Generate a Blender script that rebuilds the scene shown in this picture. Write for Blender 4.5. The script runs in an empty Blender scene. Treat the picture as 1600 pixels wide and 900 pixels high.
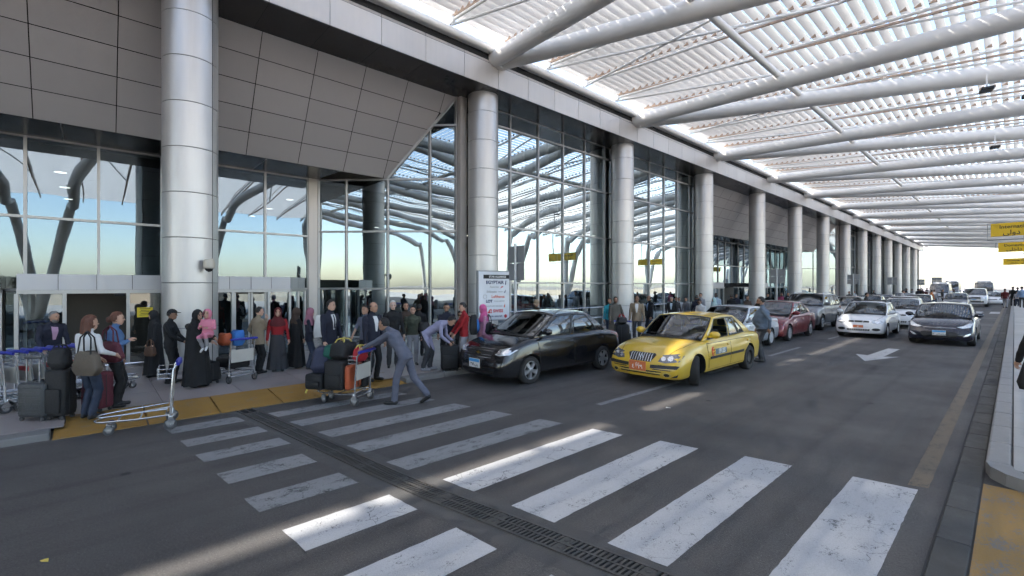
import bpy, bmesh, math, random
from mathutils import Vector, Matrix
from mathutils.bvhtree import BVHTree
random.seed(7)
R = math.radians
SC = bpy.context.scene
COL = SC.collection

# ---------------------------------------------------------------- camera
cam_data = bpy.data.cameras.new('camera')
cam = bpy.data.objects.new('camera', cam_data)
COL.objects.link(cam)
SC.camera = cam
cam_data.sensor_fit = 'HORIZONTAL'
cam_data.sensor_width = 36.0
cam_data.lens = 36.0 * 717.0 / 1600.0
cam_data.shift_y = -3.0 / 1600.0
cam_data.clip_start = 0.05
cam_data.clip_end = 6000.0
cam.location = (0.0, 0.0, 2.1)
cam.rotation_euler = (R(90), 0.0, math.atan2(785.0, 717.0))

# ---------------------------------------------------------------- sky, sun, exposure
LIGHT = Vector((8.3, 4.7, -10.7)).normalized()          # direction the sunlight travels
SUN_EL = math.asin(-LIGHT.z)
world = bpy.data.worlds.new('World')
SC.world = world
world.use_nodes = True
wn = world.node_tree.nodes
wl = world.node_tree.links
wn.clear()
w_out = wn.new('ShaderNodeOutputWorld')
w_bg = wn.new('ShaderNodeBackground')
w_sky = wn.new('ShaderNodeTexSky')
w_sky.sky_type = 'NISHITA'
w_sky.sun_disc = False
w_sky.sun_elevation = SUN_EL
w_sky.sun_rotation = math.atan2(-LIGHT.x, -LIGHT.y)
w_sky.air_density = 0.9
w_sky.dust_density = 1.3
w_sky.ozone_density = 0.6
w_bg.inputs['Strength'].default_value = 0.12
w_tint = wn.new('ShaderNodeMix')                       # warm tint multiplied over the whole sky, standing in for a white balance
w_tint.data_type = 'RGBA'
w_tint.blend_type = 'MULTIPLY'
w_tint.inputs['Factor'].default_value = 1.0
w_tint.inputs['B'].default_value = (1.05, 0.985, 0.90, 1.0)
wl.new(w_sky.outputs['Color'], w_tint.inputs['A'])
wl.new(w_tint.outputs['Result'], w_bg.inputs['Color'])
wl.new(w_bg.outputs['Background'], w_out.inputs['Surface'])
sun_data = bpy.data.lights.new('sun', 'SUN')
sun_data.energy = 2.0
sun_data.angle = R(0.9)
sun_data.color = (1.0, 0.94, 0.85)
sun = bpy.data.objects.new('sun', sun_data)
sun.rotation_euler = LIGHT.to_track_quat('-Z', 'Y').to_euler()
sun.location = (-30, -20, 60)
COL.objects.link(sun)
SC.view_settings.view_transform = 'Standard'
SC.view_settings.look = 'None'
SC.view_settings.gamma = 1.0
SC.view_settings.use_curve_mapping = False
SC.view_settings.exposure = 2.4
SC.cycles.max_bounces = 6
SC.cycles.diffuse_bounces = 3
SC.cycles.glossy_bounces = 3
SC.cycles.transparent_max_bounces = 8
SC.cycles.use_adaptive_sampling = True
SC.cycles.adaptive_threshold = 0.035
SC.cycles.adaptive_min_samples = 12
SC.cycles.caustics_reflective = False
SC.cycles.caustics_refractive = False
SC.cycles.use_denoising = True

# ---------------------------------------------------------------- materials
MATS = {}
def nd(nt, kind, **kw):
    n = nt.nodes.new(kind)
    for k, v in kw.items():
        if k.startswith('i_'):
            key = k[2:]
            key = int(key) if key.isdigit() else key.replace('_', ' ')
            n.inputs[key].default_value = v
        else:
            setattr(n, k, v)
    return n
def c4(c):
    if isinstance(c, (int, float)):
        return (c, c, c, 1)
    return (c[0], c[1], c[2], 1)
def mat(name, col, rough=0.6, metal=0.0, var=0.12, scale=6.0, bump=0.0, bscale=60.0, coat=0.0, spec=0.5, detail=4.0, coord='Object'):
    """plain surface whose colour and gloss vary a little with noise"""
    if name in MATS:
        return MATS[name]
    m = bpy.data.materials.new(name)
    m.use_nodes = True
    nt = m.node_tree
    b = nt.nodes['Principled BSDF']
    b.inputs['Roughness'].default_value = rough
    b.inputs['Metallic'].default_value = metal
    b.inputs['Specular IOR Level'].default_value = spec
    b.inputs['Coat Weight'].default_value = coat
    b.inputs['Coat Roughness'].default_value = 0.04
    tc = nd(nt, 'ShaderNodeTexCoord')
    no = nd(nt, 'ShaderNodeTexNoise', i_Scale=scale, i_Detail=detail, i_Roughness=0.6)
    nt.links.new(tc.outputs[coord], no.inputs['Vector'])
    mx = nd(nt, 'ShaderNodeMix', data_type='RGBA')
    c = c4(col)
    mx.inputs['A'].default_value = tuple(max(0, v * (1 - var)) for v in c[:3]) + (1,)
    mx.inputs['B'].default_value = tuple(min(1, v * (1 + var)) for v in c[:3]) + (1,)
    nt.links.new(no.outputs['Fac'], mx.inputs['Factor'])
    nt.links.new(mx.outputs['Result'], b.inputs['Base Color'])
    mr = nd(nt, 'ShaderNodeMapRange')
    mr.inputs['To Min'].default_value = max(0.0, rough * 0.85)
    mr.inputs['To Max'].default_value = min(1.0, rough * 1.15)
    nt.links.new(no.outputs['Fac'], mr.inputs['Value'])
    nt.links.new(mr.outputs['Result'], b.inputs['Roughness'])
    if bump:
        n2 = nd(nt, 'ShaderNodeTexNoise', i_Scale=bscale, i_Detail=3.0)
        nt.links.new(tc.outputs[coord], n2.inputs['Vector'])
        bp = nd(nt, 'ShaderNodeBump', i_Strength=bump, i_Distance=0.02)
        nt.links.new(n2.outputs['Fac'], bp.inputs['Height'])
        nt.links.new(bp.outputs['Normal'], b.inputs['Normal'])
    MATS[name] = m
    return m

def ramp(nt, src, p0, p1, c0=(0, 0, 0, 1), c1=(1, 1, 1, 1)):
    r = nd(nt, 'ShaderNodeValToRGB')
    r.color_ramp.elements[0].position = p0
    r.color_ramp.elements[1].position = p1
    r.color_ramp.elements[0].color = c0
    r.color_ramp.elements[1].color = c1
    nt.links.new(src, r.inputs['Fac'])
    return r.outputs['Color']

def mixc(nt, fac, a, b, mode='MIX'):
    mx = nd(nt, 'ShaderNodeMix', data_type='RGBA', blend_type=mode)
    for v, s in ((fac, 'Factor'), (a, 'A'), (b, 'B')):
        if isinstance(v, (int, float)):
            mx.inputs[s].default_value = v if s == 'Factor' else c4(v)
        elif isinstance(v, tuple):
            mx.inputs[s].default_value = c4(v)
        else:
            nt.links.new(v, mx.inputs[s])
    return mx.outputs['Result']

def noise(nt, vec, scale, detail=4.0, rough=0.6, dist=0.0):
    n = nd(nt, 'ShaderNodeTexNoise', i_Scale=scale, i_Detail=detail, i_Roughness=rough, i_Distortion=dist)
    nt.links.new(vec, n.inputs['Vector'])
    return n.outputs['Fac']

def stretch(nt, vec, sc):
    mp = nd(nt, 'ShaderNodeMapping')
    mp.inputs['Scale'].default_value = sc
    nt.links.new(vec, mp.inputs['Vector'])
    return mp.outputs['Vector']

def newmat(name):
    m = bpy.data.materials.new(name)
    m.use_nodes = True
    MATS[name] = m
    nt = m.node_tree
    tc = nd(nt, 'ShaderNodeTexCoord')
    return m, nt, nt.nodes['Principled BSDF'], tc

def asphalt():
    m, nt, b, tc = newmat('asphalt')
    v = tc.outputs['Object']
    fine = noise(nt, v, 55, 4, 0.8)
    speck = noise(nt, v, 95, 2, 0.6)
    big = noise(nt, v, 0.55, 5, 0.6)
    lane = noise(nt, stretch(nt, v, (1.1, 0.07, 1)), 1.0, 4, 0.6)
    c = mixc(nt, ramp(nt, fine, 0.28, 0.72), (0.043, 0.0405, 0.039), (0.118, 0.110, 0.105))
    c = mixc(nt, ramp(nt, speck, 0.63, 0.71), c, (0.20, 0.19, 0.18))
    c = mixc(nt, ramp(nt, big, 0.35, 0.7), c, mixc(nt, 1.0, c, (0.80, 0.79, 0.80), 'MULTIPLY'))
    c = mixc(nt, ramp(nt, lane, 0.45, 0.75), c, mixc(nt, 1.0, c, (1.32, 1.28, 1.24), 'MULTIPLY'))
    st_ = noise(nt, stretch(nt, v, (1.0, 0.45, 1)), 0.9, 6, 0.7, 0.6)
    c = mixc(nt, ramp(nt, st_, 0.60, 0.74), c, mixc(nt, 1.0, c, (0.55, 0.54, 0.54), 'MULTIPLY'))
    tw_ = noise(nt, stretch(nt, v, (2.6, 0.025, 1)), 1.0, 3, 0.55)
    c = mixc(nt, ramp(nt, tw_, 0.50, 0.66), c, mixc(nt, 1.0, c, (0.76, 0.755, 0.76), 'MULTIPLY'))
    spots = nd(nt, 'ShaderNodeTexVoronoi', i_Scale=0.9)
    nt.links.new(v, spots.inputs['Vector'])
    c = mixc(nt, ramp(nt, spots.outputs['Distance'], 0.035, 0.05, (1, 1, 1, 1), (0, 0, 0, 1)), c, (0.016, 0.016, 0.016))
    cr = nd(nt, 'ShaderNodeTexVoronoi', feature='DISTANCE_TO_EDGE', i_Scale=0.42)
    wob = nd(nt, 'ShaderNodeTexNoise', i_Scale=1.8, i_Detail=5.0)
    nt.links.new(v, wob.inputs['Vector'])
    add = nd(nt, 'ShaderNodeMix', data_type='RGBA', blend_type='ADD')
    add.inputs['Factor'].default_value = 0.5
    nt.links.new(v, add.inputs['A'])
    nt.links.new(wob.outputs['Color'], add.inputs['B'])
    nt.links.new(add.outputs['Result'], cr.inputs['Vector'])
    crack = ramp(nt, cr.outputs['Distance'], 0.002, 0.006, (1, 1, 1, 1), (0, 0, 0, 1))
    gate = ramp(nt, noise(nt, v, 0.35, 2), 0.74, 0.78)
    c = mixc(nt, mixc(nt, 1.0, crack, gate, 'MULTIPLY'), c, (0.018, 0.018, 0.018))
    nt.links.new(c, b.inputs['Base Color'])
    nt.links.new(ramp(nt, big, 0.3, 0.7, (0.62,) * 3 + (1,), (0.85,) * 3 + (1,)), b.inputs['Roughness'])
    bp = nd(nt, 'ShaderNodeBump', i_Strength=0.55, i_Distance=0.012)
    nt.links.new(fine, bp.inputs['Height'])
    nt.links.new(bp.outputs['Normal'], b.inputs['Normal'])
    return m

def worn_paint(name, col, wear=0.5, under=(0.05, 0.049, 0.048), crack=True):
    m, nt, b, tc = newmat(name)
    v = tc.outputs['Object']
    n1 = noise(nt, stretch(nt, v, (1.6, 0.8, 1)), 4.5, 9, 0.78)
    n2 = noise(nt, v, 55, 5, 0.85)
    dirt = noise(nt, stretch(nt, v, (2.0, 0.5, 1)), 1.3, 5, 0.6)
    base = mixc(nt, dirt, tuple(0.66 * k for k in col), tuple(col))
    base = mixc(nt, ramp(nt, noise(nt, v, 150, 2, 0.6), 0.35, 0.65), mixc(nt, 1.0, base, (0.8, 0.8, 0.8), 'MULTIPLY'), base)
    mk = mixc(nt, 0.45, n1, n2)
    lo = 0.36 + 0.12 * wear
    mask = ramp(nt, mk, lo, lo + 0.05, (1, 1, 1, 1), (0, 0, 0, 1))
    c = mixc(nt, mask, base, under)
    if crack:
        cr = nd(nt, 'ShaderNodeTexVoronoi', feature='DISTANCE_TO_EDGE', i_Scale=1.7)
        wob = nd(nt, 'ShaderNodeTexNoise', i_Scale=4.0, i_Detail=6.0)
        nt.links.new(v, wob.inputs['Vector'])
        add = nd(nt, 'ShaderNodeMix', data_type='RGBA', blend_type='ADD')
        add.inputs['Factor'].default_value = 0.6
        nt.links.new(v, add.inputs['A'])
        nt.links.new(wob.outputs['Color'], add.inputs['B'])
        nt.links.new(add.outputs['Result'], cr.inputs['Vector'])
        k = ramp(nt, cr.outputs['Distance'], 0.003, 0.010, (0.8, 0.8, 0.8, 1), (0, 0, 0, 1))
        g = ramp(nt, noise(nt, v, 1.1, 2), 0.49, 0.57)
        c = mixc(nt, mixc(nt, 1.0, k, g, 'MULTIPLY'), c, under)
    nt.links.new(c, b.inputs['Base Color'])
    b.inputs['Roughness'].default_value = 0.7
    bp = nd(nt, 'ShaderNodeBump', i_Strength=0.3, i_Distance=0.006)
    nt.links.new(n2, bp.inputs['Height'])
    nt.links.new(bp.outputs['Normal'], b.inputs['Normal'])
    return m

def stone(name, col, rough=0.6, scale=2.0, bump=0.2, rnd=0.12):
    """concrete or stone slab: each piece gets its own tone"""
    m, nt, b, tc = newmat(name)
    v = tc.outputs['Object']
    oi = nd(nt, 'ShaderNodeObjectInfo')
    geo = nd(nt, 'ShaderNodeNewGeometry')
    big = noise(nt, geo.outputs['Position'], scale, 6, 0.65)
    fine = noise(nt, geo.outputs['Position'], 130, 3, 0.7)
    c = mixc(nt, ramp(nt, big, 0.3, 0.75), tuple(0.72 * k for k in col), tuple(1.1 * k for k in col))
    c = mixc(nt, 0.4, c, mixc(nt, fine, tuple(0.55 * k for k in col), tuple(1.35 * k for k in col)))
    hv = nd(nt, 'ShaderNodeHueSaturation')
    mr = nd(nt, 'ShaderNodeMapRange')
    mr.inputs['To Min'].default_value = 1 - rnd
    mr.inputs['To Max'].default_value = 1 + rnd
    nt.links.new(oi.outputs['Random'], mr.inputs['Value'])
    nt.links.new(mr.outputs['Result'], hv.inputs['Value'])
    nt.links.new(c, hv.inputs['Color'])
    nt.links.new(hv.outputs['Color'], b.inputs['Base Color'])
    nt.links.new(ramp(nt, big, 0.3, 0.7, (rough * 0.8,) * 3 + (1,), (min(1, rough * 1.2),) * 3 + (1,)), b.inputs['Roughness'])
    bp = nd(nt, 'ShaderNodeBump', i_Strength=bump, i_Distance=0.01)
    nt.links.new(fine, bp.inputs['Height'])
    nt.links.new(bp.outputs['Normal'], b.inputs['Normal'])
    return m

def panel_metal(name, col, rough=0.35, metal=0.7, rnd=0.06, streak=0.12, wave=0.0):
    """coated aluminium cladding, each sheet a touch different, faint vertical run marks"""
    m, nt, b, tc = newmat(name)
    geo = nd(nt, 'ShaderNodeNewGeometry')
    oi = nd(nt, 'ShaderNodeObjectInfo')
    st = noise(nt, stretch(nt, geo.outputs['Position'], (5, 5, 0.35)), 1.4, 5, 0.6)
    bl = noise(nt, geo.outputs['Position'], 0.7, 4, 0.6)
    c = mixc(nt, ramp(nt, st, 0.35, 0.7), tuple((1 - streak) * k for k in col), tuple(col))
    c = mixc(nt, 0.5, c, mixc(nt, bl, tuple((1 - streak) * k for k in col), tuple((1 + streak * 0.5) * k for k in col)))
    hv = nd(nt, 'ShaderNodeHueSaturation')
    mr = nd(nt, 'ShaderNodeMapRange')
    mr.inputs['To Min'].default_value = 1 - rnd
    mr.inputs['To Max'].default_value = 1 + rnd
    nt.links.new(oi.outputs['Random'], mr.inputs['Value'])
    nt.links.new(mr.outputs['Result'], hv.inputs['Value'])
    nt.links.new(c, hv.inputs['Color'])
    nt.links.new(hv.outputs['Color'], b.inputs['Base Color'])
    b.inputs['Metallic'].default_value = metal
    nt.links.new(ramp(nt, st, 0.3, 0.7, (rough * 0.85,) * 3 + (1,), (rough * 1.2,) * 3 + (1,)), b.inputs['Roughness'])
    if wave:
        wv = noise(nt, geo.outputs['Position'], 1.1, 2, 0.5)
        bp = nd(nt, 'ShaderNodeBump', i_Strength=wave, i_Distance=0.02)
        nt.links.new(wv, bp.inputs['Height'])
        nt.links.new(bp.outputs['Normal'], b.inputs['Normal'])
    return m

def mirror_glass(name, refl=0.5, tint=(0.30, 0.36, 0.36), rcol=(0.86, 0.93, 0.95), wave=0.35, wscale=0.8, dist=0.02):
    """solar-control glazing: strong, slightly wavy reflection over a dim view inside"""
    m = bpy.data.materials.new(name)
    m.use_nodes = True
    MATS[name] = m
    nt = m.node_tree
    nt.nodes.remove(nt.nodes['Principled BSDF'])
    out = nt.nodes['Material Output']
    geo = nd(nt, 'ShaderNodeNewGeometry')
    oi = nd(nt, 'ShaderNodeObjectInfo')
    add = nd(nt, 'ShaderNodeVectorMath', operation='ADD')
    sc = nd(nt, 'ShaderNodeVectorMath', operation='SCALE')
    cmb = nd(nt, 'ShaderNodeCombineXYZ')
    for k in 'XYZ':
        nt.links.new(oi.outputs['Random'], cmb.inputs[k])
    nt.links.new(cmb.outputs[0], sc.inputs[0])
    sc.inputs['Scale'].default_value = 37.0
    nt.links.new(geo.outputs['Position'], add.inputs[0])
    nt.links.new(sc.outputs[0], add.inputs[1])
    wv = noise(nt, add.outputs[0], wscale, 1.5, 0.4)
    bp = nd(nt, 'ShaderNodeBump', i_Strength=wave, i_Distance=dist)
    nt.links.new(wv, bp.inputs['Height'])
    gl = nd(nt, 'ShaderNodeBsdfGlossy', i_Roughness=0.0)
    gl.inputs['Color'].default_value = c4(rcol)
    nt.links.new(bp.outputs['Normal'], gl.inputs['Normal'])
    tr = nd(nt, 'ShaderNodeBsdfTransparent')
    tr.inputs['Color'].default_value = c4(tint)
    lw = nd(nt, 'ShaderNodeFresnel', i_IOR=1.5)
    mr = nd(nt, 'ShaderNodeMapRange')
    mr.inputs['To Min'].default_value = refl
    mr.inputs['To Max'].default_value = 1.0
    nt.links.new(lw.outputs['Fac'], mr.inputs['Value'])
    mx = nd(nt, 'ShaderNodeMixShader')
    nt.links.new(mr.outputs['Result'], mx.inputs['Fac'])
    nt.links.new(tr.outputs[0], mx.inputs[1])
    nt.links.new(gl.outputs[0], mx.inputs[2])
    nt.links.new(mx.outputs[0], out.inputs['Surface'])
    return m

def emit(name, col, strength):
    m = bpy.data.materials.new(name)
    m.use_nodes = True
    MATS[name] = m
    b = m.node_tree.nodes['Principled BSDF']
    b.inputs['Base Color'].default_value = c4(col)
    b.inputs['Emission Color'].default_value = c4(col)
    b.inputs['Emission Strength'].default_value = strength
    return m

# a scratch scene where modifiers and lettering are turned into plain meshes
SCR = bpy.data.scenes.new('scratch')
def baked(o):
    SCR.collection.objects.link(o)
    for extra in [m.object for m in o.modifiers if m.type == 'BOOLEAN']:
        if extra.name not in SCR.collection.objects: SCR.collection.objects.link(extra)
    vl = SCR.view_layers[0]
    vl.update()
    return bpy.data.meshes.new_from_object(o.evaluated_get(vl.depsgraph))

# ---------------------------------------------------------------- mesh helpers
def tag(o, label=None, cat=None, group=None, kind=None):
    if label: o['label'] = label
    if cat: o['category'] = cat
    if group: o['group'] = group
    if kind: o['kind'] = kind
    return o

def empty(name, loc=(0, 0, 0), rz=0.0, label=None, cat=None, group=None, parent=None):
    o = bpy.data.objects.new(name, None)
    COL.objects.link(o)
    o.location = loc
    o.rotation_euler = (0, 0, rz)
    o.empty_display_size = 0.2
    if parent: o.parent = parent
    return tag(o, label, cat, group)

def link(name, me, parent=None, loc=None, rot=None):
    o = bpy.data.objects.new(name, me)
    COL.objects.link(o)
    if parent: o.parent = parent
    if loc is not None: o.location = loc
    if rot is not None: o.rotation_euler = rot
    return o

def copy_tree(o, parent=None):
    c = o.copy()
    COL.objects.link(c)
    c.parent = parent
    for ch in list(o.children):
        copy_tree(ch, c)
    return c

class MB:
    """collects faces; build() links them as one mesh object"""
    def __init__(s):
        s.v = []; s.f = []; s.m = []; s.mi = 0; s.sm = []; s.smooth = False; s.angle = 35; s.weld = False
    def add(s, vs, fs):
        k = len(s.v)
        s.v += [tuple(p) for p in vs]
        for f in fs:
            s.f.append(tuple(i + k for i in f)); s.m.append(s.mi); s.sm.append(s.smooth)
        return s
    def quad(s, a, b, c, d):
        return s.add([a, b, c, d], [(0, 1, 2, 3)])
    def box(s, lo, hi, M=None):
        x0, y0, z0 = lo; x1, y1, z1 = hi
        vs = [(x0, y0, z0), (x1, y0, z0), (x1, y1, z0), (x0, y1, z0), (x0, y0, z1), (x1, y0, z1), (x1, y1, z1), (x0, y1, z1)]
        if M is not None: vs = [M @ Vector(p) for p in vs]
        return s.add(vs, [(3, 2, 1, 0), (4, 5, 6, 7), (0, 1, 5, 4), (1, 2, 6, 5), (2, 3, 7, 6), (3, 0, 4, 7)])
    def cbox(s, c, d, M=None):
        return s.box([c[i] - d[i] / 2 for i in range(3)], [c[i] + d[i] / 2 for i in range(3)], M)
    def rbox(s, lo, hi, r, M=None, seg=2):
        """box with rounded edges"""
        bm = bmesh.new()
        bmesh.ops.create_cube(bm, size=1.0)
        for v in bm.verts:
            v.co = Vector([(lo[i] + hi[i]) / 2 + v.co[i] * (hi[i] - lo[i]) for i in range(3)])
        bmesh.ops.bevel(bm, geom=bm.edges[:], offset=r, segments=seg, affect='EDGES', profile=0.5)
        if M is not None: bm.transform(M)
        bm.verts.index_update()
        s.add([v.co[:] for v in bm.verts], [[v.index for v in f.verts] for f in bm.faces])
        bm.free()
        return s
    def tube(s, a, b, r, n=8, r2=None, cap=True):
        return s.path([a, b], [r, r if r2 is None else r2], n, cap)
    def path(s, pts, r, n=8, cap=True, closed=False):
        pts = [Vector(p) for p in pts]
        if not isinstance(r, (list, tuple)): r = [r] * len(pts)
        vs = []; fs = []
        L = len(pts)
        up = None
        for i, p in enumerate(pts):
            if closed: t = pts[(i + 1) % L] - pts[i - 1]
            else: t = pts[min(i + 1, L - 1)] - pts[max(i - 1, 0)]
            t.normalize()
            if up is None:
                up = Vector((0, 0, 1)) if abs(t.z) < 0.95 else Vector((1, 0, 0))
            x = t.cross(up)
            if x.length < 1e-5: x = t.orthogonal()
            x.normalize(); y = x.cross(t); up = y
            for k in range(n):
                a = 2 * math.pi * k / n
                vs.append(p + x * math.cos(a) * r[i] + y * math.sin(a) * r[i])
        for i in range(L if closed else L - 1):
            j = (i + 1) % L
            for k in range(n):
                fs.append((i * n + k, i * n + (k + 1) % n, j * n + (k + 1) % n, j * n + k))
        if cap and not closed:
            fs.append(tuple(range(n - 1, -1, -1)))
            fs.append(tuple((L - 1) * n + k for k in range(n)))
        return s.add(vs, fs)
    def lathe(s, prof, n=24, M=None, a0=0.0, a1=2 * math.pi):
        """prof: (radius, z) pairs, revolved about z"""
        full = abs(a1 - a0 - 2 * math.pi) < 1e-6
        m = n if full else n + 1
        vs = []
        for (r, z) in prof:
            for k in range(m):
                a = a0 + (a1 - a0) * k / n
                p = Vector((r * math.cos(a), r * math.sin(a), z))
                vs.append(M @ p if M is not None else p)
        fs = []
        for i in range(len(prof) - 1):
            for k in range(n):
                k2 = (k + 1) % m
                fs.append((i * m + k, i * m + k2, (i + 1) * m + k2, (i + 1) * m + k))
        return s.add(vs, fs)
    def loft(s, rings, cap=True):
        n = len(rings[0]); vs = [p for r in rings for p in r]; fs = []
        for i in range(len(rings) - 1):
            for k in range(n):
                fs.append((i * n + k, i * n + (k + 1) % n, (i + 1) * n + (k + 1) % n, (i + 1) * n + k))
        if cap:
            fs.append(tuple(range(n - 1, -1, -1)))
            fs.append(tuple((len(rings) - 1) * n + k for k in range(n)))
        return s.add(vs, fs)
    def prism(s, poly, a, b, axis=2, M=None):
        """poly of 2-D points extruded from a to b along axis"""
        def P(p, h):
            q = [p[0], p[1]]; q.insert(axis, h)
            v = Vector(q)
            return M @ v if M is not None else v
        n = len(poly)
        vs = [P(p, a) for p in poly] + [P(p, b) for p in poly]
        fs = [tuple(range(n - 1, -1, -1)), tuple(range(n, 2 * n))]
        for k in range(n):
            fs.append((k, (k + 1) % n, n + (k + 1) % n, n + k))
        return s.add(vs, fs)
    def ell(s, c, r, n=12, m=8, M=None):
        vs = []; fs = []
        for i in range(m + 1):
            t = math.pi * i / m
            for k in range(n):
                a = 2 * math.pi * k / n
                p = Vector((c[0] + r[0] * math.sin(t) * math.cos(a), c[1] + r[1] * math.sin(t) * math.sin(a), c[2] - r[2] * math.cos(t)))
                vs.append(M @ p if M is not None else p)
        for i in range(m):
            for k in range(n):
                fs.append((i * n + k, i * n + (k + 1) % n, (i + 1) * n + (k + 1) % n, (i + 1) * n + k))
        return s.add(vs, fs)
    def mesh(s, name, mats):
        me = bpy.data.meshes.new(name)
        me.from_pydata(s.v, [], s.f)
        if not isinstance(mats, (list, tuple)): mats = [mats]
        for m in mats: me.materials.append(m)
        if len(mats) > 1: me.polygons.foreach_set('material_index', s.m)
        me.polygons.foreach_set('use_smooth', s.sm)
        bm = bmesh.new(); bm.from_mesh(me)
        if s.weld:
            bmesh.ops.remove_doubles(bm, verts=bm.verts[:], dist=1e-4)
            bmesh.ops.dissolve_degenerate(bm, edges=bm.edges[:], dist=1e-5)
        bmesh.ops.recalc_face_normals(bm, faces=bm.faces[:])
        bm.to_mesh(me); bm.free()
        me.update()
        if any(s.sm): me.set_sharp_from_angle(angle=R(s.angle))
        return me
    def build(s, name, mats, parent=None, loc=None, rot=None, smooth=None, angle=35):
        if smooth is not None: s.sm = [smooth] * len(s.f)
        s.angle = angle
        me = s.mesh(name, mats)
        return link(name, me, parent, loc, rot)
# ================================================================ ground, road, pavements
M_ASPH = asphalt()
M_WHITE = worn_paint('worn_white_paint', (0.58, 0.58, 0.585), 0.34)
M_WHITE_OLD = worn_paint('rubbed_white_paint', (0.32, 0.32, 0.32), 0.55)
M_YELPAINT = worn_paint('worn_yellow_paint', (0.40, 0.22, 0.045), 0.35, under=(0.17, 0.16, 0.15), crack=False)
M_YELISL = worn_paint('chipped_yellow_paint', (0.36, 0.215, 0.06), 0.62, under=(0.15, 0.145, 0.14), crack=False)
M_YELLINE = worn_paint('faded_yellow_line', (0.20, 0.155, 0.105), 0.55, crack=False)
M_KERB = stone('kerb_concrete', (0.18, 0.175, 0.17), 0.75, 3.0, 0.3)
M_PAVE = stone('pavement_stone', (0.33, 0.285, 0.27), 0.42, 1.2, 0.08)
M_TILE = stone('island_tile', (0.42, 0.415, 0.40), 0.6, 2.0, 0.15, 0.08)
M_GUTTER = stone('gutter_slab', (0.065, 0.063, 0.06), 0.75, 4.0, 0.4)
M_SAND = stone('dusty_ground', (0.30, 0.27, 0.23), 0.9, 0.05, 0.1)
M_IRON = mat('cast_iron', (0.10, 0.096, 0.092), 0.5, 0.6, 0.25, 20)
M_JOINT = mat('joint_mortar', (0.045, 0.043, 0.041), 0.9)

g = MB().quad((-2500, -2500, -0.05), (2500, -2500, -0.05), (2500, 2500, -0.05), (-2500, 2500, -0.05)).build('ground', M_SAND)
tag(g, kind='structure')
road = MB().quad((-9.6, -60, 0), (0.2, -60, 0), (0.2, 420, 0), (-9.6, 420, 0)).build('road', M_ASPH)
tag(road, kind='structure')
g = MB().quad((12, -120, -0.02), (42, -120, -0.02), (42, 420, -0.02), (12, 420, -0.02)).build('outer_road', stone('pale_concrete_road', (0.46, 0.43, 0.39), 0.85, 0.3, 0.2))
tag(g, kind='structure')

# --- zebra crossing: each bar one painted patch, child of the road
BARS_A = [(-8.42, -8.06, 0.79, 1.70), (-7.62, -7.27, 0.87, 1.82), (-6.86, -6.50, 0.94, 1.90), (-6.01, -5.61, 1.02, 1.93),
          (-5.12, -4.72, 1.10, 2.04), (-4.24, -3.78, 1.20, 2.20), (-3.27, -2.78, 1.33, 2.33), (-2.27, -1.77, 1.45, 2.46), (-1.22, -0.70, 1.58, 2.60)]
BARS_B = [(-8.30, -7.96, 2.12, 4.43), (-7.55, -7.20, 2.24, 4.57), (-6.75, -6.38, 2.38, 4.77), (-5.92, -5.53, 2.46, 4.97),
          (-5.05, -4.66, 2.58, 5.21), (-4.18, -3.72, 2.80, 5.42), (-3.24, -2.75, 2.95, 5.68), (-2.24, -1.75, 3.10, 5.94), (-1.20, -0.67, 3.25, 6.18)]
def paint_patch(name, pts, m, z=0.004, parent=road):
    # the painted edge wanders a few millimetres, as sprayed and trodden paint does
    rg = random.Random(int(pts[0][0] * 100) + int(pts[0][1] * 10))
    out = []
    far = pts[0][1] > 12
    for i in range(len(pts)):
        a, b = Vector(pts[i]), Vector(pts[(i + 1) % len(pts)])
        n = 1 if far else max(1, int((b - a).length / 0.09))
        nn = Vector((-(b - a).y, (b - a).x)).normalized()
        for k in range(n):
            q = a.lerp(b, k / n) + (nn * rg.gauss(0, 0.0022) if k else Vector((0, 0)))
            out.append((q.x, q.y, z))
    cx, cy_ = sum(p[0] for p in out) / len(out), sum(p[1] for p in out) / len(out)
    if far or len(pts) > 4: return MB().add(out, [tuple(range(len(out)))]).build(name, m, parent)
    return MB().add(out, [tuple(range(len(out)))]).build(name, m, parent)
for k, (x0, x1, y0, y1) in enumerate(BARS_A):
    paint_patch('zebra_bar', [(x0, y0), (x1, y0 + 0.04), (x1, y1 + 0.05), (x0, y1)], M_WHITE_OLD if k < 5 else M_WHITE)
for k, (x0, x1, y0, y1) in enumerate(BARS_B):
    paint_patch('zebra_bar', [(x0, y0), (x1, y0 + 0.07), (x1, y1 + 0.09), (x0, y1)], M_WHITE_OLD if k < 5 else M_WHITE)
# far zebra
for k in range(8):
    x = -1.3 - k * 0.95
    paint_patch('zebra_bar', [(x, 50.5), (x + 0.55, 50.5), (x + 0.55, 54.0), (x, 54.0)], M_WHITE)
# lane dashes
for y in (6.6, 10.9, 15.0, 21.5, 28, 34.5, 41, 60, 67, 74):
    paint_patch('lane_dash', [(-5.02, y), (-4.90, y), (-4.90, y + 2.9), (-5.02, y + 2.9)], M_WHITE_OLD)
# straight / turn arrow pointing at the viewer
paint_patch('lane_arrow', [(-2.82, 15.95), (-2.28, 17.65), (-2.62, 17.35), (-2.56, 19.75), (-2.86, 19.75), (-3.00, 17.35), (-3.32, 17.45)], M_WHITE)
# yellow edge line along the island gutter
paint_patch('edge_line', [(-0.76, 6.35), (-0.60, 6.40), (-0.60, 90), (-0.76, 90)], M_YELLINE)

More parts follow.
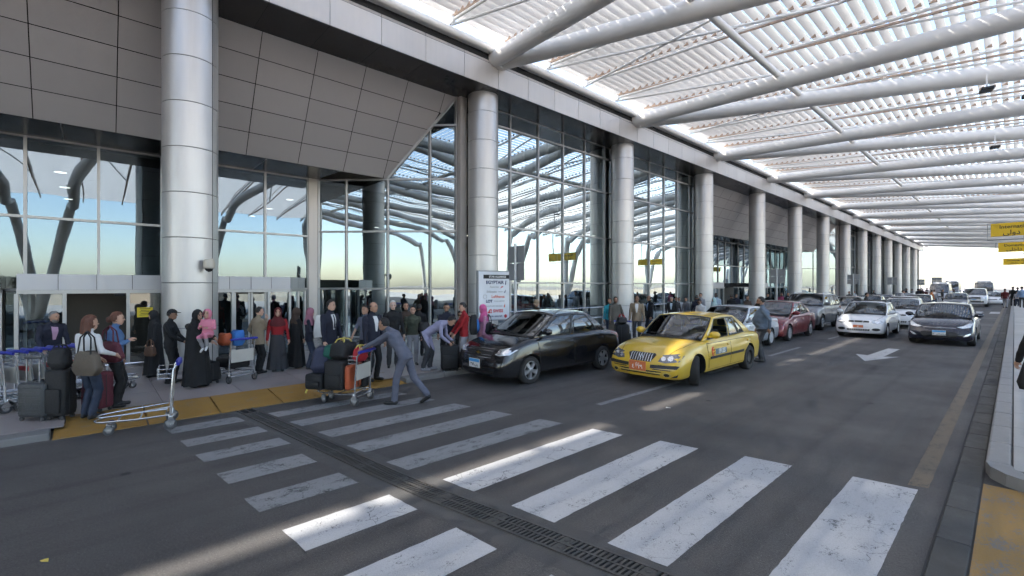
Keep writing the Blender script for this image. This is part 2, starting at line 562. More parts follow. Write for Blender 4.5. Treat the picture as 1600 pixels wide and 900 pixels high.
# --- storm drain across the road
def on_drain(t, w):           # t: 0..1 from the left kerb to the island, w: offset across
    a = Vector((-8.80, 1.90, 0)); b = Vector((-0.50, 3.20, 0))
    if t < 0.55: m_ = a.lerp(Vector((-4.25, 2.47, 0)), t / 0.55)
    else: m_ = Vector((-4.25, 2.47, 0)).lerp(b, (t - 0.55) / 0.45)
    d = (b - a).normalized()
    return m_ + Vector((-d.y, d.x, 0)) * w
drain = empty('storm_drain', (-4.6, 2.5, 0), label='black iron storm drain with slotted grates crossing the zebra crossing', cat='drain')
drain.location = (0, 0, 0)
def strip(w0, w1, z, t0=0.0, t1=1.0, n=12):
    b = MB(); vs = []; fs = []
    for i in range(n + 1):
        t = t0 + (t1 - t0) * i / n
        for w in (w0, w1):
            p = on_drain(t, w); vs.append((p.x, p.y, z))
    for i in range(n): fs.append((2 * i, 2 * i + 1, 2 * i + 3, 2 * i + 2))
    return b.add(vs, fs)
M_PATCH = stone('drain_surround', (0.095, 0.091, 0.088), 0.8, 6.0, 0.5)
strip(-0.30, 0.30, 0.002).build('surround', M_PATCH, drain)
strip(-0.125, 0.125, 0.0045).build('channel_bed', mat('drain_black', 0.008, 0.9), drain)
for w in (-0.125, -0.012, 0.103):
    b = MB()
    for i in range(12):
        p, q = on_drain(i / 12, w), on_drain((i + 1) / 12, w)
        p2, q2 = on_drain(i / 12, w + 0.024), on_drain((i + 1) / 12, w + 0.024)
        b.add([(p.x, p.y, 0.0), (q.x, q.y, 0.0), (q2.x, q2.y, 0.0), (p2.x, p2.y, 0.0), (p.x, p.y, 0.016), (q.x, q.y, 0.016), (q2.x, q2.y, 0.016), (p2.x, p2.y, 0.016)],
              [(4, 5, 6, 7), (0, 1, 5, 4), (3, 2, 6, 7)])
    b.build('rail', M_IRON, drain)
b = MB()
NS = 190
for i in range(NS):
    t = 0.04 + 0.955 * i / NS
    if i % 16 == 0: continue
    for (w0, w1) in ((-0.103, -0.012), (0.012, 0.103)):
        dt = 0.0026
        c = [on_drain(t, w0), on_drain(t + dt, w0), on_drain(t + dt + 0.002, w1), on_drain(t + 0.002, w1)]
        b.add([(p.x, p.y, 0.0) for p in c] + [(p.x, p.y, 0.013) for p in c], [(4, 5, 6, 7), (0, 1, 5, 4), (1, 2, 6, 5), (2, 3, 7, 6), (3, 0, 4, 7)])
o = b.build('grate_bars', M_IRON, drain); tag(o, kind='stuff')
b = MB()
for i in range(0, NS, 16):
    t = 0.04 + 0.955 * i / NS
    for w in (-0.056, 0.056):
        p = on_drain(t, w)
        b.lathe([(0.0, 0.018), (0.022, 0.018), (0.026, 0.010)], 10, Matrix.Translation(p))
        b.cbox((p.x, p.y, 0.006), (0.09, 0.09, 0.012))
tag(b.build('bolt_plates', M_IRON, drain), kind='stuff')

# --- left pavement in front of the terminal
KX = -8.85                    # kerb line
PZ = 0.10
pave = MB()
pave.box((-60, -60, -0.04), (KX - 0.62, -0.3, PZ - 0.012)).box((-60, 4.95, -0.04), (KX - 0.32, 420, PZ - 0.012)).box((-60, -0.3, -0.04), (KX - 1.02, 4.95, PZ - 0.012))
pave = pave.build('pavement', M_JOINT)
tag(pave, kind='structure')
slab = MB().rbox((0, 0, -0.02), (1.192, 1.192, 0.0), 0.004, seg=1).mesh('paving_slab', M_PAVE)
sl = MB().rbox((0, 0, -0.02), (0.692, 1.192, 0.0), 0.004, seg=1).mesh('paving_slab', M_PAVE)
for j in range(-4, 22):
    y = j * 1.2 - 0.3
    for i in range(4 if 0 <= j <= 3 else 5):
        x = (-10.97 if 0 <= j <= 3 else -10.305) - i * 1.2
        if j >= 10 and i > 3: continue
        link('paving_slab', slab, pave, (x - 0.08, y, PZ))
MB().quad((-60, 26.1, PZ - 0.002), (-9.2, 26.1, PZ - 0.002), (-9.2, 420, PZ - 0.002), (-60, 420, PZ - 0.002)).build('far_paving', M_PAVE, pave)
MB().quad((-60, -60, PZ - 0.003), (-15.8, -60, PZ - 0.003), (-15.8, 26.1, PZ - 0.003), (-60, 26.1, PZ - 0.003)).build('inner_paving', M_PAVE, pave)
# kerb stones; the kerb drops to a yellow ramp at the crossing
kerb = empty('kerb', (0, 0, 0)); tag(kerb, kind='structure')
ks = MB().rbox((-0.30, 0.004, -0.05), (0.0, 0.996, PZ + 0.012), 0.02).mesh('kerb_stone', M_KERB)
for j in range(-12, 90):
    y = j * 1.0
    if -0.5 < y < 4.6: continue
    bend = 0.0
    if y < 0: bend = -0.02 * (y + 1)
    o = link('kerb_stone', ks, kerb, (KX - 0.02, y - (0.0 if y > 0 else 0.43), 0))
    if abs(y - 5) < 0.1 or abs(y + 1) < 0.1: o.location.z -= 0.012
b = MB().box((-9.17, 90, -0.05), (-8.87, 420, PZ + 0.012)).build('far_kerb', M_KERB, kerb)
# pavement strip between kerb and slabs left of the ramp
ramp_t = empty('kerb_ramp', (0, 0, 0)); tag(ramp_t, kind='structure')
yy = [-0.42, 0.62, 1.56, 2.52, 3.40, 4.22, 5.0]
for a, c_ in zip(yy[:-1], yy[1:]):
    bb = MB()
    a += 0.012; c_ -= 0.012
    x0, x1 = KX + 0.02, KX - 1.0
    bb.add([(x0, a, 0.012), (x0, c_, 0.012), (x1, c_, PZ + 0.002), (x1, a, PZ + 0.002), (x0, a, -0.04), (x0, c_, -0.04), (x1, c_, -0.04), (x1, a, -0.04)],
           [(0, 1, 2, 3), (0, 1, 5, 4), (1, 2, 6, 5), (2, 3, 7, 6), (3, 0, 4, 7)])
    bb.build('ramp_slab', M_YELPAINT, ramp_t)

# --- the island on the near side
IX = -0.22
isl = MB()
isl.box((IX + 0.2, 7.25, -0.04), (12, 420, PZ + 0.018)).box((IX + 0.2, -60, -0.04), (12, -2.0, PZ + 0.018))
isl = isl.build('island', M_JOINT)
tag(isl, kind='structure')
ik = empty('island_kerb', (0, 0, 0)); tag(ik, kind='structure')
ks2 = MB().rbox((0.0, 0.005, -0.05), (0.20, 0.995, PZ + 0.03), 0.025).mesh('kerb_stone', mat('island_kerb_concrete', (0.25, 0.245, 0.24), 0.7, 0, 0.2, 8, 0.3, 90))
for j in range(0, 60):
    link('kerb_stone', ks2, ik, (IX, 7.45 + j, 0))
MB().box((IX, 67.5, -0.05), (IX + 0.2, 420, PZ + 0.03)).build('far_kerb', M_KERB, ik)
# rounded corner of the kerb, then across the head of the ramp
for k in range(4):
    a0, a1 = R(180 + k * 22.5), R(180 + (k + 1) * 22.5)
    cx, cy = IX + 0.55, 7.45
    bb = MB()
    vs = []
    for z in (-0.05, PZ + 0.03):
        for (a, r) in ((a0, 0.55), (a1, 0.55), (a1, 0.35), (a0, 0.35)):
            vs.append((cx + r * math.cos(a), cy + r * math.sin(a), z))
    bb.add(vs, [(3, 2, 1, 0), (4, 5, 6, 7), (0, 1, 5, 4), (1, 2, 6, 5), (2, 3, 7, 6), (3, 0, 4, 7)])
    bb.build('corner_stone', MATS['island_kerb_concrete'], ik)
for k in range(6):
    x = IX + 0.55 + k
    MB().rbox((x + 0.004, 6.90, -0.05), (x + 0.996, 7.10, PZ + 0.03), 0.02).build('kerb_stone', MATS['island_kerb_concrete'], ik)
MB().box((IX + 0.2, 7.1, -0.04), (8, 7.45, PZ + 0.012)).build('edge_paving', M_TILE, isl)
tile = MB().rbox((0.004, 0.004, -0.02), (0.496, 1.096, 0.0), 0.004, seg=1).mesh('island_tile', M_TILE)
for j in range(0, 40):
    for i in range(3):
        link('island_tile', tile, isl, (IX + 0.21 + i * 0.5, 7.3 + j * 1.1, PZ + 0.028))
MB().quad((IX + 0.2, 51.3, PZ + 0.02), (12, 51.3, PZ + 0.02), (12, 420, PZ + 0.02), (IX + 0.2, 420, PZ + 0.02)).build('far_paving', M_TILE, isl)
MB().quad((1.5, 7.25, PZ + 0.024), (12, 7.25, PZ + 0.024), (12, 51.3, PZ + 0.024), (1.5, 51.3, PZ + 0.024)).build('rear_paving', M_TILE, isl)
ir = MB().add([(IX - 0.0, -2.0, 0.008), (12, -2.0, 0.008), (12, 6.95, 0.06), (IX - 0.0, 6.95, 0.012)], [(0, 1, 2, 3)]).build('island_ramp', M_YELISL)
tag(ir, kind='structure')
gut = empty('gutter', (0, 0, 0)); tag(gut, kind='structure')
MB().quad((-0.46, -10, 0.003), (IX, -10, 0.003), (IX, 120, 0.003), (-0.46, 120, 0.003)).build('gutter_bed', M_JOINT, gut)
gs = MB().rbox((-0.445, 0.005, -0.02), (IX - 0.015, 0.795, 0.012), 0.008, seg=1).mesh('gutter_slab', M_GUTTER)
for j in range(-4, 60):
    link('gutter_slab', gs, gut, (0, 2.0 + j * 0.8, 0.0 if j % 7 else -0.004))

# things far off that the glazing mirrors
w = MB().box((42, -160, -0.05), (42.5, 420, 1.3)).build('parapet_wall', stone('parapet_stone', (0.50, 0.45, 0.37), 0.8, 0.6, 0.1))
tag(w, 'low sand coloured parapet wall beyond the outer road', 'wall')
# ================================================================ terminal building
X0 = -13.8; COLS = [0.13 * 13.8 + 0.674 * 13.8 * n for n in range(-2, 14)]      # column rhythm along the facade
FX, SX, SZ = -12.9, -14.5, 9.40                                                  # fascia face, inner soffit edge, soffit height
M_COL = panel_metal('column_aluminium', (0.60, 0.585, 0.57), 0.38, 0.62, 0.04, 0.14)
M_FASC = panel_metal('fascia_aluminium', (0.60, 0.56, 0.52), 0.48, 0.45, 0.05, 0.16)
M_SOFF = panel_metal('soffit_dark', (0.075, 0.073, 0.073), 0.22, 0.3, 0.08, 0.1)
M_CEIL = panel_metal('ceiling_panel_grey', (0.41, 0.393, 0.388), 0.5, 0.25, 0.035, 0.08)
M_FRAME = mat('mullion_aluminium', (0.40, 0.395, 0.39), 0.38, 0.6, 0.1)
M_CORE = mat('shadow_gap', (0.02, 0.02, 0.02), 0.9)
M_GLASS = mirror_glass('curtain_wall_glass', 0.62, (0.40, 0.48, 0.46), (0.62, 0.71, 0.74), 0.34, 0.55)
M_GLASS2 = mirror_glass('entrance_glass', 0.52, (0.34, 0.40, 0.41), (0.58, 0.68, 0.72), 0.45, 0.5)
M_GLASS3 = mirror_glass('set_back_glass', 0.40, (0.32, 0.38, 0.39), (0.40, 0.49, 0.56), 0.40, 0.5)
M_DOORGL = mirror_glass('door_glass', 0.16, (0.55, 0.60, 0.60), (0.9, 0.95, 0.95), 0.1, 0.8)
M_INT = mat('interior_wall', (0.16, 0.15, 0.14), 0.8)
M_INTF = mat('interior_floor', (0.22, 0.20, 0.19), 0.25)
M_WHITEPOST = mat('interior_post_paint', (0.72, 0.74, 0.72), 0.5)

bld = empty('terminal_building', (0, 0, 0), label='long airport terminal with aluminium columns and tall glazed front', cat='building')

# columns with cladding shells
ring_h = 1.08
half = MB(); half.smooth = True
half.lathe([(0.57, 0.004), (0.58, 0.012), (0.58, ring_h - 0.012), (0.57, ring_h - 0.004)], 20, None, R(1.0), R(179.0))
half = half.mesh('cladding_shell', M_COL)
core = MB().lathe([(0.565, 0), (0.565, 9.6)], 28); core = core.mesh('column', M_CORE)
for p in core.polygons: p.use_smooth = True
for n, y in enumerate(COLS):
    c = link('column', core, bld, (X0, y, 0.0))
    for k in range(9):
        z = 0.02 + k * ring_h
        h_ = min(1.0, (SZ - z) / ring_h)
        for a in (0, 180):
            s_ = link('cladding_shell', half, c, (0, 0, z), (0, 0, R(a + 42)))
            if h_ < 1.0: s_.scale = (1, 1, h_)

# fascia: lower and upper rows of panels, soffit below
PB = 0.674 * 13.8 / 6.0
Y0 = COLS[0]; NP = 6 * 15 + 4
MB().box((FX - 1.6, Y0 - 4, SZ + 0.03), (FX - 0.03, Y0 + NP * PB, 10.6)).build('fascia_backing', M_CORE, bld)
fp = MB().box((-0.02, 0.008, 0.0), (0.0, PB - 0.008, 0.83)).mesh('fascia_panel', M_FASC)
fu = MB().add([(0, 0.008, 0), (0, PB - 0.008, 0), (-0.10, PB - 0.008, 0.33), (-0.10, 0.008, 0.33)], [(0, 1, 2, 3)]).mesh('fascia_cap_panel', M_FASC)
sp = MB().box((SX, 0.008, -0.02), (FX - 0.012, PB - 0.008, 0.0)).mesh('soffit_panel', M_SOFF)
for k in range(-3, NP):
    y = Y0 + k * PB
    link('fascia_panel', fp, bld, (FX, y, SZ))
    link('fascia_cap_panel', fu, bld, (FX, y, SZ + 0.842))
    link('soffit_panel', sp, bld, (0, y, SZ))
MB().box((-60, Y0 - 4, 10.45), (FX - 0.15, Y0 + NP * PB, 10.62)).build('roof_deck', mat('roof_membrane', (0.35, 0.34, 0.32), 0.8), bld)

def pane(a, b, c, d, m, parent=bld, name='glass_pane'):
    return MB().quad(a, b, c, d).build(name, m, parent)
def bar(a, b, w=0.07, d=0.12, parent=bld, name='mullion', m=None):
    """straight framing bar of w x d section"""
    a = Vector(a); b = Vector(b); t = (b - a).normalized()
    up = Vector((0, 0, 1)) if abs(t.z) < 0.9 else Vector((0, 1, 0))
    x = t.cross(up).normalized(); y = x.cross(t).normalized()
    vs = [p + x * sx * d / 2 + y * sy * w / 2 for p in (a, b) for sx, sy in ((-1, -1), (1, -1), (1, 1), (-1, 1))]
    return MB().add(vs, [(3, 2, 1, 0), (4, 5, 6, 7), (0, 1, 5, 4), (1, 2, 6, 5), (2, 3, 7, 6), (3, 0, 4, 7)]).build(name, m or M_FRAME, parent)

def glazed_bay(ya, yb, near=True):
    """flat curtain wall between two columns at the inner soffit edge"""
    ys = [ya + 0.55, ya + 2.0, ya + 3.70, ya + 5.38, ya + 7.0, ya + 8.65, yb - 0.1]
    zs = [PZ, 2.24, 4.58, 6.98, 8.75, SZ - 0.02]
    gx = SX + 0.02
    for i in range(len(ys) - 1):
        for j in range(len(zs) - 1):
            pane((gx, ys[i] + 0.03, zs[j] + 0.03), (gx, ys[i + 1] - 0.03, zs[j] + 0.03), (gx, ys[i + 1] - 0.03, zs[j + 1] - 0.03), (gx, ys[i] + 0.03, zs[j + 1] - 0.03), M_GLASS)
    for y in ys: bar((gx, y, PZ), (gx, y, SZ - 0.01), 0.07, 0.14)
    for z in zs: bar((gx + 0.004, ys[0], z), (gx + 0.004, ys[-1], z), 0.07, 0.12)
    if near:
        for i, y in enumerate(ys[1:-1]):
            for dy in (-0.45, 0.45):
                o = MB().tube((SX - 1.4, y + dy, 0), (SX - 1.4, y + dy, 9.3), 0.07, 8).build('inner_post', M_WHITEPOST, bld)
            MB().tube((SX - 1.4, y - 0.45, 4.4), (SX - 1.4, y + 0.45, 6.9), 0.035, 6).build('inner_brace', M_WHITEPOST, bld)

def recess(ya, yb, left_open=False, right_side=True, detail=True):
    """entrance recess: sloped panel ceiling, lower soffit, set-back glazing, splayed glass cheek"""
    bx, bz, gx = -16.42, 6.25, -18.4
    sl_ = Vector((bx - SX, 0, bz - SZ))
    rows = 5
    ca = math.radians(45.0)
    def cheek(x):            # y of the splayed cheek at depth x
        return yb - 0.72 - math.tan(ca) * (SX - x)
    yw = ya + (0.3 if not left_open else 0.0)
    n = int(round((yb - 0.6 - yw) / PB))
    xs = [SX + 0.0 + sl_.x * k / rows for k in range(rows + 1)]
    zs = [SZ - 0.015 + (sl_.z + 0.015) * k / rows for k in range(rows + 1)]
    nrm = Vector((-sl_.z, 0, sl_.x)).normalized() * 0.02
    for k in range(rows):
        g = 0.010 / (sl_.length / rows)
        x0 = xs[k] + (xs[k + 1] - xs[k]) * g; x1 = xs[k + 1] - (xs[k + 1] - xs[k]) * g
        z0 = zs[k] + (zs[k + 1] - zs[k]) * g; z1 = zs[k + 1] - (zs[k + 1] - zs[k]) * g
        y = yw
        while y < yb - 0.6:
            y1 = y + 1.56
            a, b_ = min(y1 - 0.02, cheek(x0)), min(y1 - 0.02, cheek(x1))
            if a - y > 0.05 and b_ - y > 0.02:
                MB().add([(x0, y, z0), (x0, a, z0), (x1, b_, z1), (x1, y, z1)], [(0, 1, 2, 3)]).build('ceiling_panel', M_CEIL, bld)
            y = y1
    MB().add([(SX, yw - 0.3, SZ + 0.05), (SX, yb, SZ + 0.05), (bx - 0.2, yb, bz + 0.05), (bx - 0.2, yw - 0.3, bz + 0.05)], [(0, 1, 2, 3)]).build('ceiling_backing', M_CORE, bld)
    # low soffit
    y = yw
    while y < cheek(bx):
        y1 = min(y + 2.4, cheek(bx) - 0.02)
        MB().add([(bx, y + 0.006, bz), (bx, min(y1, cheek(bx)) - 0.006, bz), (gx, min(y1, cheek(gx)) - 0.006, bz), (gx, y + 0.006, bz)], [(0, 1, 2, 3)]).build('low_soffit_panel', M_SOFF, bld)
        y += 2.4
        if y1 - y > -0.01 and y >= cheek(gx): break
    # back glazing
    ye = cheek(gx) - 0.35
    step = 1.5
    ys = [ye]
    while ys[-1] - step > yw: ys.append(ys[-1] - step)
    ys.append(yw); ys.reverse()
    zz = [PZ, 2.0, 4.02, bz - 0.01]
    for i in range(len(ys) - 1):
        if ys[i + 1] - ys[i] < 0.15: continue
        for j in range(3):
            pane((gx, ys[i] + 0.03, zz[j] + 0.03), (gx, ys[i + 1] - 0.03, zz[j] + 0.03), (gx, ys[i + 1] - 0.03, zz[j + 1] - 0.03), (gx, ys[i] + 0.03, zz[j + 1] - 0.03), M_GLASS3)
    for y in ys: bar((gx, y, PZ), (gx, y, bz), 0.07, 0.14)
    for z in zz: bar((gx + 0.004, ys[0], z), (gx + 0.004, ys[-1], z), 0.07, 0.12)
    MB().box((gx - 0.1, ye, PZ), (gx + 0.12, ye + 0.33, bz)).build('pilaster', M_FASC, bld)
    # splayed glass cheek
    if right_side:
        dv = Vector((-math.cos(ca), -math.sin(ca), 0))
        o0 = Vector((SX, yb - 0.72, 0))
        rr = [0.06, 1.07, 2.72, 4.36, 5.46]
        def topz(r_):
            x = -(SX + dv.x * r_)
            return SZ + (bz - SZ) * min(1.0, max(0.0, (x + SX) / (bx - SX) * -1)) if False else (SZ + (bz - SZ) * min(1.0, r_ * math.cos(ca) / (SX - bx)))
        zl = [PZ, 2.0, 4.22, bz - 0.02, 8.3, SZ]
        for i in range(len(rr) - 1):
            a, b_ = rr[i], rr[i + 1]
            pa, pb = o0 + dv * a, o0 + dv * b_
            for j in range(len(zl) - 1):
                zt_a = min(zl[j + 1], topz(a)) - 0.03; zt_b = min(zl[j + 1], topz(b_)) - 0.03
                zb = zl[j] + 0.03
                if zt_a - zb < 0.05: continue
                sx_ = dv * 0.03
                if zt_b > zb + 0.02:
                    pane(pa + sx_ + Vector((0, 0, zb)), pb - sx_ + Vector((0, 0, zb)), pb - sx_ + Vector((0, 0, zt_b)), pa + sx_ + Vector((0, 0, zt_a)), M_GLASS2)
                else:
                    f_ = (zt_a - zb) / max(0.001, (zt_a - zt_b))
                    pc = pa.lerp(pb, f_)
                    MB().add([pa + sx_ + Vector((0, 0, zb)), pc + Vector((0, 0, zb)), pa + sx_ + Vector((0, 0, zt_a))], [(0, 1, 2)]).build('glass_pane', M_GLASS2, bld)
        for r_ in rr:
            p = o0 + dv * r_
            bar(p + Vector((0, 0, PZ)), p + Vector((0, 0, topz(r_))), 0.07, 0.13)
        for z in zl[:4]:
            bar(o0 + Vector((0, 0, z)), o0 + dv * 5.46 + Vector((0, 0, z)), 0.07, 0.11)
        bar(o0 + dv * 0.0 + Vector((0, 0, 8.3)), o0 + dv * 0.95 + Vector((0, 0, 8.3)), 0.07, 0.11)
        bar(o0 + Vector((0, 0, SZ)), o0 + dv * ((SX - bx) / math.cos(ca)) + Vector((0, 0, bz)), 0.09, 0.13, name='raking_frame')
        MB().box((SX - 0.12, yb - 0.70, PZ), (SX + 0.2, yb - 0.40, SZ - 0.003)).build('pilaster', M_FASC, bld)

recess(COLS[0] - 3, COLS[3], left_open=True)
glazed_bay(COLS[3], COLS[4]); glazed_bay(COLS[4], COLS[5])
recess(COLS[5], COLS[9])
for n in range(9, 15): glazed_bay(COLS[n], COLS[n + 1], False)
MB().box((-18.5, COLS[5] - 0.1, PZ), (SX - 0.1, COLS[5] + 0.1, SZ)).build('return_wall', M_FASC, bld)
MB().box((-60, COLS[15] + 0.6, 0), (FX - 0.1, COLS[15] + 0.8, 10.4)).build('end_wall', M_FASC, bld)
# dim hall behind the glass
MB().box((-33, -40, PZ - 0.02), (-14.7, COLS[15], PZ + 0.004)).build('hall_floor', M_INTF, bld)
MB().quad((-33, -40, 0), (-33, COLS[15], 0), (-33, COLS[15], 10), (-33, -40, 10)).build('hall_rear_wall', M_INT, bld)
MB().quad((-33, -26, 0), (-18.4, -26, 0), (-18.4, -26, 10), (-33, -26, 10)).build('hall_end_wall', M_INT, bld)
MB().quad((-33, -40, 9.3), (-18.5, -40, 9.3), (-18.5, COLS[15], 9.3), (-33, COLS[15], 9.3)).build('hall_ceiling', mat('hall_ceiling_white', (0.5, 0.5, 0.48), 0.7), bld)

# --- door vestibules projecting from the set-back glazing
M_BAND = panel_metal('door_band_aluminium', (0.42, 0.42, 0.44), 0.40, 0.5, 0.04, 0.06)
def vestibule(ya, yb, splay, open_at):
    vx = -15.2
    zt, zb = 2.38, 2.01
    v = empty('entrance_vestibule', (0, 0, 0), parent=bld)
    n = 4
    w_ = (yb - ya) / n
    for i in range(n):
        MB().box((vx - 0.02, ya + i * w_ + 0.006, zb), (vx, ya + (i + 1) * w_ - 0.006, zt)).build('band_panel', M_BAND, v)
    MB().box((vx - 3.15, ya, zb + 0.02), (vx - 0.03, yb, zt - 0.01)).build('vestibule_roof', M_SOFF, v)
    MB().box((vx - 0.14, ya, zb - 0.09), (vx - 0.02, yb, zb - 0.004)).build('door_header', M_FRAME, v)
    # splayed return at the far end
    q = Vector((vx - splay[0], yb + splay[1], 0))
    p = Vector((vx, yb, 0))
    for i in range(2):
        a, b_ = p.lerp(q, i / 2 + 0.005), p.lerp(q, (i + 1) / 2 - 0.005)
        MB().add([(a.x, a.y, zb), (b_.x, b_.y, zb), (b_.x, b_.y, zt), (a.x, a.y, zt)], [(0, 1, 2, 3)]).build('band_panel', M_BAND, v)
        pane((a.x, a.y, PZ + 0.05), (b_.x, b_.y, PZ + 0.05), (b_.x, b_.y, zb - 0.08), (a.x, a.y, zb - 0.08), M_GLASS2, v)
        bar((b_.x, b_.y, PZ), (b_.x, b_.y, zb), 0.06, 0.1, v, 'door_post')
    bar((p.x, p.y, zb - 0.04), (q.x, q.y, zb - 0.04), 0.07, 0.1, v, 'door_header')
    es = [ya, ya + (yb - ya) * 0.29, ya + (yb - ya) * 0.72, yb - 0.02]
    for y in es: bar((vx - 0.06, y, PZ), (vx - 0.06, y, zb - 0.085), 0.07, 0.11, v, 'door_post')
    pane((vx - 0.08, es[0] + 0.04, PZ + 0.04), (vx - 0.08, es[1] - 0.04, PZ + 0.04), (vx - 0.08, es[1] - 0.04, zb - 0.1), (vx - 0.08, es[0] + 0.04, zb - 0.1), M_GLASS3, v)
    pane((vx - 0.08, es[2] + 0.04, PZ + 0.04), (vx - 0.08, es[3] - 0.04, PZ + 0.04), (vx - 0.08, es[3] - 0.04, zb - 0.1), (vx - 0.08, es[2] + 0.04, zb - 0.1), M_DOORGL if open_at else M_GLASS3, v)
    if not open_at:
        d = empty('sliding_door', (0, 0, 0), parent=v)
        ym = (es[1] + es[2]) / 2
        for (a, b_) in ((es[1] + 0.04, ym - 0.01), (ym + 0.01, es[2] - 0.04)):
            pane((vx - 0.11, a + 0.05, PZ + 0.1), (vx - 0.11, b_ - 0.05, PZ + 0.1), (vx - 0.11, b_ - 0.05, zb - 0.14), (vx - 0.11, a + 0.05, zb - 0.14), M_GLASS3, d)
            for y in (a + 0.025, b_ - 0.025): bar((vx - 0.11, y, PZ + 0.02), (vx - 0.11, y, zb - 0.1), 0.05, 0.04, d, 'stile')
    else:
        MB().box((vx - 0.13, es[1] + 0.9, zb - 0.16), (vx + 0.03, es[1] + 1.1, zb - 0.10)).build('door_sensor', M_CORE, v)
    # dark lobby walls
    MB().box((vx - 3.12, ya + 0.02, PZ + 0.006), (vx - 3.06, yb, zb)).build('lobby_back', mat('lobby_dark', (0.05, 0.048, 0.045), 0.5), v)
    return v
vestibule(-1.28, 1.42, (1.3, 1.0), True)
vestibule(2.35, 4.55, (1.0, 0.75), False)
vestibule(33.5, 36.2, (1.2, 0.9), False)
vestibule(43.0, 45.6, (1.2, 0.9), False)
v = vestibule(-6.2, -1.75, (0.3, 0.2), False)

# lamps inside the hall and the open lobby
M_LAMP = emit('hall_lamp', (1.0, 0.96, 0.88), 1.2)
lamp = MB().box((-0.45, -0.06, -0.02), (0.45, 0.06, 0.0)).mesh('ceiling_lamp', M_LAMP)
for k in range(3): link('ceiling_lamp', lamp, bld, (-16.4 - 0.25 * k, -0.25 + 0.18 * k, 1.985), (0, 0, R(90)))
disc = MB().lathe([(0, 0), (0.16, 0)], 14).mesh('ceiling_lamp', M_LAMP)
for i in range(3):
    for j in range(0, 14, 2):
        link('ceiling_lamp', disc, bld, (-21.5 - i * 3.2, -8 + j * 3.6, 9.28 if j % 2 else 5.9))
# ================================================================ louvred canopy over the road
M_TUBE = mat('canopy_white_paint', (0.88, 0.855, 0.81), 0.45, 0.0, 0.10, 1.5, 0.0, coat=0.15)
M_LOUV = mat('louvre_white', (0.73, 0.715, 0.70), 0.45, 0.0, 0.08, 0.8)
_nt = M_LOUV.node_tree                       # translucency added to the blades to brighten the canopy from below
_tr = nd(_nt, 'ShaderNodeBsdfTranslucent'); _tr.inputs['Color'].default_value = (0.80, 0.785, 0.77, 1)
_mx = nd(_nt, 'ShaderNodeMixShader'); _mx.inputs['Fac'].default_value = 0.15
_nt.links.new(_nt.nodes['Principled BSDF'].outputs[0], _mx.inputs[1]); _nt.links.new(_tr.outputs[0], _mx.inputs[2])
_nt.links.new(_mx.outputs[0], _nt.nodes['Material Output'].inputs['Surface'])
M_RUST = mat('rusty_bracket_rail', (0.50, 0.36, 0.27), 0.75, 0.0, 0.35, 14)
can = empty('road_canopy', (0, 0, 0), label='white steel tube canopy with sun louvres over the road', cat='canopy')
CX0, CX1 = -12.86, 12.8
CYA, CYB = -26.0, 136.0
def cz(x):                     # underside of the louvres
    return 11.05 - 0.062 * (x + 12.5) - (0.004 * max(0, x) ** 2)
# edge tube along the fascia
MB().tube((-12.72, CYA, 10.66), (-12.72, CYB, 10.66), 0.13, 14).build('edge_tube', M_TUBE, can, smooth=True)
MB().box((-13.06, CYA, 10.56), (-12.74, CYB, 10.60)).build('closing_strip', M_TUBE, can)  # closing strip added to block sun leaking between fascia and edge tube
# louvre blades, each one sheet tilted against the sun
pitch = 0.335
nb = int((CX1 - CX0) / pitch)
bl = MB()
tl = Vector((0.79, 0, 0.61)); nl = Vector((-0.61, 0, 0.79))
wd = 0.240; tk = 0.006
for s_ in (0,):
    a = tl * (-wd / 2); b_ = tl * (wd / 2)
    bl.add([a - nl * tk, b_ - nl * tk, b_ + nl * tk, a + nl * tk, a - nl * tk + Vector((0, CYB - CYA, 0)), b_ - nl * tk + Vector((0, CYB - CYA, 0)), b_ + nl * tk + Vector((0, CYB - CYA, 0)), a + nl * tk + Vector((0, CYB - CYA, 0))],
           [(0, 1, 2, 3), (4, 5, 6, 7), (0, 1, 5, 4), (1, 2, 6, 5), (2, 3, 7, 6), (3, 0, 4, 7)])
bl = bl.mesh('louvre_blade', M_LOUV)
rl = random.Random(3)
for k in range(nb):
    x = CX0 + 0.2 + k * pitch
    link('louvre_blade', bl, can, (x, CYA, cz(x) + 0.16), (0, rl.uniform(-0.06, 0.06), rl.uniform(-0.00008, 0.00008)))
S_ = 0.674 * 13.8
def rafter_mesh(x0, x1):
    """saw-toothed rail that carries the blades"""
    b = MB()
    b.box((x0, -0.035, -0.06), (x1, 0.035, 0.0))
    x = CX0 + 0.2
    while x < x1 - 0.2:
        if x > x0 + 0.1:
            b.add([(x - 0.09, -0.02, 0), (x + 0.07, -0.02, 0.11), (x + 0.10, -0.02, 0.0), (x - 0.09, 0.02, 0), (x + 0.07, 0.02, 0.11), (x + 0.10, 0.02, 0.0)],
                  [(0, 1, 2), (3, 5, 4), (0, 3, 4, 1), (1, 4, 5, 2)])
        x += pitch
    # lie along the sloping canopy
    b.v = [(p[0], p[1], p[2] + cz(p[0]) - 0.02) for p in b.v]
    return b
raf = rafter_mesh(-12.5, 12.7).mesh('bracket_rail', M_RUST)
nseg = 8
def thin(y0, y1, xa, xb, r, dz):
    pts = [(xa + (xb - xa) * i / nseg, y0 + (y1 - y0) * i / nseg, cz(xa + (xb - xa) * i / nseg) + dz) for i in range(nseg + 1)]
    b = MB(); b.smooth = True
    return b.path(pts, r, 8)
chord = thin(0, 0, -12.55, 12.6, 0.055, -0.17).mesh('rafter_tube', M_TUBE)
diag1 = thin(0, S_ / 4, -12.55, -3.4, 0.045, -0.30).mesh('brace_tube', M_TUBE)
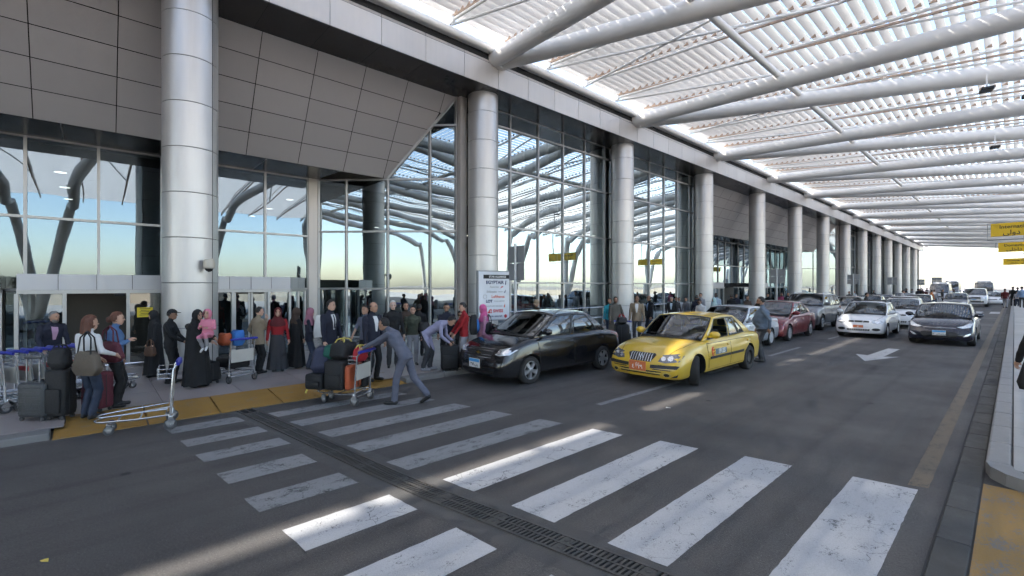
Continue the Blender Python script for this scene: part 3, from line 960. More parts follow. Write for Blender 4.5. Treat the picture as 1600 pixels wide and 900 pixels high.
diag2 = thin(0, -S_ / 4, -12.55, -3.4, 0.045, -0.30).mesh('brace_tube', M_TUBE)
diag3 = thin(0, S_ / 4, -3.4, 6.0, 0.045, -0.30).mesh('brace_tube', M_TUBE)
diag4 = thin(0, -S_ / 4, -3.4, 6.0, 0.045, -0.30).mesh('brace_tube', M_TUBE)
gus = MB().rbox((-0.16, -0.06, -0.10), (0.10, 0.06, 0.12), 0.02, seg=1).mesh('node_plate', mat('node_white', (0.75, 0.75, 0.74), 0.4))
# main arched tubes: a V from every column that sweeps over and down to a trunk beyond the road
def main_tube(y0, sgn):
    pts = []; rad = []
    for i in range(22):
        x = -13.0 + i * (20.0 / 21)
        t = (x + 13.0) / 13.0
        y = y0 + (2.3 if sgn > 0 else -1.9) * min(t, 1.38)
        z = cz(x) - 0.62 - 0.027 * (x + 13)
        if x > 3.0: z -= 0.055 * (x - 3.0) ** 2
        pts.append((x, y, z)); rad.append(0.30 if i else 0.29)
    x, y, z = pts[-1]
    for (dx, dy, zz) in ((0.50, 0.14, 7.75), (0.88, 0.32, 6.9), (1.18, 0.54, 5.8), (1.42, 0.78, 4.5), (1.66, 1.06, 2.9), (2.0, 1.55, 0.12)):
        pts.append((x + dx, y + sgn * dy, zz)); rad.append(0.30)
    b = MB(); b.smooth = True
    return b.path(pts, rad, 20)
mt = {s_: main_tube(0.0, s_).mesh('main_tube', M_TUBE) for s_ in (-1, 1)}
col_ys = [0.13 * 13.8 + S_ * n for n in range(-3, 14)]
tie = MB(); tie.smooth = True
tie = tie.tube((-6.0, -2.6, cz(-6) - 0.60), (-6.0, S_ - 2.6, cz(-6) - 0.60), 0.115, 12).mesh('tie_tube', M_TUBE)
collar = MB(); collar.smooth = True
collar = collar.tube((-12.72, 0, 0), (-13.05, 0, 0), 0.33, 20).mesh('tube_collar', M_TUBE)
for n, y in enumerate(col_ys):
    for s_ in (-1, 1):
        o = link('main_tube', mt[s_], can, (0, y + s_ * 0.14, 0))
    link('tube_collar', collar, can, (0, y, cz(-12.9) - 0.62))
    link('tie_tube', tie, can, (0, y, 0))
    for q in range(4):
        yy_ = y + q * S_ / 4
        link('bracket_rail', raf, can, (0, yy_, 0))
        if q:
            link('rafter_tube', chord, can, (0, yy_, 0))
            link('node_plate', gus, can, (-12.5, yy_, cz(-12.5) - 0.18))
            link('brace_tube', diag1 if q != 2 else diag2, can, (0, yy_, 0))
            link('brace_tube', diag3 if q != 2 else diag4, can, (0, yy_ + (S_ / 4 if q != 2 else -S_ / 4) * 0, 0))
# floodlights clipped under the tubes
def flood(p, rz, label):
    f_ = empty('floodlight', p, rz, label, 'floodlight')
    MB().rbox((-0.16, -0.20, -0.06), (0.16, 0.20, 0.04), 0.02).build('housing', mat('floodlight_black', (0.02, 0.02, 0.022), 0.4), f_)
    MB().box((-0.12, -0.16, -0.068), (0.12, 0.16, -0.0602)).build('lens', mat('floodlight_lens', (0.12, 0.12, 0.13), 0.1), f_)
    MB().box((-0.02, -0.02, 0.04), (0.02, 0.02, 0.55)).build('bracket', M_TUBE, f_)
flood((-0.62, 22.0, 8.66), 0.2, 'small black floodlight under the second canopy tube, closest to the viewer')
flood((-0.62, 31.4, 8.66), 0.2, 'small black floodlight under the canopy tube further along the road')
flood((0.35, 23.6, 8.62), 0.2, 'small black floodlight at the very edge of the frame under a tube')
# ================================================================ lettering
def text(name, body, size, m, parent, loc, rot, align='CENTER', bold=0.0, ext=0.001, sx=1.0):
    cu = bpy.data.curves.new(name, 'FONT')
    cu.body = body
    cu.size = size
    cu.align_x = align
    cu.align_y = 'CENTER'
    cu.extrude = ext
    cu.offset = bold
    cu.resolution_u = 3
    cu.materials.append(m)
    t_ = bpy.data.objects.new('t', cu)
    me = baked(t_)
    bpy.data.objects.remove(t_); bpy.data.curves.remove(cu)
    me.name = name
    o = bpy.data.objects.new(name, me)
    COL.objects.link(o)
    o.parent = parent
    o.location = loc
    o.rotation_euler = rot
    o.scale = (sx, 1, 1)
    return o
# joined Arabic letter forms, already in drawing order (right to left)
AR_FLIGHT = '\ufeae\ufed4\ufeb3'                                    # s-f-r
AR_INTL = '\ufef0\ufedf\ufeed\u062f'
AR_DOM = '\ufef0\ufee0\ufea7\ufe8d\u062f'
AR_HALL = '\ufe94\ufedf\ufe8e\ufebb'

# ================================================================ cars
def car_paint(name, col, metal=0.35, rough=0.32, dust=0.15, mud=0.28):
    m, nt, b, tc = newmat(name)
    v = tc.outputs['Object']
    n = noise(nt, v, 2.2, 5, 0.6)
    c = mixc(nt, ramp(nt, n, 0.35, 0.75), tuple(col), tuple(min(1, k * (1 - dust) + 0.25 * dust) for k in col))
    sep = nd(nt, 'ShaderNodeSeparateXYZ')
    nt.links.new(v, sep.inputs[0])
    low = ramp(nt, sep.outputs['Z'], 0.22, 0.50, (mud, mud, mud, 1), (0, 0, 0, 1))
    c = mixc(nt, mixc(nt, 1.0, low, noise(nt, v, 9, 4), 'MULTIPLY'), c, (0.16, 0.145, 0.125))
    nt.links.new(c, b.inputs['Base Color'])
    b.inputs['Metallic'].default_value = metal
    nt.links.new(ramp(nt, n, 0.3, 0.8, (rough * 0.8,) * 3 + (1,), (rough * 1.5,) * 3 + (1,)), b.inputs['Roughness'])
    b.inputs['Coat Weight'].default_value = 0.9
    b.inputs['Coat Roughness'].default_value = 0.05
    return m
M_TYRE = mat('tyre_rubber', (0.022, 0.021, 0.021), 0.8, 0, 0.3, 12)
M_BLACKP = mat('black_plastic', (0.018, 0.018, 0.019), 0.5, 0, 0.2, 20)
M_SEAM = mat('panel_gap_black', (0.006, 0.006, 0.006), 0.9)
M_CHROME = mat('chrome_trim', (0.75, 0.75, 0.76), 0.12, 1.0, 0.05)
M_ALLOY = mat('alloy_silver', (0.52, 0.53, 0.55), 0.3, 0.8, 0.08)
M_STEELRIM = mat('steel_rim_black', (0.035, 0.034, 0.033), 0.6, 0.3, 0.2)
M_CARGL = mirror_glass('car_window_glass', 0.10, (0.42, 0.47, 0.47), (0.95, 0.98, 1.0), 0.012, 1.2)
M_CARGL_DK = mirror_glass('tinted_car_glass', 0.13, (0.12, 0.14, 0.15), (0.95, 0.98, 1.0), 0.012, 1.2)
M_LENS = mat('headlamp_lens', (0.78, 0.80, 0.83), 0.08, 0.55, 0.25, 16, coat=1.0)
M_LENS_SMOKE = mat('smoked_headlamp', (0.16, 0.16, 0.165), 0.1, 0.4, 0.3, 12, coat=1.0)
M_REFL = mat('lamp_reflector', (0.85, 0.85, 0.86), 0.12, 0.9, 0.2, 20)
M_TAIL = mat('tail_lamp_red', (0.36, 0.012, 0.015), 0.12, 0, 0.2, 14, coat=1.0)
M_SEAT = mat('seat_cloth', (0.06, 0.058, 0.056), 0.9, 0, 0.2)
M_CABIN = mat('cabin_trim', (0.022, 0.021, 0.021), 0.8)
M_PLATEW = mat('plate_white', (0.72, 0.72, 0.70), 0.5)
M_PLATEB = mat('plate_blue', (0.05, 0.33, 0.68), 0.5)
M_PLATEO = mat('plate_orange', (0.62, 0.17, 0.06), 0.55, 0, 0.3, 30)
M_INK = mat('ink_black', (0.02, 0.02, 0.02), 0.6)
M_INKW = mat('ink_white', (0.8, 0.8, 0.78), 0.6)

def interp(keys, x):
    """smooth curve through (x, value) keys"""
    if x <= keys[0][0]: return keys[0][1]
    for (a, va), (b, vb) in zip(keys[:-1], keys[1:]):
        if x <= b:
            i = keys.index((a, va))
            def slope(j):
                if j == 0 or j == len(keys) - 1: 
                    k0, k1 = (keys[0], keys[1]) if j == 0 else (keys[-2], keys[-1])
                    return (k1[1] - k0[1]) / (k1[0] - k0[0])
                s0 = (keys[j][1] - keys[j - 1][1]) / (keys[j][0] - keys[j - 1][0])
                s1 = (keys[j + 1][1] - keys[j][1]) / (keys[j + 1][0] - keys[j][0])
                return 0.0 if s0 * s1 <= 0 else 2 * s0 * s1 / (s0 + s1)
            h = b - a; t = (x - a) / h
            m0, m1 = slope(i), slope(i + 1)
            return (2 * t ** 3 - 3 * t ** 2 + 1) * va + (t ** 3 - 2 * t ** 2 + t) * h * m0 + (-2 * t ** 3 + 3 * t ** 2) * vb + (t ** 3 - t ** 2) * h * m1
    return keys[-1][1]

def build_wheel(r, w, style, rim_m, name='wheel'):
    """returns list of (part name, mesh); axle along y, outer face +y"""
    t = MB(); t.smooth = True
    M = Matrix.Rotation(R(-90), 4, 'X')
    ri = r * (0.66 if style != 'suv' else 0.62)
    t.lathe([(ri, -w / 2), (r * 0.9, -w / 2 - 0.006), (r * 0.975, -w / 2 + 0.02), (r, -w / 2 + 0.05), (r, w / 2 - 0.05), (r * 0.975, w / 2 - 0.02), (r * 0.9, w / 2 + 0.006), (ri, w / 2), (ri, -w / 2)], 36, M)
    out = [('tyre', t.mesh('tyre', M_TYRE))]
    b = MB()
    b.smooth = True
    b.lathe([(ri, w / 2 - 0.002), (ri * 0.95, w / 2 - 0.004), (ri * 0.92, w / 2 - 0.03), (ri * 0.9, -w / 2 + 0.02), (0.0, -w / 2 + 0.02)], 36, M)
    if style == 'steel':
        b.lathe([(ri * 0.92, w / 2 - 0.05), (ri * 0.7, w / 2 - 0.06), (ri * 0.55, w / 2 - 0.02), (ri * 0.3, w / 2 - 0.03), (0, w / 2 - 0.03)], 28, M)
        b.smooth = False
        out.append(('rim', b.mesh('rim', rim_m)))
        return out
    out.append(('rim_barrel', b.mesh('rim_barrel', M_STEELRIM)))
    n = {'five': 5, 'six': 6, 'cap': 9, 'suv': 6}[style]
    b = MB()
    z1 = w / 2 - 0.004
    hub = ri * (0.26 if style != 'cap' else 0.34)
    for k in range(n):
        a = 2 * math.pi * k / n + 0.3
        wi = ri * (0.17 if n == 5 else (0.14 if n == 6 else 0.16)); wo = ri * (0.27 if n == 5 else (0.2 if n == 6 else 0.20))
        Mr = M @ Matrix.Rotation(a, 4, 'Z')
        p = [(hub * 0.6, -wi), (ri * 0.95, -wo), (ri * 0.95, wo), (hub * 0.6, wi)]
        vs = [Mr @ Vector((q[0], q[1], z1 - 0.035)) for q in p] + [Mr @ Vector((p[0][0], p[0][1] * .8, z1 + 0.004)), Mr @ Vector((p[1][0], p[1][1] * .8, z1 - 0.008)), Mr @ Vector((p[2][0], p[2][1] * .8, z1 - 0.008)), Mr @ Vector((p[3][0], p[3][1] * .8, z1 + 0.004))]
        b.add(vs, [(4, 5, 6, 7), (0, 1, 5, 4), (1, 2, 6, 5), (2, 3, 7, 6), (3, 0, 4, 7)])
    b.lathe([(hub, z1 - 0.03), (hub, z1 + 0.003), (hub * 0.7, z1 + 0.01), (0, z1 + 0.012)], 20, M)
    b.lathe([(ri * 0.995, z1 - 0.02), (ri * 0.99, z1 + 0.003), (ri * 0.92, z1 + 0.003), (ri * 0.91, z1 - 0.03)], 36, M)
    out.append(('spokes', b.mesh('spokes', rim_m)))
    return out

BASE = dict(L=4.4, W=1.72, H=1.47, wb=2.6, fo=0.86, tr=0.305, tw=0.19, gc=0.17,
            hood0=0.70, hood1=0.93, belt=0.93, deck=0.96, tail=0.86,      # heights: bonnet lip, cowl, belt, boot, boot edge
            cowl=1.17, rf=1.92, rr=3.10, dk=3.72, bp=2.42,                  # distances from the nose: cowl, roof front, roof rear, boot start, B-pillar
            wr=0.60, nose=0.12, tailr=0.10, plan=0.84, planr=0.88, kind='sedan', wheel='five', rim=None, glass=None, spl=0.55)

def make_car(name, spec, paint, loc, label, rz=R(-90), steer=0.0, group=None, cat='car', detail=2):
    S = dict(BASE); S.update(spec)
    L, W = S['L'], S['W']
    car = empty(name, (loc[0], loc[1], 0.0), rz, label, cat, group)
    # nose at +x; d = distance from the nose; origin midway between the axles
    ox = S['fo'] + S['wb'] / 2
    X = lambda d: ox - d
    glass = S['glass'] or M_CARGL
    suvlike = S['kind'] in ('suv', 'van')
    zt = [(0.0, S['hood0'] - 0.07), (0.05, S['hood0'] - 0.015), (0.16, S['hood0'] + 0.015), (0.55, S['hood0'] + (S['hood1'] - S['hood0']) * 0.62), (S['cowl'], S['hood1']), (S['bp'], S['belt'] + 0.01)]
    if suvlike: zt += [(L - 0.1, S['belt'] + 0.02), (L, S['belt'])]
    else: zt += [(S['dk'], S['deck']), (L - 0.22, S['tail'] + 0.05), (L - 0.06, S['tail']), (L, S['tail'] - 0.10)]
    wk = [(0.0, S['plan']), (0.06, S['plan'] + (1 - S['plan']) * 0.45), (0.22, S['plan'] + (1 - S['plan']) * 0.78), (0.6, 0.985), (1.6, 1.0), (2.8, 1.0), (L - 0.7, 0.985), (L - 0.25, 0.965), (L - 0.06, S['planr'] + 0.04), (L, S['planr'])]
    zb = [(0.0, S['gc'] + 0.04), (0.3, S['gc'] + 0.0), (1.0, S['gc'] + 0.03), (L - 1.0, S['gc'] + 0.03), (L - 0.3, S['gc'] + 0.05), (L, S['gc'] + 0.12)]
    ds = [0, 0.03, 0.07, 0.12, 0.18, 0.26, 0.36, 0.5]
    d = 0.62
    while d < L - 0.5: ds.append(d); d += 0.11
    ds += [L - 0.5, L - 0.36, L - 0.25, L - 0.16, L - 0.09, L - 0.04, L]
    rings = []; ends = []
    for d in ds:
        w = W / 2 * interp(wk, d); t = interp(zt, d); b0 = interp(zb, d)
        incab = max(0.0, min(1.0, (d - S['cowl']) / 0.3)) * (1.0 if suvlike else max(0.0, min(1.0, (S['dk'] - d) / 0.3)))
        crown = 0.055 * (1 - incab) + 0.02 * incab
        zs = t - crown
        hgt = zs - b0
        half = [(0.0, b0), (0.45 * w, b0), (0.84 * w, b0), (0.94 * w, b0 + 0.025), (0.975 * w, b0 + 0.12 * hgt), (0.99 * w, b0 + 0.30 * hgt), (1.0 * w, b0 + 0.48 * hgt), (1.0 * w, b0 + S['spl'] * hgt + 0.05),
                (0.985 * w, b0 + 0.72 * hgt), (0.975 * w, b0 + 0.86 * hgt), (0.955 * w, b0 + 0.95 * hgt), (0.915 * w, zs), (0.84 * w, zs + crown * 0.28), (0.6 * w, t - crown * 0.32), (0.3 * w, t - crown * 0.08), (0.0, t)]
        def shp(y, z, w=w, b0=b0, t=t, d=d):
            # the nose and tail lean with height and round off across the car
            k = (z - b0) / max(0.2, (t - b0))
            yy_ = abs(y) / max(w, 0.01)
            fn = max(0.0, 1 - d / 0.5) ** 2; fr = max(0.0, 1 - (L - d) / 0.45) ** 2
            dx = -fn * (S['nose'] * (0.9 * max(0, k - 0.45) ** 1.5 * 2 + 0.5 * max(0, 0.25 - k) * 2)) - fn * 0.10 * yy_ ** 3
            dx += fr * (S['tailr'] * (0.9 * max(0, k - 0.5) ** 1.5 * 2 + 0.6 * max(0, 0.3 - k) * 2)) + fr * 0.09 * yy_ ** 3
            return (X(d) + dx, y, z)
        rings.append([shp(y, z) for (y, z) in half + [(-y, z) for (y, z) in half[-2:0:-1]]])
        if d in (ds[0], ds[-1]):
            ends.append([[shp(y * (1 - 2 * j / 12), z) for j in range(13)] for (y, z) in half])
    mb = MB(); mb.smooth = True
    mb.loft(rings, cap=False)
    for rows in ends:
        nr = len(rows)
        mb.add([p for r_ in rows for p in r_], [(i * 13 + j, i * 13 + j + 1, (i + 1) * 13 + j + 1, (i + 1) * 13 + j) for i in range(nr - 1) for j in range(12)])
    mb.weld = True
    me = mb.mesh('body', [paint, M_SEAM])
    tmp = bpy.data.objects.new('tmp', me)
    cut = MB()
    rw = S['tr'] * 1.13
    for d in (S['fo'], S['fo'] + S['wb']):
        for sgn in (-1, 1):
            y0, y1 = (W / 2 - 0.30) * sgn, (W / 2 + 0.2) * sgn
            n = 40
            vs = [(X(d) + rw * math.cos(2 * math.pi * k / n), y, S['tr'] + 0.01 + rw * math.sin(2 * math.pi * k / n)) for y in (min(y0, y1), max(y0, y1)) for k in range(n)]
            cut.add(vs, [tuple(range(n)), tuple(range(2 * n - 1, n - 1, -1))] + [(k, (k + 1) % n, n + (k + 1) % n, n + k) for k in range(n)])
    cme = cut.mesh('cut', [M_SEAM])
    cob = bpy.data.objects.new('cut', cme)
    md = tmp.modifiers.new('b', 'BOOLEAN'); md.object = cob; md.operation = 'DIFFERENCE'; md.solver = 'EXACT'
    try: md.material_mode = 'TRANSFER'
    except Exception: pass
    body_me = baked(tmp)
    body_me.name = 'body'
    bpy.data.objects.remove(tmp); bpy.data.objects.remove(cob); bpy.data.meshes.remove(cme)
    body_me.set_sharp_from_angle(angle=R(38))
    link('body', body_me, car)
    bvh = BVHTree.FromPolygons([v.co[:] for v in me.vertices], [p.vertices[:] for p in me.polygons])

    def cast(p, ax):
        """land a point on the body: ax = 'l','r' sides, 'f','b' ends, 't' top"""
        o_ = {'l': (p[0], 3, p[1]), 'r': (p[0], -3, p[1]), 'f': (6, p[0], p[1]), 'b': (-6, p[0], p[1]), 't': (p[0], p[1], 4)}[ax]
        d_ = {'l': (0, -1, 0), 'r': (0, 1, 0), 'f': (-1, 0, 0), 'b': (1, 0, 0), 't': (0, 0, -1)}[ax]
        h, n, i, q = bvh.ray_cast(Vector(o_), Vector(d_))
        if h is None:
            h, n, i, q = bvh.find_nearest(Vector(o_) + Vector(d_) * (2.2 if ax in 'lr' else 4.0))
        if n.dot(Vector(d_)) > 0: n = -n
        return h, n
    def decal(nm, poly, ax, m, off=0.005, parent=car, rings_=4, skirt=True, round_=False):
        """raised panel that follows the body; poly is star-shaped about its middle"""
        if len(poly) < 40:
            pp = []
            for i in range(len(poly)):
                a, b_ = Vector(poly[i]), Vector(poly[(i + 1) % len(poly)])
                q = max(1, int((b_ - a).length / 0.06))
                pp += [a.lerp(b_, j / q) for j in range(q)]
            poly = pp
        cx = sum(p[0] for p in poly) / len(poly); cy = sum(p[1] for p in poly) / len(poly)
        n = len(poly)
        vs = []; fs = []
        base = []
        for p in poly:
            h, nn = cast(p, ax); vs.append(h - nn * 0.004)
        for r_ in range(rings_):
            s_ = 1 - r_ / rings_
            for p in poly:
                q = (cx + (p[0] - cx) * s_, cy + (p[1] - cy) * s_)
                h, nn = cast(q, ax); vs.append(h + nn * off)
        h, nn = cast((cx, cy), ax); vs.append(h + nn * off)
        for r_ in range(rings_):
            for k in range(n):
                fs.append((r_ * n + k, r_ * n + (k + 1) % n, (r_ + 1) * n + (k + 1) % n, (r_ + 1) * n + k))
        for k in range(n): fs.append((rings_ * n + k, rings_ * n + (k + 1) % n, len(vs) - 1))
        b_ = MB(); b_.smooth = True; b_.add(vs, fs); b_.angle = 60
        return link(nm, b_.mesh(nm, m), parent)
    car['_'] = 1; del car['_']
    S['cast'] = cast; S['decal'] = decal; S['X'] = X

    # ---------------- greenhouse
    wb_ = W / 2 * 0.915; wr = W / 2 * S['wr'] / 0.72 * 0.915 if False else W / 2 * (S['wr'] + 0.16)
    zr = S['H']
    A0 = Vector((X(S['cowl']), wb_ * 0.97, S['hood1'] - 0.035)); A1 = Vector((X(S['rf']), wr, zr - 0.055))
    C1 = Vector((X(S['rr']), wr * 0.97, zr - 0.065)); C0 = Vector((X(S['dk']), wb_ * (0.93 if not suvlike else 0.99), (S['deck'] if not suvlike else S['belt']) - 0.03))
    def side(u, v, sg):
        p0 = A0.lerp(C0, u); p1 = A1.lerp(C1, u)
        p0 = Vector((p0.x, p0.y + 0.045 * 4 * u * (1 - u), p0.z)); p1 = Vector((p1.x, p1.y + 0.02 * 4 * u * (1 - u), p1.z + 0.028 * 4 * u * (1 - u)))
        q = p0.lerp(p1, v); bul = 0.03 * 4 * v * (1 - v)
        return Vector((q.x, (q.y + bul) * sg, q.z))
    def uof(d, v=0.35):     # u where the side surface is at distance d
        lo, hi = 0.0, 1.0
        for _ in range(30):
            m_ = (lo + hi) / 2
            if side(m_, v, 1).x > X(d): lo = m_
            else: hi = m_
        return (lo + hi) / 2
    ub = uof(S['bp'])
    fr = MB(); fr.smooth = True
    wins = []
    ua = 0.055 if not suvlike else 0.045
    quarter = S.get('quarter', True)
    uc = S.get('uc', 0.86)
    cells = [ua, ub - 0.022, ub + 0.022, uc, 1.0]
    v0, v1 = 0.05, 0.90
    def gridpatch(mbd, fn, u0, u1, w0, w1, nu=6, nv=4):
        vs = [fn(u0 + (u1 - u0) * i / nu, w0 + (w1 - w0) * j / nv) for i in range(nu + 1) for j in range(nv + 1)]
        fs = [(i * (nv + 1) + j, (i + 1) * (nv + 1) + j, (i + 1) * (nv + 1) + j + 1, i * (nv + 1) + j + 1) for i in range(nu) for j in range(nv)]
        mbd.add(vs, fs)
    wspans = [(ua, ub - 0.022), (ub + 0.022, uc)]
    if S.get('third'): wspans = [(ua, ub - 0.02), (ub + 0.02, S['third'] - 0.012), (S['third'] + 0.012, uc)]
    solid = [0.0] + [x_ for s_ in wspans for x_ in s_] + [1.0]
    for sg in (-1, 1):
        f_ = lambda u, v: side(u, v, sg)
        gridpatch(fr, f_, 0, 1, 0, v0, 24, 1); gridpatch(fr, f_, 0, 1, v1, 1, 24, 1)
        for i in range(0, len(solid), 2): gridpatch(fr, f_, solid[i], solid[i + 1], v0, v1, 3, 6)
        for i, (a, b_) in enumerate(wspans):
            if S.get('open_front') and i == 0 and sg == 1: 
                continue
            gm = MB(); gm.smooth = True
            gridpatch(gm, lambda u, v: f_(u, v) - Vector((0, 0.006 * sg, 0)), a, b_, v0, v1, 8, 5)
            gm.build('side_window', glass, car)
        # black window surround
        sm = MB()
        for (a, b_) in wspans:
            for (u0, u1, w0, w1) in ((a - 0.008, b_ + 0.008, v0 - 0.03, v0 + 0.012), (a - 0.008, b_ + 0.008, v1 - 0.02, v1 + 0.015), (a - 0.008, a + 0.008, v0, v1), (b_ - 0.010, b_ + 0.012, v0, v1)):
                gridpatch(sm, lambda u, v: f_(u, v) + Vector((0, 0.004 * sg, 0)), u0, u1, w0, w1, 10, 3)
        sm.build('window_seal', M_BLACKP, car)
    # roof
    def roof(t, s_):
        p = A1.lerp(C1, t); zz = p.z + 0.028 * 4 * t * (1 - t) + 0.055 * (1 - s_ * s_)
        yy_ = (p.y + 0.02 * 4 * t * (1 - t)) * s_
        fx = 0.07 * (1 - s_ * s_) * (1 - t) - 0.05 * (1 - s_ * s_) * t
        return Vector((p.x + fx, yy_, zz))
    gridpatch(fr, roof, 0, 1, -1, 1, 14, 14)
    # screens: curved across, body-coloured rim, dark border, glass
    def wscreen(v, s_):
        p = A0.lerp(A1, v)
        bx_ = 0.15 * (1 - s_ * s_) * (1 - v) + 0.07 * (1 - s_ * s_) * v
        return Vector((p.x + bx_, (p.y + 0.03 * 4 * v * (1 - v)) * s_, p.z + 0.055 * (1 - s_ * s_) * v + 0.035 * (1 - s_ * s_) * (1 - v)))
    def rscreen(v, s_):
        p = C0.lerp(C1, v)
        bx_ = -(0.10 * (1 - s_ * s_) * (1 - v) + 0.05 * (1 - s_ * s_) * v)
        return Vector((p.x + bx_, (p.y + 0.03 * 4 * v * (1 - v)) * s_, p.z + 0.055 * (1 - s_ * s_) * v + 0.03 * (1 - s_ * s_) * (1 - v)))
    for (fn, nm, sgx) in ((wscreen, 'windscreen', 1), (rscreen, 'rear_window', -1)):
        gridpatch(fr, fn, 0, 1, -1, -0.95, 8, 1); gridpatch(fr, fn, 0, 1, 0.95, 1, 8, 1); gridpatch(fr, fn, 0.955, 1, -0.95, 0.95, 1, 14)
        if suvlike and nm == 'rear_window':
            gridpatch(fr, fn, 0.0, 0.12, -0.95, 0.95, 1, 14)
        gm = MB(); gm.smooth = True
        gridpatch(gm, lambda v, s_: fn(v, s_) - Vector((0.004 * sgx, 0, 0)), 0.0, 0.955, -0.95, 0.95, 10, 16)
        gm.build(nm, glass, car)
        sm = MB()
        for (a, b_, c_, e_) in ((0.0, 0.965, -0.965, -0.925), (0.0, 0.965, 0.925, 0.965), (0.925, 0.968, -0.95, 0.95), (0.0, 0.06, -0.95, 0.95)):
            gridpatch(sm, lambda v, s_: fn(v, s_) + Vector((0.004 * sgx, 0, 0.001)), a, b_, c_, e_, 8, 8)
        sm.build('screen_seal', M_BLACKP, car)
    fr.angle = 40
    link('roof', fr.mesh('roof', paint), car)
    # cabin: dark tub, dash, seats, wheel
    tub = MB()
    gridpatch(tub, lambda a, b_: Vector((X(S['cowl'] - 0.02 + (S['dk'] - S['cowl']) * a), (wb_ * 0.94) * b_, S['belt'] + 0.022 + (0.0 if not suvlike else 0.02))), 0, 1, -1, 1, 6, 2)
    dx = X(S['cowl'] + 0.30)
    tub.rbox((dx - 0.30, -wb_ * 0.9, S['belt'] - 0.05), (dx + 0.12, wb_ * 0.9, S['belt'] + 0.07), 0.04)
    tub.build('cabin', M_CABIN, car)
    for (d, ys) in ((S['bp'] - 0.12, (-0.36, 0.36)), (S['bp'] + 0.72, (-0.36, 0.36))):
        if d > S['dk'] - 0.2: continue
        for y in ys:
            b_ = MB(); b_.smooth = True
            tp = min(zr - 0.30, S['belt'] + 0.24)
            b_.rbox((X(d) - 0.06, y - 0.24, S['belt'] - 0.02), (X(d) + 0.06, y + 0.24, tp - 0.06), 0.04)
            b_.rbox((X(d) - 0.045, y - 0.13, tp - 0.03), (X(d) + 0.045, y + 0.13, tp + 0.12), 0.035)
            b_.tube((X(d), y - 0.06, tp - 0.1), (X(d), y - 0.06, tp + 0.02), 0.008, 6); b_.tube((X(d), y + 0.06, tp - 0.1), (X(d), y + 0.06, tp + 0.02), 0.008, 6)
            b_.build('seat', M_SEAT, car)
    b_ = MB(); b_.smooth = True
    c_ = Vector((X(S['cowl'] + 0.68), 0.36, S['belt'] + 0.09)); 
    pts = [c_ + Vector((0.05 * math.sin(a) * -1 * 0.9, 0.185 * math.cos(a), 0.17 * math.sin(a))) for a in [2 * math.pi * k / 20 for k in range(20)]]
    b_.path(pts, 0.014, 6, closed=True)
    b_.tube(c_ + Vector((0, -0.18, 0)), c_ + Vector((0, 0.18, 0)), 0.012, 6)
    b_.build('steering_wheel', S.get('wheelm', M_BLACKP), car)

    # ---------------- doors with shut lines and handles
    zlo = S['gc'] + 0.10; zhi = S['belt'] - 0.075
    for ax, sg in (('l', 1), ('r', -1)):
        d1 = S['cowl'] + 0.10; d2 = S['bp']; d3 = min(S['fo'] + S['wb'] - 0.12, S['dk'] - 0.15)
        dl = S['fo'] + S['wb'] - S['tr'] * 1.28
        doors = [[(X(d1 + 0.04), zlo), (X(d2), zlo), (X(d2), zhi), (X(d1 - 0.04), zhi)],
                 [(X(d2), zlo), (X(dl), zlo), (X(dl + 0.03), S['tr'] * 1.5), (X(d3 + 0.12), S['tr'] * 2.3), (X(d3 + 0.14), zhi), (X(d2), zhi)]]
        for k, poly in enumerate(doors):
            cx = sum(p[0] for p in poly) / len(poly); cy = sum(p[1] for p in poly) / len(poly)
            decal('door_gap', poly, ax, M_SEAM, 0.0022, rings_=5)
            e = 0.010
            shr = [(p[0] + (e if p[0] < cx else -e), p[1] + (e if p[1] < cy else -e)) for p in poly]
            dr = decal('door', shr, ax, paint, 0.0055, rings_=8)
            hx = (poly[2][0] if k == 0 else poly[-2][0]) + 0.12
            hz = zhi - 0.085
            h, nn = cast((hx, hz), ax)
            hb = MB(); hb.smooth = True
            hb.rbox((h.x - 0.085, min(h.y, h.y + sg * 0.035), h.z - 0.016), (h.x + 0.085, max(h.y, h.y + sg * 0.035), h.z + 0.016), 0.012)
            hb.build('handle', S.get('handle', paint), dr)
        if S.get('strip'):
            s0 = S.get('strip_z', 0.52)
            for (a, b_) in ((d1 + 0.08, d2 - 0.02), (d2 + 0.02, dl - 0.04)):
                decal('rub_strip', [(X(a), s0), (X(b_), s0), (X(b_), s0 + 0.055), (X(a), s0 + 0.055)], ax, S['strip'], 0.018, rings_=2)
        # fuel flap side detail
        if ax == 'l' and not suvlike:
            q = S['fo'] + S['wb'] + 0.12
            h, nn = cast((X(q), S['belt'] - 0.17), ax)
            c0 = (X(q), S['belt'] - 0.16)
            circ = lambda r_: [(c0[0] + r_ * math.cos(a) , c0[1] + r_ * 0.95 * math.sin(a)) for a in [2 * math.pi * k / 42 for k in range(42)]]
            decal('flap_gap', circ(0.085), ax, M_SEAM, 0.002, rings_=2)
            decal('fuel_flap', circ(0.079), ax, paint, 0.0045, rings_=2)
        # door mirror
        h = side(ua + 0.03, 0.10, sg)
        b_ = MB(); b_.smooth = True
        b_.ell((h.x + 0.02, h.y + sg * 0.14, h.z + 0.075), (0.065, 0.125, 0.08), 14, 10)
        b_.box((h.x - 0.02, min(h.y - sg * 0.02, h.y + sg * 0.06), h.z + 0.01), (h.x + 0.04, max(h.y - sg * 0.02, h.y + sg * 0.06), h.z + 0.055))
        mi_ = b_.build('door_mirror', S.get('mirror', paint), car)
        MB().rbox((h.x - 0.05, h.y + sg * 0.14 - 0.09, h.z + 0.03), (h.x - 0.044, h.y + sg * 0.14 + 0.09, h.z + 0.12), 0.002, seg=1).build('mirror_glass', M_CHROME, mi_)
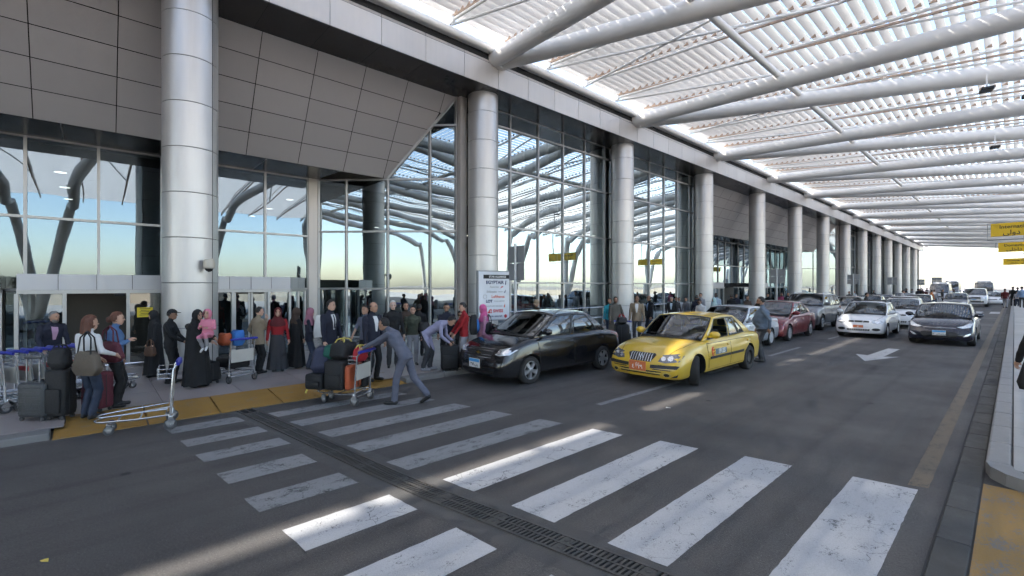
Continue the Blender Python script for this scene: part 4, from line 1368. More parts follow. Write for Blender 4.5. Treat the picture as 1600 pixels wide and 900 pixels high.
    # bonnet shut line, boot line
    if not S.get('no_bonnet_line'):
        w5 = W / 2 * 0.80
        for sg in (-1, 1):
            pts = [(X(0.22), sg * w5 * 0.80), (X(0.6), sg * w5 * 0.98), (X(S['cowl'] - 0.05), sg * w5 * 1.03)]
            pts2 = [(p[0], p[1] + sg * 0.010) for p in pts]
            vs = []; 
            for i in range(15):
                t = i / 14
                for P_ in (pts, pts2):
                    a = Vector(P_[0]).lerp(Vector(P_[1]), min(1, t * 2)) if t < 0.5 else Vector(P_[1]).lerp(Vector(P_[2]), t * 2 - 1)
                    h, nn = cast((a.x, a.y), 't'); vs.append(h + nn * 0.003)
            MB().add(vs, [(2 * i, 2 * i + 1, 2 * i + 3, 2 * i + 2) for i in range(14)]).build('bonnet_gap', M_SEAM, car)
        # wipers
        for y in (0.05, 0.42):
            p0 = wscreen(0.03, (y - 0.02) / wb_) + Vector((0.02, 0, 0.02)); p1 = wscreen(0.16, (y - 0.55) / wb_) + Vector((0.02, 0, 0.012))
            MB().tube(p0, p1, 0.009, 5).build('wiper', M_BLACKP, car)
    # ---------------- wheels
    parts = build_wheel(S['tr'], S['tw'], S['wheel'], S['rim'] or M_ALLOY)
    for d in (S['fo'], S['fo'] + S['wb']):
        for sg in (1, -1):
            w = empty('wheel', (X(d), sg * (W / 2 - S['tw'] / 2 - 0.012), S['tr'] - 0.004), 0 if sg > 0 else math.pi, parent=car)
            if d == S['fo'] and steer: w.rotation_euler[2] += steer
            for nm, me_ in parts: link(nm, me_, w)
    # exhaust-side black underside, mudflap line
    return car, S

def mirror_poly(poly): return [(-a, b) for a, b in poly]
def ellipse(cx, cy, rx, ry, n=42): return [(cx + rx * math.cos(2 * math.pi * k / n), cy + ry * math.sin(2 * math.pi * k / n)) for k in range(n)]
def plate(car, S, z, w=0.36, h=0.17, kind='blue', digits='\u0661\u0669\u0667  \u0637\u0633\u0633', rear=False, y=0.0, lean=0.0):
    h_, n_ = S['cast']((y, z), 'b' if rear else 'f')
    sg = -1 if rear else 1
    xs = [S['cast']((y + a, z + b), 'b' if rear else 'f')[0].x for a in (-w / 2, w / 2) for b in (-h / 2, h / 2)] + [h_.x]
    x = (max(xs) if not rear else min(xs)) + 0.012 * sg
    base = M_PLATEO if kind == 'orange' else M_PLATEW
    p = MB().rbox((x - 0.008, y - w / 2, z - h / 2), (x + 0.006, y + w / 2, z + h / 2), 0.004, seg=1).build('number_plate', base, car)
    xf = x + 0.0075 * sg if not rear else x - 0.0105
    rot = (R(90), 0, R(90) * sg)
    if kind == 'blue':
        MB().box((min(xf, xf + 0.001), y - w / 2 + 0.005, z + h * 0.14), (max(xf, xf + 0.001), y + w / 2 - 0.005, z + h / 2 - 0.005)).build('plate_band', M_PLATEB, p)
        text('plate_lettering', digits, h * 0.44, M_INK, p, (xf, y, z - h * 0.17), rot, bold=0.002, sx=1.0)
    else:
        text('plate_lettering', digits, h * 0.55, M_INKW, p, (xf, y, z - h * 0.1), rot, bold=0.003)
        text('plate_lettering', AR_FLIGHT, h * 0.3, M_INKW, p, (xf, y, z + h * 0.3), rot)
    return p
def slats(car, S, poly_y0, poly_y1, z0, z1, n, m, vertical=False, off=0.02, name='grille_bar', t=0.012):
    for k in range(n):
        b = MB()
        if vertical:
            y = poly_y0 + (poly_y1 - poly_y0) * (k + 0.5) / n
            pts = [S['cast']((y, z0 + (z1 - z0) * i / 4), 'f')[0] + Vector((off, 0, 0)) for i in range(5)]
        else:
            z = z0 + (z1 - z0) * (k + 0.5) / n
            pts = [S['cast']((poly_y0 + (poly_y1 - poly_y0) * i / 10, z), 'f')[0] + Vector((off, 0, 0)) for i in range(11)]
        b.path(pts, t, 6); b.build(name, m, car)
# ---------------- the cars in view
P_BLACK = car_paint('paint_black', (0.006, 0.006, 0.008), 0.0, 0.2, 0.015, 0.08)
P_TAXI = car_paint('paint_taxi_yellow', (0.62, 0.40, 0.015), 0.0, 0.36, 0.10)
P_SILVER = car_paint('paint_silver', (0.50, 0.53, 0.57), 0.6, 0.32, 0.08)
P_RED = car_paint('paint_dark_red', (0.18, 0.010, 0.016), 0.35, 0.3, 0.06)
P_GREY = car_paint('paint_gunmetal', (0.17, 0.175, 0.19), 0.6, 0.35, 0.1)
P_WHITE = car_paint('paint_white', (0.74, 0.75, 0.77), 0.0, 0.35, 0.06)
P_NAVY = car_paint('paint_midnight_blue', (0.008, 0.009, 0.022), 0.0, 0.2, 0.02, 0.08)
P_BLUE = car_paint('paint_blue', (0.03, 0.05, 0.12), 0.4, 0.3, 0.08)
P_BEIGE = car_paint('paint_beige', (0.42, 0.38, 0.32), 0.4, 0.35, 0.1)

def cy(front, wb): return front + wb / 2        # world y of the car's middle from its front axle

# black sedan at the kerb, nose toward the crossing
sp_ = dict(L=4.31, W=1.71, H=1.50, wb=2.56, fo=0.86, tr=0.30, hood0=0.76, hood1=1.00, belt=0.98, deck=1.02, tail=0.92, cowl=1.02, rf=1.82, rr=3.02, dk=3.62, bp=2.30, handle=P_BLACK, wheel='five', nose=0.16)
car, S = make_car('black_sedan', sp_, P_BLACK, (-7.83, cy(6.94, 2.56)), 'shiny black sedan with gold emblem parked at the kerb before the crossing')
S['decal']('grille', [(-0.40, 0.60), (0.40, 0.60), (0.46, 0.72), (0.42, 0.76), (-0.42, 0.76), (-0.46, 0.72)], 'f', M_BLACKP, 0.006, rings_=4)
slats(car, S, -0.43, 0.43, 0.60, 0.77, 2, M_CHROME, t=0.007, off=0.012, name='grille_trim')
slats(car, S, -0.43, 0.43, 0.585, 0.60, 1, M_CHROME, t=0.009, off=0.010, name='grille_trim')
slats(car, S, -0.42, 0.42, 0.755, 0.775, 1, M_CHROME, t=0.009, off=0.010, name='grille_trim')
M_GOLD = mat('gold_emblem', (0.60, 0.40, 0.10), 0.25, 0.9)
x_ = S['cast']((0, 0.68), 'f')[0].x + 0.022
b = MB(); b.prism([(-0.075, 0.665), (-0.03, 0.665), (-0.03, 0.645), (0.03, 0.645), (0.035, 0.665), (0.085, 0.665), (0.075, 0.69), (0.03, 0.69), (0.03, 0.71), (-0.025, 0.71), (-0.03, 0.69), (-0.085, 0.69)], x_, x_ + 0.012, axis=0)
b.build('emblem', M_GOLD, car)
for sg in (1, -1):
    hp = [(sg * 0.50, 0.66), (sg * 0.62, 0.64), (sg * 0.80, 0.67), (sg * 0.815, 0.76), (sg * 0.72, 0.80), (sg * 0.54, 0.76)]
    h = S['decal']('headlight', hp, 'f', M_LENS, 0.008, rings_=4)
    for (a, z) in ((0.60, 0.70), (0.73, 0.72)):
        S['decal']('lamp', ellipse(sg * a, z, 0.05, 0.045), 'f', M_REFL, 0.012, parent=h, rings_=2)
    S['decal']('tail_light', [(sg * 0.55, 0.78), (sg * 0.80, 0.76), (sg * 0.80, 0.92), (sg * 0.60, 0.94)], 'b', M_TAIL, 0.008)
S['decal']('lower_intake', [(-0.5, 0.26), (0.5, 0.26), (0.56, 0.34), (-0.56, 0.34)], 'f', M_BLACKP, 0.004)
plate(car, S, 0.45, 0.36, 0.19, 'blue', '\u0663\u0667\u0661 \u0628\u0631', y=-0.02)

# yellow taxi in the middle lane, front wheels turned
sp_ = dict(L=4.62, W=1.74, H=1.44, wb=2.80, fo=0.92, tr=0.31, tw=0.2, hood0=0.68, hood1=0.93, belt=0.92, deck=0.98, tail=0.90, cowl=1.28, rf=2.02, rr=3.18, dk=3.98, bp=2.55, uc=0.84, third=0.72,
           strip=M_BLACKP, strip_z=0.50, wheel='steel', rim=M_STEELRIM, open_front=True, nose=0.14, wheelm=mat('pale_wheel_cover', (0.45, 0.40, 0.28), 0.7))
car, S = make_car('taxi', sp_, P_TAXI, (-5.36, cy(9.45, 2.80)), 'battered yellow taxi with black trim and orange number plate', steer=R(24))
S['decal']('grille', [(-0.24, 0.52), (0.24, 0.52), (0.33, 0.66), (0.28, 0.685), (-0.28, 0.685), (-0.33, 0.66)], 'f', M_BLACKP, 0.006)
slats(car, S, -0.27, 0.27, 0.53, 0.68, 9, M_ALLOY, True, 0.012, t=0.009)
b = MB()
for (a, c_) in (((-0.055, 0.56), (-0.03, 0.65)), ((-0.03, 0.65), (0.0, 0.58)), ((0.0, 0.58), (0.03, 0.65)), ((0.03, 0.65), (0.055, 0.56))):
    xx = S['cast']((0, 0.6), 'f')[0].x + 0.02
    b.tube((xx, a[0], a[1]), (xx, c_[0], c_[1]), 0.009, 6)
b.build('emblem', M_CHROME, car)
for sg in (1, -1):
    hp = [(sg * 0.40, 0.54), (sg * 0.56, 0.52), (sg * 0.80, 0.56), (sg * 0.82, 0.67), (sg * 0.74, 0.705), (sg * 0.46, 0.665)]
    h = S['decal']('headlight', hp, 'f', M_LENS_SMOKE, 0.008)
    for (a, z, r_) in ((0.50, 0.60, 0.05), (0.64, 0.61, 0.055)):
        S['decal']('lamp', ellipse(sg * a, z, r_, r_ * 0.85), 'f', M_REFL, 0.012, parent=h, rings_=2)
    S['decal']('bumper_strip', [(sg * 0.26, 0.40), (sg * 0.78, 0.415), (sg * 0.815, 0.475), (sg * 0.78, 0.48), (sg * 0.26, 0.465)], 'f', M_BLACKP, 0.018, rings_=3)
    fl = S['decal']('fog_light', ellipse(sg * 0.60, 0.29, 0.09, 0.05), 'f', mat('bare_bumper_edge', (0.50, 0.38, 0.10), 0.7, 0, 0.4, 30), 0.010, rings_=2)
    S['decal']('fog_lens', ellipse(sg * 0.60, 0.29, 0.055, 0.03), 'f', M_BLACKP, 0.015, parent=fl, rings_=2)
    S['decal']('tail_light', [(sg * 0.5, 0.76), (sg * 0.80, 0.74), (sg * 0.80, 0.88), (sg * 0.55, 0.90)], 'b', M_TAIL, 0.008)
    # scuffs to bare black plastic on the bumper corners
    S['decal']('scuff', [(sg * 0.66, 0.23), (sg * 0.78, 0.25), (sg * 0.80, 0.31), (sg * 0.74, 0.28)], 'f', M_BLACKP, 0.004)
    S['decal']('scuff', [(sg * 0.30, 0.375), (sg * 0.66, 0.375), (sg * 0.70, 0.39), (sg * 0.32, 0.395)], 'f', M_BLACKP, 0.004)
S['decal']('lower_intake', [(-0.46, 0.27), (0.46, 0.27), (0.50, 0.35), (-0.50, 0.35)], 'f', M_BLACKP, 0.004)
slats(car, S, -0.48, 0.48, 0.295, 0.325, 1, mat('bare_bumper_edge', 0), t=0.014, off=0.012, name='intake_bar')
plate(car, S, 0.42, 0.40, 0.20, 'orange', '\u0664 \u0663\u0662\u0669', y=-0.03)
# number and badge on the driver side
M_STK = mat('sticker_grey_blue', (0.10, 0.15, 0.17), 0.5)
M_BADGE = mat('badge_red', (0.55, 0.09, 0.03), 0.5)
X = S['X']
q = S['decal']('number_sticker', [(X(1.72), 0.575), (X(2.30), 0.575), (X(2.30), 0.70), (X(1.72), 0.70)], 'l', M_STK, 0.0085, rings_=2)
p_ = S['cast']((X(2.02), 0.637), 'l')[0]
text('sticker_lettering', '19155', 0.145, mat('sticker_white', (0.75, 0.74, 0.66), 0.6), q, (p_.x, p_.y + 0.013, p_.z - 0.002), (R(90), 0, R(180)), bold=0.006)
q = S['decal']('badge', ellipse(X(1.60), 0.655, 0.075, 0.105), 'l', M_BADGE, 0.0085, rings_=2)
p_ = S['cast']((X(1.60), 0.655), 'l')[0]
b = MB(); b.smooth = True
for (r_, c_) in ((0.055, 0.03), (0.045, -0.035)):
    b.path([(p_.x + r_ * 0.8 * math.cos(a), p_.y + 0.014, p_.z + c_ + r_ * 0.7 * math.sin(a)) for a in [0.6 + 5 * k / 12 for k in range(13)]], 0.008, 5)
b.build('badge_figure', mat('badge_gold', (0.75, 0.45, 0.08), 0.5), q)
b = MB(); b.smooth = True
for k, r_ in enumerate((0.014, 0.02, 0.012)):
    b.ell((X(1.85), 0.0, 1.17 - k * 0.045), (r_, r_, r_ * 1.2), 8, 6)
b.tube((X(1.87), 0, 1.30), (X(1.85), 0, 1.12), 0.004, 5)
b.build('mirror_charm', mat('charm_white', (0.8, 0.8, 0.8), 0.4), car)

# silver sedan behind the taxi, mostly hidden
sp_ = dict(L=4.48, W=1.70, H=1.43, wb=2.60, fo=0.85, tr=0.30, deck=0.97, tail=0.93, hood1=0.92, cowl=1.2, rf=1.95, rr=3.05, dk=3.70, bp=2.42, rim=mat('hubcap_silver', (0.62, 0.63, 0.65), 0.35, 0.5), wheel='cap')
car, S = make_car('silver_sedan', sp_, P_SILVER, (-6.62, cy(15.1, 2.6)), 'silver sedan with silver hubcaps parked half hidden behind the yellow taxi')
for sg in (1, -1):
    S['decal']('tail_light', [(sg * 0.48, 0.74), (sg * 0.80, 0.70), (sg * 0.81, 0.88), (sg * 0.52, 0.88)], 'b', M_TAIL, 0.008)
    S['decal']('headlight', [(sg * 0.45, 0.62), (sg * 0.8, 0.64), (sg * 0.8, 0.72), (sg * 0.5, 0.70)], 'f', M_LENS, 0.008)
S['decal']('side_lamp', [(S['X'](4.47), 0.72), (S['X'](4.20), 0.76), (S['X'](4.34), 0.88), (S['X'](4.46), 0.88)], 'l', M_TAIL, 0.008)
# dark red sedan
sp_ = dict(L=4.50, W=1.77, H=1.49, wb=2.65, fo=0.86, tr=0.31, deck=1.02, tail=0.97, belt=0.97, hood1=0.96, cowl=1.15, rf=1.95, rr=3.05, dk=3.85, bp=2.40, third=0.76, uc=0.88, wheel='six', handle=P_RED)
car, S = make_car('red_sedan', sp_, P_RED, (-6.65, cy(19.65, 2.65)), 'dark red sedan parked at the kerb behind the silver one')
for sg in (1, -1):
    S['decal']('tail_light', [(sg * 0.50, 0.76), (sg * 0.82, 0.74), (sg * 0.83, 0.94), (sg * 0.58, 0.95)], 'b', M_TAIL, 0.008)
S['decal']('side_lamp', [(S['X'](4.49), 0.78), (S['X'](4.28), 0.80), (S['X'](4.36), 0.94), (S['X'](4.47), 0.94)], 'l', M_TAIL, 0.008)
# grey SUV
sp_ = dict(L=4.75, W=1.88, H=1.74, wb=2.75, fo=0.95, tr=0.37, tw=0.23, gc=0.25, kind='suv', hood0=0.95, hood1=1.16, belt=1.14, deck=1.14, tail=1.1, cowl=1.28, rf=1.98, rr=4.20, dk=4.62, bp=2.55, third=0.70, uc=0.93, wheel='suv', glass=M_CARGL_DK, handle=M_CHROME, planr=0.9, tailr=0.06)
car, S = make_car('grey_suv', sp_, P_GREY, (-7.10, cy(25.75, 2.75)), 'gunmetal grey SUV with silver roof rails parked behind the red sedan', cat='suv')
for sg in (1, -1):
    MB().path([(S['X'](2.2), sg * 0.62, 1.70), (S['X'](2.3), sg * 0.64, 1.775), (S['X'](4.0), sg * 0.64, 1.775), (S['X'](4.15), sg * 0.62, 1.70)], 0.022, 8).build('roof_rail', M_ALLOY, car, smooth=True)
    S['decal']('tail_light', [(sg * 0.74, 0.95), (sg * 0.90, 0.95), (sg * 0.90, 1.10), (sg * 0.78, 1.10)], 'b', M_TAIL, 0.01)
S['decal']('side_lamp', [(S['X'](4.74), 0.92), (S['X'](4.55), 0.96), (S['X'](4.60), 1.09), (S['X'](4.73), 1.09)], 'l', M_TAIL, 0.008)

def faced_white(name, spec, loc, label):
    car, S = make_car(name, spec, P_WHITE, loc, label)
    for sg in (1, -1):
        h = S['decal']('headlight', ellipse(sg * 0.58, 0.66, 0.17, 0.075), 'f', M_LENS, 0.008)
        S['decal']('lamp', ellipse(sg * 0.60, 0.66, 0.06, 0.05), 'f', M_REFL, 0.013, parent=h, rings_=2)
        S['decal']('grille', [(sg * 0.14, 0.63), (sg * 0.34, 0.63), (sg * 0.34, 0.69), (sg * 0.16, 0.70)], 'f', M_BLACKP, 0.005, rings_=2)
        S['decal']('fog_light', ellipse(sg * 0.57, 0.36, 0.13, 0.055), 'f', M_BLACKP, 0.006)
    S['decal']('grille', [(-0.12, 0.63), (0.12, 0.63), (0.15, 0.70), (-0.15, 0.70)], 'f', M_BLACKP, 0.005, rings_=2)
    S['decal']('lower_intake', [(-0.36, 0.30), (0.36, 0.30), (0.38, 0.37), (-0.38, 0.37)], 'f', M_BLACKP, 0.005)
    slats(car, S, -0.33, 0.33, 0.31, 0.36, 9, P_WHITE, True, 0.010, name='intake_bar', t=0.010)
    return car, S
# white hatchback with roof bars, coming toward the viewer
sp_ = dict(L=4.24, W=1.68, H=1.43, wb=2.52, fo=0.82, tr=0.29, hood0=0.72, hood1=0.93, belt=0.92, deck=0.96, tail=0.90, cowl=1.12, rf=1.85, rr=3.00, dk=3.60, bp=2.35, wheel='six', strip=P_WHITE, nose=0.10)
car, S = faced_white('white_sedan', sp_, (-4.28, cy(23.75, 2.52)), 'white sedan with red number plate and black roof rack driving toward the viewer')
plate(car, S, 0.475, 0.34, 0.10, 'orange', '\u0661\u0665\u0664')
rk = MB()
for k in range(5): rk.tube((S['X'](2.0 + k * 0.27), -0.58, 1.475), (S['X'](2.0 + k * 0.27), 0.58, 1.475), 0.012, 6)
for sg in (1, -1): rk.path([(S['X'](1.95), sg * 0.58, 1.40), (S['X'](1.95), sg * 0.58, 1.475), (S['X'](3.15), sg * 0.58, 1.475), (S['X'](3.15), sg * 0.58, 1.40)], 0.014, 6)
rk.build('roof_rack', M_BLACKP, car)
# second white car behind it
car, S = faced_white('white_saloon', dict(sp_, H=1.46, L=4.4), (-3.95, cy(30.3, 2.6)), 'white car following close behind the one with the roof rack')
b = MB()
for k in range(2): b.tube((S['X'](2.1 + k * 0.8), -0.6, 1.50), (S['X'](2.1 + k * 0.8), 0.6, 1.50), 0.018, 6)
b.build('roof_bars', M_BLACKP, car)

# midnight-blue sedan at the island kerb
sp_ = dict(L=4.53, W=1.80, H=1.45, wb=2.80, fo=0.88, tr=0.315, tw=0.21, hood0=0.72, hood1=0.95, belt=0.95, deck=1.03, tail=0.98, cowl=1.05, rf=1.90, rr=3.0, dk=3.95, bp=2.35, wheel='five', nose=0.20, plan=0.80, glass=M_CARGL, handle=M_CHROME)
car, S = make_car('dark_blue_sedan', sp_, P_NAVY, (-1.80, cy(22.95, 2.80)), 'glossy near-black sedan with blue and white plate coming along the island kerb')
for sg in (1, -1):
    hp = [(sg * 0.44, 0.66), (sg * 0.58, 0.62), (sg * 0.78, 0.66), (sg * 0.83, 0.80), (sg * 0.76, 0.80), (sg * 0.60, 0.70)]
    h = S['decal']('headlight', hp, 'f', M_LENS, 0.008)
    S['decal']('lamp', ellipse(sg * 0.66, 0.68, 0.05, 0.035), 'f', M_REFL, 0.013, parent=h, rings_=2)
    S['decal']('fog_light', [(sg * 0.60, 0.34), (sg * 0.70, 0.35), (sg * 0.80, 0.45), (sg * 0.76, 0.46), (sg * 0.66, 0.40)], 'f', M_LENS, 0.008)
    S['decal']('tail_light', [(sg * 0.5, 0.80), (sg * 0.82, 0.78), (sg * 0.84, 0.93), (sg * 0.6, 0.94)], 'b', M_TAIL, 0.008)
S['decal']('lower_grille', [(-0.40, 0.28), (0.40, 0.28), (0.52, 0.44), (0.40, 0.50), (-0.40, 0.50), (-0.52, 0.44)], 'f', M_BLACKP, 0.005)
S['decal']('upper_grille', [(-0.38, 0.595), (0.38, 0.595), (0.42, 0.64), (-0.42, 0.64)], 'f', M_BLACKP, 0.005)
slats(car, S, -0.42, 0.42, 0.615, 0.635, 1, M_CHROME, t=0.011, off=0.014, name='grille_wing')
xx = S['cast']((0, 0.63), 'f')[0].x + 0.028
b = MB()
for (a, c_) in (((-0.06, 0.605), (-0.035, 0.665)), ((0.035, 0.605), (0.06, 0.665)), ((-0.045, 0.635), (0.045, 0.645))): b.tube((xx, a[0], a[1]), (xx, c_[0], c_[1]), 0.010, 6)
b.build('emblem', M_CHROME, car)
plate(car, S, 0.45, 0.36, 0.17, 'blue', '\u0667\u0665\u0663 \u0633\u0635\u0633')

# large white off-roader, vans and the tail of the queue
sp_suv = dict(L=4.9, W=1.95, H=1.86, wb=2.8, fo=0.95, tr=0.39, tw=0.25, gc=0.28, kind='suv', hood0=1.05, hood1=1.22, belt=1.2, deck=1.2, tail=1.1, cowl=1.35, rf=2.0, rr=4.35, dk=4.75, bp=2.6, third=0.72, uc=0.94, wheel='suv', planr=0.9, tailr=0.05, plan=0.84, nose=0.06, glass=M_CARGL_DK)
car, S = make_car('white_suv', sp_suv, P_WHITE, (-2.75, cy(66.6, 2.8)), 'big white off-road SUV with bull bar in the distance near the island', cat='suv')
S['decal']('grille', [(-0.45, 0.82), (0.45, 0.82), (0.45, 1.02), (-0.45, 1.02)], 'f', M_BLACKP, 0.01)
slats(car, S, -0.42, 0.42, 0.84, 1.0, 6, M_CHROME, True, 0.02, t=0.02)
for sg in (1, -1): S['decal']('headlight', [(sg * 0.52, 0.84), (sg * 0.86, 0.86), (sg * 0.86, 1.02), (sg * 0.52, 1.02)], 'f', M_LENS, 0.01)
S['decal']('lower_intake', [(-0.7, 0.45), (0.7, 0.45), (0.7, 0.60), (-0.7, 0.60)], 'f', M_BLACKP, 0.008)
MB().path([(S['X'](-0.12), -0.55, 0.55), (S['X'](-0.14), -0.5, 1.0), (S['X'](-0.14), 0.5, 1.0), (S['X'](-0.12), 0.55, 0.55)], 0.035, 8).build('bull_bar', M_CHROME, car, smooth=True)
plate(car, S, 0.70, 0.36, 0.16, 'blue', '\u0664\u0662\u0668')
sp_van = dict(L=5.0, W=1.9, H=2.25, wb=2.9, fo=0.9, tr=0.34, tw=0.22, gc=0.24, kind='van', hood0=1.12, hood1=1.32, belt=1.25, deck=1.25, tail=1.2, cowl=0.72, rf=1.45, rr=4.7, dk=4.95, bp=2.0, third=0.62, uc=0.95, wheel='six', planr=0.94, tailr=0.03, plan=0.86, nose=0.05, wr=0.66, glass=M_CARGL_DK, no_bonnet_line=True)
for (x, y, h, lab) in ((-5.9, 74.0, 2.40, 'tall white minibus left of the distant white off-road SUV'), (-2.6, 84.0, 2.62, 'tall white minibus with raised roof directly behind the off-road SUV'), (-6.2, 93.0, 2.75, 'farthest white minibus, its roof just showing behind the other one')):
    car, S = make_car('minibus', dict(sp_van, H=h), P_WHITE, (x, y), lab, group='white minibuses in the queue', cat='minibus')
    MB().rbox((S['X'](4.3), -0.62, h - 0.02), (S['X'](1.8), 0.62, h + 0.16), 0.05).build('roof_pod', P_WHITE, car)
    for sg in (1, -1): S['decal']('headlight', [(sg * 0.55, 0.86), (sg * 0.84, 0.88), (sg * 0.84, 1.04), (sg * 0.58, 1.02)], 'f', M_LENS, 0.01)
    S['decal']('grille', [(-0.42, 0.82), (0.42, 0.82), (0.42, 0.95), (-0.42, 0.95)], 'f', M_BLACKP, 0.01)
base_ = dict(L=4.4, W=1.72, H=1.46, wb=2.6, wheel='six')
for (x, y, pt, lab) in ((-6.9, 34.6, P_BEIGE, 'beige sedan parked beyond the grey SUV'), (-6.8, 39.8, P_BLACK, 'black sedan parked between the beige and the blue one'), (-6.9, 45.0, P_BLUE, 'dark blue sedan parked in the kerb lane'), (-4.6, 37.2, P_WHITE, 'white sedan in the middle lane beside the parked black one'),
                         (-6.9, 56.0, P_SILVER, 'silver sedan in the distance close to the crowd'), (-4.9, 46.5, P_BLUE, 'dark blue sedan in the middle lane among the waiting people'), (-3.6, 59.0, P_GREY, 'grey sedan ahead of the distant white off-road SUV'), (-1.6, 76.0, P_WHITE, 'white sedan at the island kerb behind the off-road SUV')):
    car, S = make_car('distant_sedan', base_, pt, (x, y), lab, group='cars further along the road')
    for sg in (1, -1): S['decal']('headlight', ellipse(sg * 0.58, 0.64, 0.15, 0.07), 'f', M_LENS, 0.008)
    S['decal']('grille', [(-0.3, 0.58), (0.3, 0.58), (0.34, 0.66), (-0.34, 0.66)], 'f', M_BLACKP, 0.006)
# ================================================================ people
import numpy as np
from mathutils import noise as mnoise
def cloth(name, col, rough=0.85, var=0.18):
    return mat('cloth_' + name, col, rough, 0, var, 7, 0.6, 16)
def skin_m(k):
    return mat('skin_%d' % k, [(0.50, 0.30, 0.215), (0.40, 0.225, 0.15), (0.27, 0.145, 0.092), (0.07, 0.038, 0.027), (0.56, 0.37, 0.29)][k], 0.5, 0, 0.08, 10)
def hair_m(n):
    return mat('hair_' + n, {'black': (0.012, 0.010, 0.009), 'brown': (0.055, 0.028, 0.016), 'auburn': (0.10, 0.034, 0.018), 'white': (0.50, 0.49, 0.47), 'grey': (0.18, 0.175, 0.17)}[n], 0.55, 0, 0.4, 40, 0.8, 60)
M_EYE = mat('eye_dark', (0.012, 0.010, 0.009), 0.2)
M_LIP = mat('lips', (0.22, 0.075, 0.06), 0.5)
CL = dict(black=(0.010, 0.010, 0.011), navy=(0.012, 0.014, 0.028), white=(0.62, 0.62, 0.62), beige=(0.25, 0.195, 0.13), grey=(0.16, 0.16, 0.17), dgrey=(0.045, 0.045, 0.05), lgrey=(0.28, 0.28, 0.30), jeans=(0.022, 0.032, 0.058),
          denim=(0.075, 0.15, 0.29), red=(0.30, 0.012, 0.016), wine=(0.10, 0.012, 0.014), olive=(0.055, 0.062, 0.04), lav=(0.29, 0.28, 0.40), pink=(0.55, 0.10, 0.26), lpink=(0.50, 0.24, 0.34), babypink=(0.60, 0.20, 0.28), slate=(0.125, 0.13, 0.17), slate2=(0.10, 0.105, 0.14),
          teal=(0.02, 0.25, 0.30), taupe=(0.10, 0.088, 0.07), tan=(0.24, 0.18, 0.12), bluegrey=(0.105, 0.14, 0.19), lblue=(0.36, 0.46, 0.56), pinkshirt=(0.45, 0.27, 0.38), brown=(0.055, 0.034, 0.024), orange=(0.42, 0.13, 0.03), floral=(0.30, 0.12, 0.16), cyan=(0.40, 0.55, 0.55), shirtblue=(0.20, 0.30, 0.46), mauve=(0.25, 0.05, 0.10))
def K(n): return cloth(n, CL[n])

def ik(a, t, l1, l2, pole):
    a = Vector(a); t = Vector(t); d = t - a
    D = min(d.length, (l1 + l2) * 0.999); d.normalize()
    t = a + d * D
    x = (l1 * l1 - l2 * l2 + D * D) / (2 * D)
    h = math.sqrt(max(0.0, l1 * l1 - x * x))
    p = Vector(pole); p = p - d * p.dot(d)
    if p.length < 1e-4: p = d.orthogonal()
    return a + d * x + p.normalized() * h, t

